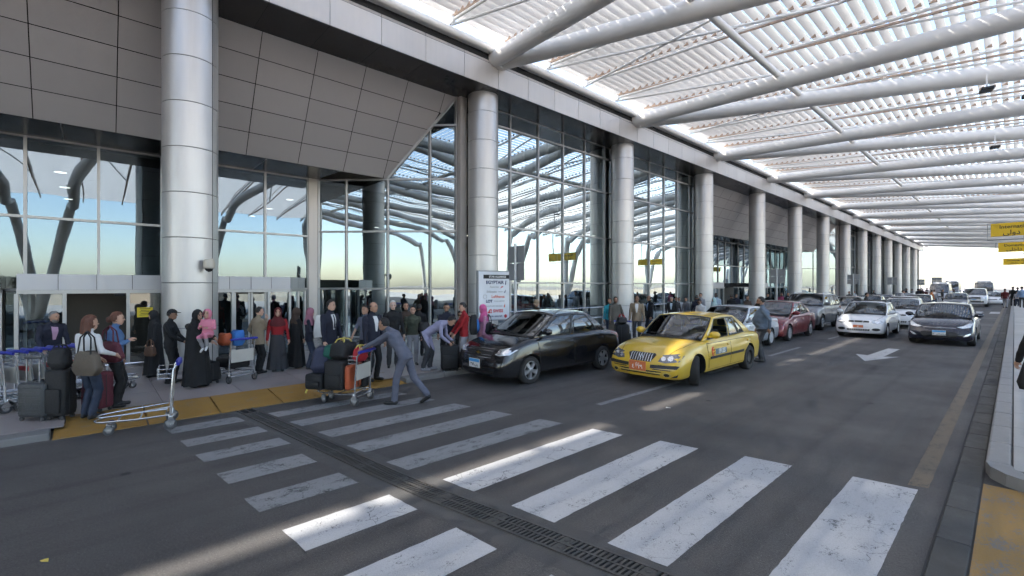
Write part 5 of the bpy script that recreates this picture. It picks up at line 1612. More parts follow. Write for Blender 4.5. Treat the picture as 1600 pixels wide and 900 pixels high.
def person(label, x, y, h, a, top='black', legs='black', shoe='black', skin=0, sleeve='long', hem=0.86, hair='black', style='short', scarf=None, cap=None, beard=None,
           robe=None, skirt=None, jacket=None, shirt=None, tie=None, lean=0.0, feet=None, hands=None, head=(0, 0), fat=1.0, z0=None, group=None, vox=0.016, az=None, headk=1.0, glasses=False, hood=None, sit=0.0, cat='person', bigsleeve=0.0):
    if z0 is None: z0 = PZ if x < -8.9 else 0.0
    if az is None: az = math.atan2(-y, -x) + R(a)
    root = empty('person', (x, y, z0), az, label, cat, group)
    k = h / 1.75
    V = lambda p: Vector((p[0] * k, p[1] * k, p[2] * k))
    segs = []      # (a, b, ra, rb, tag)
    mb = MB()
    def cap_(p, q, ra, rb, tg, n=10):
        p, q = V(p), V(q)
        ra *= k; rb *= k
        ax = (q - p).length
        steps = max(2, int(ax / 0.06))
        mb.path([p.lerp(q, i / steps) for i in range(steps + 1)], [ra + (rb - ra) * i / steps for i in range(steps + 1)], n)
        mb.ell(p, (ra, ra, ra), 10, 8); mb.ell(q, (rb, rb, rb), 10, 8)
        segs.append((p, q, ra, rb, tg))
    # spine, bent forward by lean at the hips
    Ln = Matrix.Rotation(R(lean), 3, 'Y')
    PV = Vector((0, 0, 0.93 - sit))
    def sp(z, fx=0.0, fy=0.0): return PV + Ln @ Vector((fx, fy, z - 0.93))
    f = fat
    jk = 1.08 if jacket else 1.0
    prof = [(0.80, .085 * f, .125 * f, 0), (0.86, .112 * f, .165 * f, 0), (0.95, .118 * f, .168 * f, 0), (1.05, (.105 if f < 1.2 else .14) * f * jk, .150 * f * jk, 0.012 * (f - 1) * 8), (1.17, (.112 if f < 1.2 else .135) * f * jk, .162 * f * jk, 0.012 * (f - 1) * 8), (1.28, .122 * f * jk, .182 * f * jk, 0), (1.37, .110 * f * jk, .190 * jk * (0.5 + 0.5 * f), -0.01), (1.43, .082 * jk, .150 * jk, -0.012), (1.47, .062, .085, -0.01), (1.50, .054, .058, 0.0)]
    rings = []
    for (z, rx, ry, off) in prof:
        ring = []
        for i in range(20):
            t = 2 * math.pi * i / 20
            ring.append(V(sp(z, off + rx * math.copysign(abs(math.cos(t)) ** 0.85, math.cos(t)), ry * math.copysign(abs(math.sin(t)) ** 0.85, math.sin(t)))))
        rings.append(ring)
    mb.loft(rings)
    segs.append((V(sp(hem)), V(sp(1.46)), 0.15 * k * f, 0.10 * k, 'top'))
    segs.append((V(sp(hem - 0.02, 0, -0.08)), V(sp(hem - 0.05, 0, 0.08)), 0.14 * k * f, 0.14 * k * f, 'legs'))
    segs.append((V(sp(0.80, 0, -0.05)), V(sp(0.80, 0, 0.05)), 0.11 * k * f, 0.11 * k * f, 'legs'))
    # neck, head
    nk = sp(1.46, 0.0); 
    hd = sp(1.625, 0.035)
    hd = nk + (hd - nk) * (0.6 + 0.4 * headk)
    cap_(nk, nk.lerp(hd, 0.75), 0.056, 0.052, 'skin')
    yaw, pit = head
    MH = Matrix.Translation(V(hd)) @ Matrix.Rotation(R(yaw), 4, 'Z') @ Matrix.Rotation(R(pit + lean * 0.45), 4, 'Y') @ Matrix.Scale(k * headk, 4)
    HV = lambda q: MH @ Vector(q)
    mb.ell((0, 0, 0.012), (0.098, 0.078, 0.108), 16, 12, MH)
    mb.ell((0.028, 0, -0.055), (0.066, 0.056, 0.068), 14, 10, MH)
    segs.append((HV((0, 0, 0.03)), HV((0.03, 0, -0.06)), 0.09 * k * headk, 0.06 * k * headk, 'skin'))
    # arms
    hands = dict(hands or {})
    hl = []
    for sg, nm in ((1, 'L'), (-1, 'R')):
        sh = sp(1.395, -0.005, sg * 0.185 * (0.5 + 0.5 * f) * jk)
        tgt = hands.get(nm, None)
        if tgt is None:
            tgt = sp(1.395, 0.04, sg * (0.27 + 0.10 * (f - 1))) - Vector((0, 0, 0.575)) + (Vector((0.06, 0, 0)) if lean < 25 else Vector((0.0, 0, 0)))
        pole = hands.get(nm + 'p', (-0.6, sg * 0.5, -0.5))
        el, wr = ik(sh, tgt, 0.29, 0.255, pole)
        w_ = (0.054 + bigsleeve, 0.046 + bigsleeve, 0.038 + bigsleeve) if sleeve != 'bare' else (0.048, 0.04, 0.03)
        if jacket: w_ = (0.062, 0.052, 0.044)
        cap_(sh, el, w_[0], w_[1], 'top')
        if sleeve == 'long':
            cap_(el, el.lerp(wr, 0.93), w_[1], w_[2], 'top')
            cap_(el.lerp(wr, 0.95), wr, 0.029, 0.028, 'skin')
        else:
            cap_(el, wr, 0.040, 0.028, 'skin')
        d = (wr - el).normalized()
        palm = wr + d * 0.055
        cap_(wr, palm, 0.030, 0.036, 'skin')
        hl.append((sg, wr, palm, d, el))
    # legs
    feet = feet or ((0.02, 0.095, 0.0), (-0.02, -0.095, 0.0))
    sd = []
    for (fx, fy, lift), sg in zip(feet, (1, -1)):
        hip = Vector((-0.005 if lean < 20 else -0.02, sg * 0.09 * (0.6 + 0.4 * f), 0.90 - sit))
        an = Vector((fx, fy, 0.085 + lift))
        kn, an = ik(hip, an, 0.425, 0.415, (1, 0.05 * sg, 0.1))
        cap_(hip, kn, 0.092 * (0.5 + 0.5 * f), 0.070, 'legs')
        cap_(kn, an.lerp(kn, 0.06), 0.070, 0.062, 'legs')
        dirx = Vector((1, 0.18 * sg, -0.9 * (1 if lift > 0.03 else 0))).normalized()
        toe = an + Vector((0, 0, -0.045)) + dirx * 0.165
        cap_(an + Vector((-0.03, 0, -0.045)), toe, 0.042, 0.036, 'shoe')
    # one continuous surface
    me = mb.mesh('body_raw', M_EYE)
    tmp = bpy.data.objects.new('tmp', me)
    rm = tmp.modifiers.new('r', 'REMESH'); rm.mode = 'VOXEL'; rm.voxel_size = vox * max(0.6, k)
    sm = tmp.modifiers.new('s', 'SMOOTH'); sm.factor = 0.6; sm.iterations = 3
    bme = baked(tmp)
    bpy.data.objects.remove(tmp); bpy.data.meshes.remove(me)
    nv = len(bme.vertices)
    co = np.empty(nv * 3); bme.vertices.foreach_get('co', co); co = co.reshape(-1, 3)
    npoly = len(bme.polygons)
    ce = np.empty(npoly * 3); bme.polygons.foreach_get('center', ce); ce = ce.reshape(-1, 3)
    best = np.full(npoly, 1e9); lab = np.zeros(npoly, int); torso = np.zeros(npoly, bool)
    nseg_ = 0
    T = {'skin': 0, 'top': 1, 'legs': 2, 'shoe': 3}
    for (p, q, ra, rb, tg) in segs:
        p = np.array(p); q = np.array(q); d = q - p; L2 = max(1e-9, d.dot(d))
        t = np.clip((ce - p) @ d / L2, 0, 1)
        dist = np.linalg.norm(ce - (p + t[:, None] * d), axis=1) - (ra + (rb - ra) * t)
        m_ = dist < best
        best[m_] = dist[m_]; lab[m_] = T[tg]; torso[m_] = (nseg_ < 3) or tg == 'legs'; nseg_ += 1
    hp_ = np.array(V(sp(hem))); ax_ = np.array(Ln @ Vector((0, 0, 1)))
    up_ = (ce - hp_) @ ax_ > 0
    lab[torso & up_] = 1; lab[torso & ~up_] = 2
    bvh = BVHTree.FromPolygons([tuple(c) for c in co], [tuple(pp.vertices) for pp in bme.polygons])
    # creases in the cloth
    if vox < 0.02:
        isc = np.zeros(nv, bool)
        pv_ = [tuple(pp.vertices) for pp in bme.polygons]
        for pvv, l_ in zip(pv_, lab):
            if l_ in (1, 2): isc[list(pvv)] = True
        no_ = np.empty(nv * 3); bme.vertices.foreach_get('normal', no_); no_ = no_.reshape(-1, 3)
        sd_ = Vector((x * 7.3, y * 5.1, 3.7))
        for i_ in np.nonzero(isc)[0]:
            p_ = Vector(co[i_])
            d_ = mnoise.noise(Vector((p_.x * 9, p_.y * 9, p_.z * 17)) + sd_) * 0.009 + mnoise.noise(Vector((p_.x * 20, p_.y * 20, p_.z * 34)) + sd_) * 0.004
            co[i_] += no_[i_] * d_
    # gather, then add fingers, ears, nose, eyes, mouth to the same mesh
    fb = MB(); fb.smooth = True
    fb.v = [tuple(c) for c in co]; fb.f = [tuple(pp.vertices) for pp in bme.polygons]; fb.m = list(lab); fb.sm = [True] * npoly
    bpy.data.meshes.remove(bme)
    fb.mi = 0
    for (sg, wr, palm, d, el) in hl:
        side = d.cross(Vector((0, 0, 1)) if abs(d.z) < 0.9 else Vector((1, 0, 0))).normalized()
        if abs(d.z) >= 0.9: fwd = Vector((1, 0, 0)); inn = Vector((0, -sg, 0))
        else: fwd = Vector((0, 0, 1)); inn = -side * 0 + Vector((0, -sg, 0)) * 0.4 + Vector((0, 0, -0.8))
        acr = d.cross(inn).normalized()
        for j, (o_, ln) in enumerate(((-0.027, 0.060), (-0.009, 0.074), (0.009, 0.070), (0.026, 0.054))):
            b0 = palm + acr * o_ + d * 0.012
            b1 = b0 + d * ln * 0.55 + inn * 0.008; b2 = b1 + d * ln * 0.32 + inn * 0.022; b3 = b2 + d * ln * 0.1 + inn * 0.022
            fb.path([V(b0), V(b1), V(b2), V(b3)], [0.0095 * k, 0.009 * k, 0.008 * k, 0.006 * k], 6)
        sgn = -1 if acr.x < 0 else 1
        t0 = wr + d * 0.02 + acr * 0.02 * sgn
        fb.path([V(t0), V(t0 + d * 0.028 + acr * sgn * 0.026 + inn * 0.012), V(t0 + d * 0.06 + acr * sgn * 0.032 + inn * 0.026)], [0.012 * k, 0.0105 * k, 0.008 * k], 6)
    fb.add([HV(q) for q in ((0.088, 0, 0.022), (0.118, 0, -0.026), (0.094, 0.017, -0.030), (0.094, -0.017, -0.030), (0.084, 0, -0.036))], [(0, 2, 1), (0, 1, 3), (2, 4, 1), (1, 4, 3), (0, 3, 4, 2)])
    for sg in (1, -1):
        fb.ell((-0.005, sg * 0.080, -0.008), (0.018, 0.009, 0.030), 8, 6, MH)
        fb.mi = 4
        fb.ell((0.087, sg * 0.031, 0.012), (0.010, 0.015, 0.009), 8, 6, MH)
        fb.mi = 5
        fb.add([HV(q) for q in ((0.094, sg * 0.012, 0.030), (0.082, sg * 0.052, 0.032), (0.080, sg * 0.052, 0.041), (0.094, sg * 0.012, 0.040))], [(0, 1, 2, 3)])
        fb.mi = 0
    fb.mi = 6
    fb.ell((0.084, 0, -0.062), (0.008, 0.024, 0.007), 8, 5, MH)
    hm = hair_m(hair)
    mats = [skin_m(skin), K(top), K(legs), mat('shoe_' + shoe, CL[shoe] if shoe in CL else (0.02, 0.02, 0.02), 0.5), M_EYE, hm, M_LIP]
    fb.angle = 70
    link('body', fb.mesh('body', mats), root)

    def shell(nm, m, r, keep, n=26, mm=18, c=(0, 0, 0), wav=0.0):
        """hair or headwear: part of an ellipsoid round the head"""
        b = MB(); b.smooth = True
        idx = {}; vs = []; fs = []
        def vv(i, j):
            j %= n
            if (i, j) not in idx:
                t = math.pi * i / mm; p_ = 2 * math.pi * j / n
                dx, dy, dz = math.sin(t) * math.cos(p_), math.sin(t) * math.sin(p_), math.cos(t)
                q = 1 + wav * math.sin(9 * p_ + 3 * t) * math.sin(7 * t)
                idx[(i, j)] = len(vs); vs.append(HV((c[0] + r[0] * dx * q, c[1] + r[1] * dy * q, c[2] + r[2] * dz * q)))
            return idx[(i, j)]
        for i in range(mm):
            for j in range(n):
                t = math.pi * (i + .5) / mm; p_ = 2 * math.pi * (j + .5) / n
                if keep(math.sin(t) * math.cos(p_), math.sin(t) * math.sin(p_), math.cos(t)):
                    fs.append((vv(i, j), vv(i, j + 1), vv(i + 1, j + 1), vv(i + 1, j)))
        b.add(vs, fs); b.weld = True; b.angle = 80
        return link(nm, b.mesh(nm, m), root)
    if scarf:
        sm_ = K(scarf)
        shell('headscarf', sm_, (0.122, 0.102, 0.150), lambda a_, b_, c_: not (a_ > 0.35 and (b_ / 0.60) ** 2 + ((c_ + 0.08) / 0.68) ** 2 < 1), c=(-0.004, 0, 0.002), wav=0.018)
        b = MB(); b.smooth = True
        rr = []
        for (dz, rx, ry, ox) in ((-0.06, 0.088, 0.086, -0.005), (-0.13, 0.098, 0.105, 0.0), (-0.19, 0.115, 0.16, 0.0), (-0.26, 0.140, 0.205, 0.005), (-0.33, 0.150, 0.215, 0.01)):
            base = hd + Vector((0, 0, 0)) + Ln @ Vector((-0.035 + ox, 0, dz))
            rr.append([V(base + Ln @ Vector(((rx + 0.008 * math.sin(5 * t_)) * math.cos(t_), (ry + 0.006 * math.sin(4 * t_)) * math.sin(t_), -0.05 * max(0, math.cos(t_)) if dz < -0.3 else 0))) for t_ in [2 * math.pi * i / 24 for i in range(24)]])
        b.loft(rr, cap=False)
        link('scarf_drape', b.mesh('scarf_drape', sm_), root)
    elif hood:
        shell('hood', K(hood), (0.125, 0.110, 0.145), lambda a_, b_, c_: not (a_ > 0.3 and (b_ / 0.68) ** 2 + ((c_ + 0.05) / 0.75) ** 2 < 1), wav=0.02)
    elif style == 'short':
        shell('hair', hm, (0.107, 0.086, 0.120), lambda a_, b_, c_: (c_ > 0.30 + 0.42 * max(0, a_)) or (a_ < -0.05 and c_ > -0.42) or (a_ < 0.18 and a_ >= -0.05 and c_ > -0.12), c=(-0.004, 0, 0.018), wav=0.03)
    elif style == 'bald':
        shell('hair', hm, (0.103, 0.083, 0.112), lambda a_, b_, c_: a_ < 0.05 and -0.4 < c_ < 0.35, c=(-0.002, 0, 0.008))
    elif style == 'long':
        shell('hair', hm, (0.118, 0.105, 0.135), lambda a_, b_, c_: (c_ > 0.34 + 0.40 * max(0, a_)) or (a_ < 0.22 and c_ > -0.75), c=(-0.008, 0, 0.012), wav=0.05)
        b = MB(); b.smooth = True
        rr = []
        for (dz, rx, ry, ox) in ((0.02, 0.085, 0.102, -0.035), (-0.08, 0.085, 0.112, -0.045), (-0.16, 0.075, 0.118, -0.055), (-0.23, 0.050, 0.105, -0.06)):
            rr.append([HV((ox + rx * min(0.35, math.cos(t_)) * (1 + 0.08 * math.sin(7 * t_)), ry * math.sin(t_) * (1 + 0.06 * math.sin(6 * t_ + dz * 20)), dz)) for t_ in [2 * math.pi * i / 22 for i in range(22)]])
        b.loft(rr); link('hair_fall', b.mesh('hair_fall', hm), root)
    elif style == 'tied':
        shell('hair', hm, (0.112, 0.092, 0.124), lambda a_, b_, c_: (c_ > 0.30 + 0.42 * max(0, a_)) or (a_ < 0.12 and c_ > -0.5), c=(-0.006, 0, 0.016), wav=0.04)
        b = MB(); b.smooth = True; b.ell((-0.115, 0, -0.01), (0.05, 0.045, 0.06), 12, 8, MH); link('hair_bun', b.mesh('hair_bun', hm), root)
    if cap:
        cm = K(cap)
        shell('cap', cm, (0.112, 0.092, 0.118), lambda a_, b_, c_: c_ > 0.22, c=(0, 0, 0.022))
        b = MB(); b.smooth = True
        vs = [HV((0.085 + 0.095 * math.cos(t_), 0.082 * math.sin(t_), 0.052 - 0.012 * math.cos(t_) + dz)) for dz in (0, 0.008) for t_ in [-math.pi / 2 + math.pi * i / 10 for i in range(11)]]
        b.add(vs, [tuple(range(11)), tuple(range(21, 10, -1))] + [(i, i + 1, 12 + i, 11 + i) for i in range(10)])
        link('cap_peak', b.mesh('cap_peak', cm), root)
    if beard:
        shell('beard', hair_m(beard), (0.082, 0.066, 0.084), lambda a_, b_, c_: a_ > -0.05 and c_ < 0.02 and not (a_ > 0.80 and c_ > -0.28), c=(0.022, 0, -0.052), n=20, mm=14)
    if glasses:
        b = MB()
        for sg in (1, -1):
            b.add([HV(q) for q in ((0.102, sg * 0.010, 0.026), (0.092, sg * 0.058, 0.026), (0.092, sg * 0.054, -0.006), (0.102, sg * 0.014, -0.008))], [(0, 1, 2, 3)])
            b.path([HV((0.092, sg * 0.058, 0.020)), HV((0.0, sg * 0.084, 0.016))], 0.004 * k, 4)
        b.path([HV((0.103, -0.012, 0.02)), HV((0.103, 0.012, 0.02))], 0.004 * k, 4)
        b.build('sunglasses', mat('sunglass_black', (0.01, 0.01, 0.01), 0.15), root)
    def gown(nm, m, z1, z0_, r1, r0, folds=9, amp=0.02, lean_=lean):
        b = MB(); b.smooth = True
        rr = []
        NZ = 12
        ph = (x * 3.1 + y * 1.7)
        for i in range(NZ + 1):
            t = i / NZ; z = z1 + (z0_ - z1) * t
            c_ = sp(z) if z > 0.93 else Vector((0.01, 0, z))
            rx = r1[0] + (r0[0] - r1[0]) * t; ry = r1[1] + (r0[1] - r1[1]) * t
            ring = []
            for j in range(36):
                a_ = 2 * math.pi * j / 36
                q = 1 + amp / 0.2 * t * (math.sin(folds * a_ + ph + 0.8 * t) + 0.5 * math.sin((folds + 4) * a_ + 2 * ph))
                ring.append(V(c_ + Vector((rx * q * math.cos(a_), ry * q * math.sin(a_), 0))))
            rr.append(ring)
        b.loft(rr, cap=False); b.angle = 75
        return link(nm, b.mesh(nm, m), root)
    if robe: gown('robe', K(robe), 1.33, 0.06, (0.135 * f, 0.20 * f), (0.24, 0.30), 8, 0.022)
    if skirt: gown('skirt', K(skirt), 1.02, 0.06, (0.128, 0.172), (0.22, 0.26), 7, 0.020)
    def patch(nm, poly, m, off, rings_=4):
        n = len(poly); cx = sum(p[0] for p in poly) / n; cz_ = sum(p[1] for p in poly) / n
        pp = []
        for i in range(n):
            A, B = Vector(poly[i]), Vector(poly[(i + 1) % n]); q = max(1, int((B - A).length / 0.03))
            pp += [A.lerp(B, j / q) for j in range(q)]
        vs = []; fs = []; n = len(pp)
        dirn = Ln @ Vector((-1, 0, 0))
        for r_ in range(rings_ + 1):
            s_ = 1 - r_ / rings_ * 0.98
            for p in pp:
                o_ = V(sp(cz_ + (p[1] - cz_) * s_, 0.6, cx + (p[0] - cx) * s_))
                h_, nn, i_, d_ = bvh.ray_cast(o_, dirn)
                if h_ is None: h_ = V(sp(cz_ + (p[1] - cz_) * s_, 0.13, cx + (p[0] - cx) * s_))
                vs.append(h_ - dirn * off * k)
        for r_ in range(rings_):
            for j in range(n): fs.append((r_ * n + j, r_ * n + (j + 1) % n, (r_ + 1) * n + (j + 1) % n, (r_ + 1) * n + j))
        b = MB(); b.smooth = True; b.add(vs, fs); b.angle = 70
        return link(nm, b.mesh(nm, m), root)
    if jacket:
        gown('jacket_skirt', K(top), 1.10, 0.78, (0.128 * f, 0.178 * f), (0.145 * f, 0.192 * f), 5, 0.008)
        if shirt:
            patch('shirt_front', [(-0.055, 1.435), (0.055, 1.435), (0.060, 1.33), (0.022, 1.10), (-0.022, 1.10), (-0.060, 1.33)], K(shirt), 0.006)
            if tie: patch('tie', [(-0.016, 1.42), (0.016, 1.42), (0.024, 1.14), (0.0, 1.11), (-0.024, 1.14)], K(tie), 0.011, 3)
    root['_bvh'] = 0; del root['_bvh']
    return root

HAND = lambda x_, y_, z_: (x_, y_, z_)
STEP = ((0.22, 0.09, 0.0), (-0.24, -0.09, 0.06))
# --- along the pavement, from the trolley bay to the black sedan
person('man in dark suit and pink shirt leaning behind the row of trolleys', -12.75, -0.62, 1.52, 25, 'navy', 'navy', skin=1, hair='grey', beard='grey', jacket=True, shirt='pinkshirt', lean=10, hands={'R': (0.35, -0.3, 0.95)}, head=(15, 0))
person('woman in white blouse and jeans with a brown shoulder bag, back turned', -9.42, -0.05, 1.55, 128, 'white', 'jeans', skin=0, hair='auburn', style='long', hem=0.90, fat=1.02, hands={'R': (0.18, -0.30, 1.08), 'L': (0.25, 0.15, 1.0)}, head=(-22, 0))
person('woman in blue denim shirt carrying a burgundy bag, looking along the pavement', -10.02, 0.27, 1.57, 82, 'denim', 'black', skin=0, hair='auburn', style='tied', hem=0.84, fat=1.10, hands={'R': (0.20, -0.08, 1.22), 'L': (0.06, 0.28, 0.82)})
person('woman in black coat and headscarf holding a brown handbag by the column', -12.9, 1.02, 1.45, -80, 'black', 'black', scarf='black', robe='black', hands={'L': (0.10, 0.26, 0.80)})
person('man in black cap and jacket standing behind the woman in black', -11.72, 1.18, 1.52, 70, 'black', 'black', skin=2, cap='black', fat=1.06, hands={'R': (0.32, -0.16, 1.0), 'L': (0.30, 0.1, 0.98)})
mother = person('woman in long black robe holding a toddler dressed in pink', -10.95, 1.52, 1.52, 38, 'black', 'black', scarf='black', robe='black', fat=1.05, hands={'L': (0.22, 0.26, 1.10), 'R': (0.26, 0.12, 1.05)}, bigsleeve=0.02)
person('toddler in hooded pink coat carried by the woman in black', -10.62, 1.66, 0.95, -25, 'babypink', 'lgrey', 'white', skin=0, hood='babypink', z0=0.86, headk=1.30, vox=0.013, sit=0.36, fat=1.15, hem=0.80, feet=((0.26, 0.08, 0.10), (0.20, -0.07, 0.04)), hands={'L': (0.26, 0.12, 0.80), 'R': (0.24, -0.14, 0.85)})
person('man in beige jacket with his hand at his chin beside the loaded trolley', -11.70, 2.80, 1.52, 118, 'beige', 'black', skin=0, jacket=True, hands={'R': (0.20, -0.02, 1.42), 'L': (0.10, 0.30, 0.95)}, head=(-20, 0))
person('woman in red jacket and long grey skirt wearing a brown headscarf', -11.72, 3.22, 1.48, 4, 'red', 'dgrey', skin=0, scarf='wine', skirt='dgrey', hem=0.98, fat=1.05)
person('woman in long black robe seen from behind next to the red jacket', -11.86, 3.66, 1.46, 120, 'black', 'black', scarf='brown', robe='black')
person('woman in patterned pink scarf holding a baby wrapped in white', -11.50, 3.86, 1.46, 85, 'navy', 'jeans', skin=0, scarf='floral', hem=0.80, hands={'L': (0.28, 0.10, 1.12), 'R': (0.26, -0.08, 1.05)})
person('clean-shaven man in navy suit and tie behind the loaded trolley', -9.95, 3.77, 1.70, 48, 'navy', 'navy', skin=0, jacket=True, shirt='white', tie='navy', head=(10, 0))
person('bald man in navy jacket and open white shirt beside the porter', -9.15, 4.36, 1.67, 42, 'navy', 'black', skin=1, hair='black', style='bald', jacket=True, shirt='white', fat=1.05, head=(12, 0))
person('man in grey shirt half hidden behind the bald man', -10.20, 4.70, 1.55, -35, 'slate', 'black', skin=1, sleeve='short', hands={'R': (0.30, -0.2, 0.95)})
person('white-haired older man in zipped black jacket', -10.30, 5.44, 1.64, 8, 'black', 'dgrey', skin=4, hair='white', fat=1.08)
person('man in brown jacket standing back by the glass', -11.10, 6.25, 1.56, 5, 'brown', 'dgrey', skin=1)
person('dark figure with back turned beside the glass wall', -11.50, 6.90, 1.48, 170, 'black', 'black', skin=2)
person('boy in olive hooded jacket and grey joggers', -10.31, 6.00, 1.49, 5, 'olive', 'lgrey', skin=0, hem=0.90, fat=0.98)
person('man in lavender shirt bending over a black suitcase', -9.42, 5.86, 1.68, 72, 'lav', 'dgrey', 'lgrey', skin=1, lean=62, head=(0, 10), hands={'L': (0.62, 0.10, 0.72), 'R': (0.60, -0.10, 0.70)}, feet=((0.04, 0.10, 0), (-0.06, -0.10, 0)))
person('man in dark blue vest over a pale blue shirt looking down', -9.60, 6.55, 1.58, -8, 'navy', 'black', skin=1, head=(0, 22), hands={'L': (0.30, 0.22, 0.86), 'R': (0.28, -0.2, 0.84)})
person('small person in glasses half hidden by the boy in red', -9.38, 6.82, 1.38, -20, 'dgrey', 'black', skin=1, glasses=True, head=(0, 15))
person('boy in red sweater and grey joggers with a blue backpack', -9.02, 6.66, 1.60, -78, 'red', 'lgrey', 'white', skin=0, hands={'R': (0.34, -0.1, 0.92), 'L': (0.30, 0.12, 0.9)}, head=(0, 10))
person('girl in pink headscarf and pink coat beside the airline sign', -9.12, 7.36, 1.52, -80, 'lpink', 'black', scarf='pink', robe='lpink', hands={'R': (0.2, -0.1, 1.25)})
person('bearded man in cap and grey scarf behind the black sedan', -9.50, 9.67, 1.60, -10, 'brown', 'dgrey', skin=1, cap='tan', beard='grey', head=(0, 25), hands={'R': (0.22, -0.12, 1.2)})
# the porter
person('porter in grey-blue uniform pushing the loaded luggage trolley', -7.33, 4.10, 1.66, 0, 'slate2', 'slate2', skin=1, lean=34, hem=0.84, hands={'L': (0.80, 0.20, 1.02), 'R': (0.80, -0.20, 1.02), 'Lp': (0, 0.5, -0.8), 'Rp': (0, -0.5, -0.8)}, feet=((0.16, 0.09, 0.0), (-0.42, -0.09, 0.10)), head=(0, -20), z0=0.0, az=R(-143))
# --- between the black sedan and the red one
person('man in turquoise shirt and black waistcoat by the column', -10.20, 14.24, 1.55, 20, 'teal', 'jeans', skin=1)
person('man in long taupe robe walking behind the black sedan', -9.60, 13.75, 1.62, 25, 'taupe', 'taupe', skin=2, robe='taupe', bigsleeve=0.015, hands={'L': (-0.05, 0.40, 0.92)})
person('man in tan jacket with a white scarf standing behind black luggage', -9.25, 14.60, 1.66, -5, 'tan', 'dgrey', skin=2, jacket=True, shirt='white', tie='white')
person('balding man in black jacket turned toward the white scarf', -9.60, 16.05, 1.64, -60, 'black', 'jeans', skin=2, style='bald', jacket=True, shirt='shirtblue')
person('grey-haired man in dark suit in the group before the glass', -10.5, 19.4, 1.50, -10, 'black', 'black', skin=1, hair='grey', jacket=True, shirt='lblue', vox=0.022)
person('man in dark top just right of the grey-haired man', -11.0, 20.75, 1.48, 20, 'dgrey', 'black', skin=1, vox=0.022)
person('man in pale shirt at the back of the group', -11.5, 22.0, 1.42, 10, 'lgrey', 'dgrey', skin=1, vox=0.022)
person('man in grey shirt at the end of the group before the glass', -10.5, 20.8, 1.47, -40, 'grey', 'dgrey', skin=1, vox=0.022)
person('man in navy jacket seen from behind beyond the taxi', -9.8, 20.4, 1.58, 170, 'navy', 'navy', skin=1, vox=0.022)
person('tall man with dark hair behind the navy jacket', -10.5, 22.3, 1.65, -30, 'lgrey', 'dgrey', skin=1, vox=0.022)
person('man in white shirt leaning down behind the yellow taxi', -8.15, 17.46, 1.64, -40, 'white', 'dgrey', skin=1, lean=14, head=(0, 30), glasses=True, z0=0.0)
person('woman in pale cyan headscarf behind the silver sedan', -9.3, 21.1, 1.46, -60, 'cyan', 'black', scarf='cyan', vox=0.022)
person('dark-skinned man in light shirt behind the silver sedan', -10.0, 22.9, 1.66, -20, 'lblue', 'dgrey', skin=3, vox=0.022)
person('man in black seen from behind near the red sedan', -9.6, 23.7, 1.58, 160, 'black', 'black', skin=2, vox=0.022)
person('man in navy sweater and sunglasses near the entrance', -10.5, 26.6, 1.56, -10, 'navy', 'navy', skin=1, glasses=True, vox=0.022)
person('man behind the heavy-set driver, only his head showing', -9.5, 25.5, 1.48, 30, 'brown', 'black', skin=1, vox=0.022)
person('heavy-set man in blue-grey sweater standing behind the taxi', -4.72, 13.72, 1.80, -88, 'bluegrey', 'dgrey', skin=1, beard='black', fat=1.45, glasses=True, hem=0.90, hands={'L': (-0.16, 0.24, 0.92), 'Lp': (-1, 0.8, 0), 'R': (0.1, -0.36, 0.9)}, z0=0.0)
person('man in dark coat beyond the red sedan roof', -10.0, 30.0, 1.56, -20, 'black', 'black', skin=1, vox=0.024)
person('man in striped pink top near the far entrance', -10.5, 34.0, 1.55, 0, 'mauve', 'dgrey', skin=1, vox=0.024)
person('man in dark jacket and white shirt near the far entrance', -9.8, 32.9, 1.57, 30, 'black', 'black', skin=1, jacket=True, shirt='white', vox=0.024)
person('dark-haired man in black standing among the parked cars', -5.8, 33.1, 1.72, 80, 'black', 'black', skin=1, vox=0.02, z0=0.0)
person('man in dark top by a far column', -9.5, 47.6, 1.55, 0, 'dgrey', 'dgrey', skin=1, vox=0.03)
person('person in white shirt by a far column', -9.6, 50.0, 1.56, -30, 'white', 'dgrey', skin=1, vox=0.03)
person('man in black beside the person in white by a far column', -9.4, 57.0, 1.58, 30, 'black', 'black', skin=1, vox=0.03)
# --- on the road and the island far off
person('man in orange shirt in the road beyond the white saloon', -5.0, 55.3, 1.74, 120, 'orange', 'dgrey', skin=1, vox=0.028, z0=0.0)
person('man in cream shirt in the road before the minibus', -5.3, 61.0, 1.76, 170, 'lgrey', 'dgrey', skin=1, hair='brown', vox=0.028, z0=0.0, fat=1.2)
person('dark-clad person close to the minibus', -5.0, 64.5, 1.76, 90, 'black', 'black', skin=1, vox=0.028, z0=0.0)
person('man in white shirt among the far parked cars', -6.3, 50.0, 1.74, 100, 'white', 'jeans', skin=1, vox=0.028, z0=0.0)
person('man in dark red sweater and white trousers at the island kerb', -0.62, 64.6, 1.84, 160, 'wine', 'lgrey', skin=1, vox=0.024, z0=0.0, fat=1.1)
person('man in black suit walking on the island', -0.10, 66.5, 1.90, 175, 'black', 'black', skin=1, vox=0.024, z0=0.13)
person('second man in black just behind the one in the suit on the island', 0.22, 70.0, 1.84, 175, 'black', 'dgrey', skin=1, vox=0.024, z0=0.13)
person('child in pale grey top and jeans on the island', 0.16, 66.0, 1.48, 170, 'lgrey', 'jeans', skin=0, vox=0.024, z0=0.13, headk=1.1)
person('man in blue shirt at the right edge of the photo on the island', 0.46, 62.5, 1.92, 175, 'shirtblue', 'dgrey', skin=1, vox=0.024, z0=0.13)
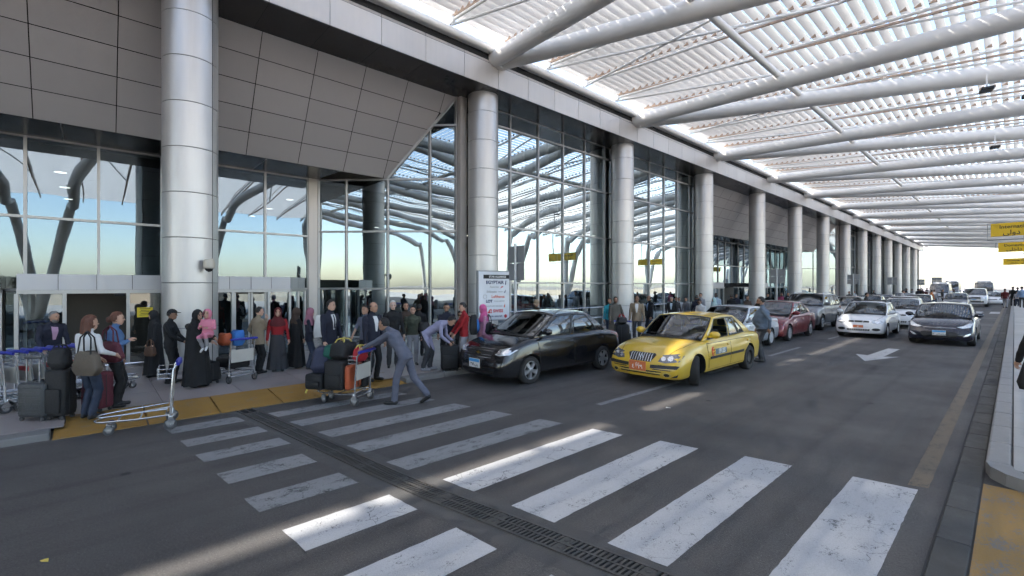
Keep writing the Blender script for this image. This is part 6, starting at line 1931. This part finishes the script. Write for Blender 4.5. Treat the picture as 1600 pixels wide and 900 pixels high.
# a far crowd that reads as heads over the cars
rc = random.Random(11)
tops = ['black', 'navy', 'dgrey', 'brown', 'wine', 'lgrey', 'slate', 'orange', 'black', 'white']
crowd = [person('person in the distant crowd where the road meets the sky', -6.0, 82.0, 1.72, rc.uniform(0, 360), tops[i], 'dgrey', skin=rc.choice((0, 1, 2)), vox=0.035, z0=0.0, group='distant crowd at the end of the road') for i in range(6)]
spots = [(-7.6 + rc.uniform(-1.6, 3.2), 78 + rc.uniform(-6, 34)) for _ in range(34)]
for i, (px_, py_) in enumerate(spots):
    o = crowd[i] if i < len(crowd) else copy_tree(crowd[i % 6])
    o.location = (px_, py_, PZ if px_ < -8.87 else 0.0)
    s_ = rc.uniform(0.93, 1.05); o.scale = (s_, s_, s_)
    o.rotation_euler = (0, 0, rc.uniform(0, 6.28))
person('woman in black coat and purple scarf cut off by the right edge of the photo', 0.35, 9.75, 1.72, 150, 'black', 'black', scarf='mauve', jacket=True, z0=0.13, hands={'L': (0.05, 0.42, 0.86)})
# ================================================================ luggage trolleys
M_STEEL = mat('trolley_steel', (0.62, 0.63, 0.65), 0.22, 0.9, 0.1, 20)
M_BLUEP = mat('trolley_blue_plastic', (0.022, 0.030, 0.30), 0.4, 0, 0.1)
M_BOARD = mat('trolley_board', (0.50, 0.48, 0.43), 0.6, 0, 0.12, 5)
M_RUB = mat('castor_rubber', (0.05, 0.05, 0.052), 0.7)
M_ADRED = mat('advert_red', (0.45, 0.03, 0.04), 0.6)
def make_trolley():
    """nose at +x, handle at -x"""
    t = empty('luggage_trolley', (0, 0, 0))
    b = MB(); b.smooth = True
    for sg in (1, -1):
        b.path([(-0.36, sg * 0.29, 0.13), (-0.34, sg * 0.29, 0.22), (0.0, sg * 0.24, 0.20), (0.42, sg * 0.16, 0.20), (0.50, sg * 0.10, 0.20), (0.53, 0.0, 0.20)], 0.015, 8)
        b.path([(-0.32, sg * 0.22, 0.30), (0.30, sg * 0.14, 0.27), (0.46, sg * 0.09, 0.26), (0.50, 0, 0.26)], 0.012, 8)
    for x_ in (-0.30, 0.0, 0.25): b.tube((x_, -0.25 + 0.1 * (x_ + 0.3), 0.21), (x_, 0.25 - 0.1 * (x_ + 0.3), 0.21), 0.010, 6)
    b.tube((-0.36, -0.29, 0.15), (-0.36, 0.29, 0.15), 0.015, 8)
    b.build('deck_frame', M_STEEL, t)
    for sg in (1, -1):
        b = MB(); b.smooth = True
        b.path([(-0.36, sg * 0.29, 0.14), (-0.37, sg * 0.28, 0.5), (-0.40, sg * 0.265, 0.90), (-0.45, sg * 0.26, 0.97)], 0.016, 8)
        b.build('upright', M_STEEL, t)
    MB().rbox((-0.392, -0.255, 0.46), (-0.372, 0.255, 0.74), 0.006, seg=1).build('advert_board', M_BOARD, t)
    b = MB(); b.smooth = True
    b.path([(-0.45, -0.30, 0.975), (-0.47, -0.24, 0.985), (-0.47, 0.24, 0.985), (-0.45, 0.30, 0.975)], 0.026, 10)
    b.rbox((-0.50, -0.10, 0.955), (-0.42, 0.10, 1.005), 0.018)
    b.build('handle', M_BLUEP, t)
    b = MB()
    for z in (0.76, 0.83, 0.90): b.path([(-0.37, -0.24, z), (-0.20, -0.22, z), (-0.20, 0.22, z), (-0.37, 0.24, z)], 0.005, 5)
    for y_ in (-0.22, -0.11, 0, 0.11, 0.22): b.path([(-0.37, y_, 0.76), (-0.20, y_, 0.76), (-0.20, y_, 0.90)], 0.004, 5)
    b.build('wire_basket', M_STEEL, t)
    M = Matrix.Rotation(R(90), 4, 'X')
    for (x_, y_, r_) in ((-0.36, 0.29, 0.085), (-0.36, -0.29, 0.085), (0.36, 0.12, 0.065), (0.36, -0.12, 0.065)):
        w = empty('castor', (x_, y_, r_ - 0.002), parent=t)
        b = MB(); b.smooth = True
        b.lathe([(r_ * 0.55, -0.02), (r_ * 0.95, -0.02), (r_, -0.012), (r_, 0.012), (r_ * 0.95, 0.02), (r_ * 0.55, 0.02)], 20, M); b.build('tyre', M_RUB, w)
        b = MB(); b.smooth = True
        b.lathe([(r_ * 0.57, -0.019), (r_ * 0.3, -0.024), (0, -0.024)], 16, M); b.lathe([(r_ * 0.57, 0.019), (r_ * 0.3, 0.024), (0, 0.024)], 16, M); b.build('hub', M_STEEL, w)
        b = MB(); b.smooth = True
        for s_ in (-0.028, 0.028): b.lathe([(r_ * 0.75, 0), (0, 0)], 14, Matrix.Translation((0, s_, r_ * 0.25)) @ M, 0, math.pi)
        b.cbox((0, 0, r_ + 0.015), (0.06, 0.06, 0.03)); b.build('fork', M_STEEL, w)
    return t
T0 = make_trolley()
def trolley(x, y, deg, label, s=0.95, z=PZ, group='luggage trolleys'):
    t = T0 if 'label' not in T0 else copy_tree(T0)
    t.location = (x, y, z); t.rotation_euler = (0, 0, R(deg)); t.scale = (s, s, s)
    return tag(t, label, 'trolley', group)
trolley(-8.52, 0.52, -98, 'empty luggage trolley with blue handle standing on the yellow ramp', 0.96, 0.035)
tp = trolley(-8.20, 3.38, -143, 'luggage trolley piled high and pushed by the porter', 0.96, 0.0)
tb = trolley(-11.22, 2.20, -162, 'trolley with orange and blue bags in its basket near the door', 0.92)
tk = trolley(-8.55, 12.6, -60, 'trolley under black luggage between the sedan and the taxi', 0.95, 0.0)
lab = ['first', 'second', 'third', 'fourth', 'fifth', 'sixth', 'seventh', 'eighth', 'ninth']
for i in range(9):
    t = trolley(-10.98 - i * 0.080, -0.98 + i * 0.150, 117, '%s trolley from the frame edge in the nested row beside the doors' % lab[i], 0.95)
    # red and white advert strips on the boards in the row
    b = MB(); b.box((-0.397, -0.20, 0.64), (-0.3925, 0.20, 0.72)); b.build('advert_strip', M_ADRED if i % 2 else M_BOARD, t)

# ================================================================ luggage
def lug_mat(n, col, rough=0.7): return mat('bag_' + n, col, rough, 0, 0.25, 9, 0.5, 40)
L_BLACK = lug_mat('black', (0.011, 0.011, 0.012)); L_GREY = lug_mat('grey', (0.045, 0.048, 0.05), 0.45); L_NAVY = lug_mat('navy', (0.022, 0.026, 0.055)); L_GREEN = lug_mat('green', (0.008, 0.09, 0.065)); L_ORANGE = lug_mat('orange', (0.40, 0.085, 0.03))
L_RED = lug_mat('red', (0.36, 0.012, 0.02)); L_TAUPE = lug_mat('taupe', (0.105, 0.082, 0.06)); L_WINE = lug_mat('wine', (0.10, 0.018, 0.030)); L_BLUE = lug_mat('blue', (0.03, 0.15, 0.45)); L_BROWN = lug_mat('brown', (0.09, 0.045, 0.025)); L_WHITE = lug_mat('white', (0.6, 0.6, 0.58)); L_YEL = lug_mat('yellow', (0.6, 0.48, 0.10))
def suitcase(label, loc, rz, w, d, h, m, wheels=True, handle=0.0, ribs=0, tilt=(0, 0), group=None, name='suitcase', pockets=True):
    s = empty(name, loc, rz, label, name.replace('_', ' '), group)
    s.rotation_euler = (tilt[0], tilt[1], rz)
    z0 = 0.05 if wheels else 0.0
    b = MB(); b.smooth = True
    b.rbox((-w / 2, -d / 2, z0), (w / 2, d / 2, z0 + h), min(0.05, d * 0.22), seg=3)
    b.build('shell', m, s)
    for k in range(ribs):
        z = z0 + h * (k + 1) / (ribs + 1)
        for sg in (1, -1): MB().rbox((-w / 2 + 0.03, sg * d / 2 - 0.006, z - 0.012), (w / 2 - 0.03, sg * d / 2 + 0.006, z + 0.012), 0.005, seg=1).build('rib', m, s)
    if pockets and not ribs:
        b = MB(); b.smooth = True
        b.rbox((-w / 2 + 0.04, d / 2 - 0.02, z0 + 0.06), (w / 2 - 0.04, d / 2 + 0.035, z0 + h * 0.55), 0.02); b.build('pocket', m, s)
        b = MB(); b.smooth = True
        b.rbox((-w / 2 + 0.04, -d / 2 - 0.03, z0 + 0.06), (w / 2 - 0.04, -d / 2 + 0.02, z0 + h * 0.6), 0.02); b.build('pocket', m, s)
    b = MB(); b.path([(-w / 2 - 0.004, -d * 0.1, z0 + 0.05), (-w / 2 - 0.004, -d * 0.1, z0 + h - 0.04), (0, -d * 0.1, z0 + h + 0.004), (w / 2 + 0.004, -d * 0.1, z0 + h - 0.04), (w / 2 + 0.004, -d * 0.1, z0 + 0.05)], 0.005, 5); b.build('zip', M_BLACKP, s)
    b = MB(); b.smooth = True; b.path([(-0.08, 0, z0 + h - 0.01), (-0.07, 0, z0 + h + 0.03), (0.07, 0, z0 + h + 0.03), (0.08, 0, z0 + h - 0.01)], 0.011, 6); b.build('grab_handle', M_BLACKP, s)
    if wheels:
        for sx in (-1, 1):
            for sy in (-1, 1):
                b = MB(); b.smooth = True; b.lathe([(0, -0.015), (0.03, -0.015), (0.03, 0.015), (0, 0.015)], 12, Matrix.Translation((sx * (w / 2 - 0.05), sy * (d / 2 - 0.04), 0.030)) @ Matrix.Rotation(R(90), 4, 'X')); b.build('wheel', M_RUB, s)
    if handle:
        b = MB(); b.smooth = True
        for sx in (-1, 1): b.tube((sx * 0.10, -d * 0.3, z0 + h - 0.1), (sx * 0.10, -d * 0.3, z0 + h + handle), 0.011, 6)
        b.build('telescopic_rail', M_STEEL, s)
        b = MB(); b.smooth = True; b.rbox((-0.13, -d * 0.3 - 0.018, z0 + h + handle - 0.012), (0.13, -d * 0.3 + 0.018, z0 + h + handle + 0.022), 0.012); b.build('pull_grip', L_GREY, s)
    return s
def softbag(label, loc, rz, w, d, h, m, strap=None, seed=1, name='bag', tilt=(0, 0), taper=0.8, group=None, cat=None, strapm=None):
    """sagging holdall or tote"""
    s = empty(name, loc, rz, label, cat or name.replace('_', ' '), group)
    s.rotation_euler = (tilt[0], tilt[1], rz)
    r_ = random.Random(seed)
    b = MB(); b.smooth = True
    rings = []
    N, Mz = 28, 8
    ph = [r_.uniform(0, 6.28) for _ in range(4)]
    for i in range(Mz + 1):
        t = i / Mz
        prof = math.sin(math.pi * min(1, 0.12 + 0.88 * t) * 0.5) if t < 0.5 else 1
        sc = (0.72 + 0.28 * min(1, t * 4)) * (1 - (1 - taper) * max(0, t - 0.25) / 0.75)
        if i == Mz: sc *= 0.82
        ring = []
        for j in range(N):
            a = 2 * math.pi * j / N
            q = 1 + 0.035 * math.sin(3 * a + ph[0] + 3 * t) + 0.03 * math.sin(5 * a + ph[1] - 4 * t)
            cx_ = math.copysign(abs(math.cos(a)) ** 0.55, math.cos(a)); sx_ = math.copysign(abs(math.sin(a)) ** 0.55, math.sin(a))
            ring.append((w / 2 * sc * q * cx_, d / 2 * sc * q * sx_, h * t * (1 + 0.05 * math.sin(2 * a + ph[2]) * t)))
        rings.append(ring)
    b.loft(rings); b.angle = 60
    link('pouch', b.mesh('pouch', m), s)
    if strap:
        for sy in (-1, 1):
            b = MB(); b.smooth = True
            b.path([(-w * 0.25, sy * d * 0.3, h * 0.9), (-w * 0.2, sy * d * 0.15, h + strap * 0.7), (0, sy * d * 0.05, h + strap), (w * 0.2, sy * d * 0.15, h + strap * 0.7), (w * 0.25, sy * d * 0.3, h * 0.9)], 0.011, 6)
            b.build('strap', strapm or m, s)
    return s
# at the trolley row
suitcase('grey hard-shell suitcase with silver telescopic handle by the kerb', (-9.88, -0.60, PZ), R(45), 0.42, 0.26, 0.52, L_GREY, handle=0.36, ribs=6)
suitcase('tall black soft suitcase beside the woman in the white blouse', (-9.72, -0.36, PZ), R(50), 0.30, 0.24, 0.70, L_BLACK, pockets=True)
softbag('small black bag set on top of the tall black suitcase', (-9.72, -0.36, PZ + 0.76), R(50), 0.28, 0.20, 0.30, L_BLACK, strap=0.06, seed=3, name='holdall')
suitcase('dark red suitcase half hidden behind the woman in jeans', (-9.92, 0.06, PZ), R(40), 0.36, 0.24, 0.58, L_WINE)
softbag('brown shoulder bag hanging behind the woman in the white blouse', (-9.12, -0.06, PZ + 0.70), R(38), 0.46, 0.15, 0.34, L_TAUPE, strap=0.30, seed=5, name='shoulder_bag', taper=0.74, strapm=L_BLACK)
softbag('burgundy bag on the shoulder of the woman in denim', (-9.80, 0.20, PZ + 0.78), R(40), 0.46, 0.16, 0.32, L_WINE, strap=0.26, seed=6, name='shoulder_bag', taper=0.7)
softbag('brown handbag held by the woman in the black headscarf', (-12.66, 0.92, PZ + 0.48), R(30), 0.30, 0.12, 0.20, L_BROWN, strap=0.16, seed=7, name='handbag')
# trolley near the door
softbag('orange carrier bag in the basket of the trolley near the door', (-11.02, 2.02, PZ + 0.78), R(20), 0.26, 0.22, 0.24, L_ORANGE, seed=8, name='carrier_bag')
softbag('blue carrier bag in the basket of the trolley near the door', (-10.98, 2.24, PZ + 0.76), R(10), 0.26, 0.22, 0.31, L_BLUE, seed=9, name='carrier_bag', taper=0.95)
suitcase('black case lying on the deck of the trolley near the door', (-11.32, 2.22, PZ + 0.27), R(-162), 0.60, 0.42, 0.22, L_BLACK, wheels=False, pockets=False)
suitcase('black case standing on the floor left of the door trolley', (-11.25, 1.76, PZ), R(20), 0.44, 0.26, 0.40, L_BLACK)
softbag('white wrapped bundle with a baby held by the woman in the patterned scarf', (-11.30, 4.02, PZ + 0.78), R(60), 0.24, 0.20, 0.50, L_WHITE, seed=10, name='wrapped_baby', cat='baby', taper=0.7)
# porter's load
c_, s_ = math.cos(R(-143)), math.sin(R(-143))
def on_cart(fx, fy): return (-8.20 + fx * c_ - fy * s_, 3.38 + fx * s_ + fy * c_)
def pc(fx, fy, z): p = on_cart(fx, fy); return (p[0], p[1], z)
suitcase('black suitcase with a yellow tag lying at the front of the porter trolley', pc(0.44, 0.03, 0.26), R(-143), 0.34, 0.56, 0.28, L_BLACK, wheels=False)
suitcase('big black suitcase standing in the middle of the porter trolley', pc(0.06, 0.02, 0.26), R(-143), 0.36, 0.56, 0.52, L_BLACK, wheels=False)
suitcase('orange suitcase standing against the board of the porter trolley', pc(-0.19, 0.02, 0.26), R(-143), 0.11, 0.50, 0.44, L_ORANGE, wheels=False, pockets=False)
suitcase('flat black bag at the foot of the porter trolley board', pc(-0.24, -0.24, 0.24), R(-143), 0.14, 0.20, 0.26, L_BLACK, wheels=False, pockets=False)
softbag('navy duffel bag slumped on the front of the porter load', pc(0.42, 0.05, 0.545), R(-120), 0.40, 0.46, 0.44, L_NAVY, seed=12, name='duffel_bag', taper=0.62)
softbag('green bag squeezed between the duffel and the black bag on the porter load', pc(0.24, 0.0, 0.79), R(-140), 0.26, 0.40, 0.24, L_GREEN, seed=13, name='holdall')
softbag('black holdall with a yellow pocket on top of the porter load', pc(0.02, 0.02, 0.79), R(-143), 0.36, 0.52, 0.30, L_BLACK, strap=0.07, seed=14, name='holdall', taper=0.9, strapm=L_YEL)
softbag('red bag in the wire basket of the porter trolley', pc(-0.28, -0.04, 0.745), R(-53), 0.38, 0.16, 0.24, L_RED, strap=0.05, seed=15, name='handbag', strapm=L_YEL)
p = pc(0.62, 0.10, 0.0)
b = MB(); b.path([(p[0], p[1], 0.42), (p[0] - 0.01, p[1] - 0.03, 0.34), (p[0] - 0.02, p[1] - 0.05, 0.24), (p[0] - 0.03, p[1] - 0.08, 0.16)], [0.008, 0.010, 0.014, 0.020], 6)
tag(b.build('luggage_ribbon', L_YEL), 'yellow ribbon hanging from the front case of the porter load', 'ribbon')
# bending man and the boy
suitcase('black upright suitcase opened by the bending man', (-8.98, 6.22, PZ), R(60), 0.42, 0.26, 0.56, L_BLACK, handle=0.10)
suitcase('small black case with brown trim beside the upright suitcase', (-9.02, 6.90 - 0.38, PZ), R(50), 0.34, 0.22, 0.38, L_BROWN)
bp_ = softbag('blue and black backpack worn by the boy in red', (-8.90, 6.86, PZ + 0.82), R(140), 0.30, 0.20, 0.46, L_BLACK, seed=18, name='backpack', taper=0.85)
b = MB(); b.smooth = True; b.ell((0, -0.09, 0.20), (0.11, 0.06, 0.17), 14, 10); b.build('front_pocket', L_BLUE, bp_)
for sg in (1, -1):
    b = MB(); b.smooth = True; b.path([(sg * 0.10, 0.06, 0.42), (sg * 0.11, 0.20, 0.46), (sg * 0.12, 0.30, 0.30), (sg * 0.12, 0.20, 0.08)], 0.016, 6); b.build('shoulder_strap', L_BLACK, bp_)
softbag('black crossbody bag on the back of the bending man', (-9.46, 5.82, PZ + 0.92), R(72), 0.26, 0.26, 0.22, L_BLACK, seed=19, name='crossbody_bag')
softbag('black handbag on the arm of the girl in pink', (-9.00, 7.42, PZ + 0.78), R(120), 0.34, 0.16, 0.30, L_BLACK, strap=0.2, seed=20, name='handbag')
# black load between the sedan and the taxi
suitcase('large black suitcase with red straps behind the black sedan', (-8.55, 12.6, 0.26), R(-50), 0.70, 0.42, 0.62, L_BLACK, wheels=False)
softbag('black bag with red handles on top of the large suitcase', (-8.55, 12.6, 0.90), R(-50), 0.55, 0.34, 0.20, L_BLACK, strap=0.10, seed=21, name='holdall', strapm=L_RED)
softbag('black shawl end swinging beside the woman at the right edge', (0.12, 9.62, 0.66), R(30), 0.20, 0.10, 0.40, L_BLACK, seed=22, name='shawl', taper=0.4)

# ================================================================ signs and small fittings
M_SIGNW = mat('sign_face_white', (0.70, 0.72, 0.76), 0.3, 0, 0.03)
M_SIGNB = mat('sign_back_grey', (0.30, 0.31, 0.32), 0.45, 0.5, 0.1)
M_RED2 = mat('ink_red', (0.55, 0.03, 0.04), 0.5); M_ORG2 = mat('ink_orange', (0.62, 0.10, 0.04), 0.5); M_GRY2 = mat('ink_grey', (0.30, 0.29, 0.29), 0.5); M_NVY2 = mat('ink_navy', (0.02, 0.03, 0.10), 0.5)
asg = empty('airline_sign', (-10.0, 8.42, PZ), R(-14), 'tall white sign listing airline names beside the second column', 'sign')
SW, SB, ST = 1.02, 1.02, 2.44
MB().box((-0.06, -SW / 2, SB), (0.045, SW / 2, ST)).build('cabinet', M_SIGNB, asg)
MB().box((0.046, -SW / 2 + 0.03, SB + 0.03), (0.052, SW / 2 - 0.03, ST - 0.03)).build('face', M_SIGNW, asg)
for y_ in (-0.46, 0.46): MB().box((-0.05, y_ - 0.04, 0), (0.03, y_ + 0.04, SB)).build('post', M_SIGNB, asg)
MB().box((0.053, -0.34, 2.21), (0.056, SW / 2 - 0.03, 2.32)).build('heading_strip', M_INK, asg)
SR = (R(90), 0, R(90))
for (s_, z, sz, m, y_, bold) in (('STAR ALLIANCE', 2.265, 0.075, M_INKW, 0.10, 0.002), ('EGYPTAIR', 2.10, 0.125, M_NVY2, 0.02, 0.004), ('Austrian', 1.975, 0.085, M_GRY2, 0.00, 0.0), ('Ethiopian', 1.84, 0.085, M_GRY2, -0.08, 0.001), ('AIRLINES', 1.838, 0.040, M_GRY2, 0.20, 0.0), ('Lufthansa', 1.70, 0.11, M_ORG2, 0.12, 0.002),
                              ('LOT', 1.57, 0.105, M_NVY2, -0.16, 0.006), ('POLISH AIRLINES', 1.57, 0.045, M_GRY2, 0.16, 0.0), ('SINGAPORE AIRLINES', 1.43, 0.058, M_GRY2, -0.02, 0.0), ('SWISS', 1.29, 0.12, M_RED2, 0.12, 0.004), ('TURKISH AIRLINES', 1.14, 0.062, M_NVY2, 0.0, 0.001)):
    text('lettering', s_, sz, m, asg, (0.0545 if z < 2.2 else 0.0585, y_, z), SR, bold=bold)
def mark(name, poly, m, dx=0.0535):
    MB().prism(poly, dx, dx + 0.002, axis=0).build(name, m, asg)
mark('tail_mark', [(-0.22, 1.235), (-0.08, 1.235), (-0.08, 1.345), (-0.14, 1.345)], M_RED2)
MB().prism([(-0.125, 1.25), (-0.11, 1.25), (-0.11, 1.32), (-0.125, 1.32)], 0.0562, 0.057, axis=0).build('cross_mark', M_INKW, asg)
MB().prism([(-0.145, 1.278), (-0.09, 1.278), (-0.09, 1.292), (-0.145, 1.292)], 0.0572, 0.058, axis=0).build('cross_mark', M_INKW, asg)
mark('arrow_mark', [(0.18, 1.93), (0.30, 1.985), (0.24, 2.0)], M_RED2)
mark('disc_mark', ellipse(0.36, 1.14, 0.045, 0.05, 20), M_RED2)
mark('feather_mark', [(0.30, 1.81), (0.34, 1.81), (0.38, 1.90)], M_NVY2)
mark('bird_mark', [(0.30, 1.39), (0.345, 1.40), (0.34, 1.50), (0.315, 1.45)], M_ORG2)
mark('falcon_mark', [(0.34, 2.04), (0.37, 2.04), (0.385, 2.15), (0.36, 2.16)], M_NVY2)
MB().path([(0.055, -0.29 + 0.055 * math.cos(a), 1.70 + 0.055 * math.sin(a)) for a in [2 * math.pi * k / 20 for k in range(20)]], 0.004, 5, closed=True).build('ring_mark', M_GRY2, asg)

def road_sign(x, y, z0_, z1_, w, label, z=PZ):
    r = empty('road_sign', (x, y, z), 0, label, 'sign', 'grey road signs seen from behind')
    b = MB(); b.smooth = True; b.tube((0, 0, 0), (0, 0, z1_ + 0.05), 0.038, 10); b.build('post', mat('galvanised_post', (0.48, 0.49, 0.50), 0.4, 0.6), r)
    hm_ = (z0_ + z1_) / 2
    n_ = 2
    for k in range(n_):
        a = z0_ + (z1_ - z0_) * k / n_ + 0.01; b_ = z0_ + (z1_ - z0_) * (k + 1) / n_ - 0.01
        MB().rbox((-w / 2, 0.040, a), (w / 2, 0.052, b_), 0.005, seg=1).build('plate', M_SIGNB, r)
        MB().box((-w / 2 + 0.03, 0.030, (a + b_) / 2 - 0.02), (w / 2 - 0.03, 0.0395, (a + b_) / 2 + 0.02)).build('channel_bar', M_SIGNB, r)
road_sign(-9.30, 8.62, 2.15, 3.12, 0.62, 'grey road sign plate on a post rising behind the black sedan windscreen')
for (y, lab_) in ((29.3, 'grey road sign plate over the red sedan roof'), (48.0, 'grey road sign plate standing over the grey SUV'), (66.5, 'grey road sign plate before the last columns'), (90.0, 'grey road sign plate at the far end of the facade')):
    road_sign(-9.30, y, 2.15, 3.0, 0.85, lab_)
road_sign(-8.4, 100.0, 2.4, 3.5, 1.2, 'grey road sign plate standing clear against the white sky', 0.0)

M_YSIGN = mat('sign_yellow', (0.72, 0.46, 0.012), 0.4, 0, 0.05)
def hang_sign(x0, y, z, w, h, en, ar, label):
    r = empty('hanging_sign', (x0, y, z), 0, label, 'sign', 'yellow hanging direction signs')
    MB().rbox((0.0, -0.06, 0), (w, 0.06, h), 0.015, seg=1).build('panel', M_YSIGN, r)
    b = MB()
    b.path([(-0.12, 0.10, h + 0.04), (-0.12, 0.10, -0.16), (w, 0.10, -0.16)], 0.025, 6)
    b.tube((-0.12, 0.10, h + 0.02), (w, 0.10, h + 0.02), 0.025, 6)
    b.build('frame', M_SIGNB, r)
    for x_ in (1.7, w - 0.4):
        MB().tube((x_, 0.10, h + 0.02), (x_, 0.10, cz(x0 + x_) - z - 0.2), 0.03, 6).build('hanger', M_SIGNB, r)
    text('lettering', en, h * 0.37, M_INK, r, (0.30, -0.063, h * 0.70), (R(90), 0, 0), align='LEFT', bold=0.004)
    text('lettering', ar, h * 0.48, M_INK, r, (0.42, -0.063, h * 0.26), (R(90), 0, 0), align='LEFT', bold=0.004)
hang_sign(-0.82, 34.0, 4.62, 3.4, 0.66, 'International', AR_INTL + '  ' + AR_FLIGHT, 'nearest yellow hanging sign reading International in two scripts')
hang_sign(-0.82, 50.0, 4.62, 3.4, 0.70, 'Domestic', AR_DOM + '  ' + AR_FLIGHT, 'yellow hanging sign reading Domestic, second along the island')
hang_sign(-0.95, 84.0, 4.72, 4.2, 0.78, 'Domestic Departure', AR_DOM + '  ' + AR_FLIGHT, 'farthest and smallest of the yellow hanging signs')

# camera on the big column
cc = empty('security_camera', (-13.2, 2.12, 2.66), R(-20), 'cream dome security camera on a bracket on the big column', 'camera')
b = MB(); b.smooth = True; b.tube((-0.08, 0, 0.06), (0.14, 0, 0.06), 0.025, 8); b.tube((-0.08, 0, 0.06), (-0.10, 0, 0.06), 0.06, 12); b.build('bracket', mat('camera_cream', (0.52, 0.48, 0.40), 0.5), cc)
b = MB(); b.smooth = True; b.lathe([(0, 0.10), (0.10, 0.08), (0.125, 0.0), (0.125, -0.12), (0.10, -0.14)], 20, Matrix.Translation((0.18, 0, 0))); b.build('hood', mat('camera_cream', 0), cc)
b = MB(); b.smooth = True; b.ell((0.18, 0, -0.13), (0.09, 0.09, 0.09), 16, 10); b.build('dome', mat('camera_dome', (0.03, 0.03, 0.03), 0.1), cc)
# yellow notice on the door glass
nt_ = empty('yellow_notice', (-15.24, 1.0, 1.42), 0, 'small yellow notice stuck on the door glass by the big column', 'notice')
MB().box((0, -0.16, -0.125), (0.006, 0.16, 0.125)).build('sheet', mat('notice_yellow', (0.75, 0.58, 0.03), 0.5), nt_)
for k in range(5): MB().box((0.0065, -0.11 + 0.02 * (k % 2), 0.085 - k * 0.04), (0.008, 0.11 - 0.015 * (k % 3), 0.099 - k * 0.04)).build('print_line', M_INK, nt_)
# low rail by the doors
rl_ = empty('low_rail', (-13.6, 0.55, PZ), R(90), 'low stainless rail on two posts in front of the open doors', 'rail')
b = MB(); b.smooth = True; b.path([(-0.35, 0, 0.24), (0.75, 0, 0.24)], 0.03, 10); b.build('rail_tube', M_STEEL, rl_)
for x_ in (-0.3, 0.65):
    b = MB(); b.smooth = True; b.tube((x_, 0, 0), (x_, 0, 0.24), 0.04, 10); b.lathe([(0.07, 0.0), (0.07, 0.02), (0.03, 0.03)], 14, Matrix.Translation((x_, 0, 0))); b.build('post', M_STEEL, rl_)
# rails inside the glass behind the waiting people
for (y0_, y1_, lab_) in ((12.6, 20.2, 'stainless guard rail along the foot of the first glazed bay'), (22.0, 29.6, 'stainless guard rail along the foot of the second glazed bay')):
    g_ = empty('guard_rail', (-13.95, y0_, PZ), 0, lab_, 'rail')
    for z in (0.45, 0.95):
        b = MB(); b.smooth = True; b.tube((0, 0, z), (0, y1_ - y0_, z), 0.025, 8); b.build('rail_tube', M_STEEL, g_)
    n_ = 6
    for k in range(n_ + 1):
        b = MB(); b.smooth = True; b.tube((0, (y1_ - y0_) * k / n_, 0), (0, (y1_ - y0_) * k / n_, 0.95), 0.022, 8); b.build('post', M_STEEL, g_)
# bits of litter and a distant mast
tag(MB().add([(-4.05, 7.28, 0.006), (-3.97, 7.30, 0.010), (-3.98, 7.34, 0.006), (-4.06, 7.32, 0.012)], [(0, 1, 2, 3)]).build('paper_scrap', L_WHITE), 'white scrap of paper on the asphalt beyond the crossing', 'litter')
tag(MB().add([(-5.02, -0.30, 0.005), (-4.97, -0.29, 0.012), (-4.95, -0.25, 0.006), (-5.00, -0.25, 0.014)], [(0, 1, 2, 3)]).build('dry_leaf', L_YEL), 'dry yellow leaf on the asphalt in the near corner', 'leaf')
ms = empty('lamp_mast', (3.6, 250, 0), 0, 'tall thin mast against the sky at the right edge', 'mast')
b = MB(); b.smooth = True; b.path([(0, 0, 0), (0, 0, 22)], [0.45, 0.16], 10); b.build('pole', M_SIGNB, ms)
b = MB(); b.smooth = True; b.lathe([(0.2, 21.6), (0.9, 21.8), (0.9, 22.2), (0.2, 22.3)], 14); b.build('lamp_ring', M_SIGNB, ms)
bpy.data.scenes.remove(SCR)
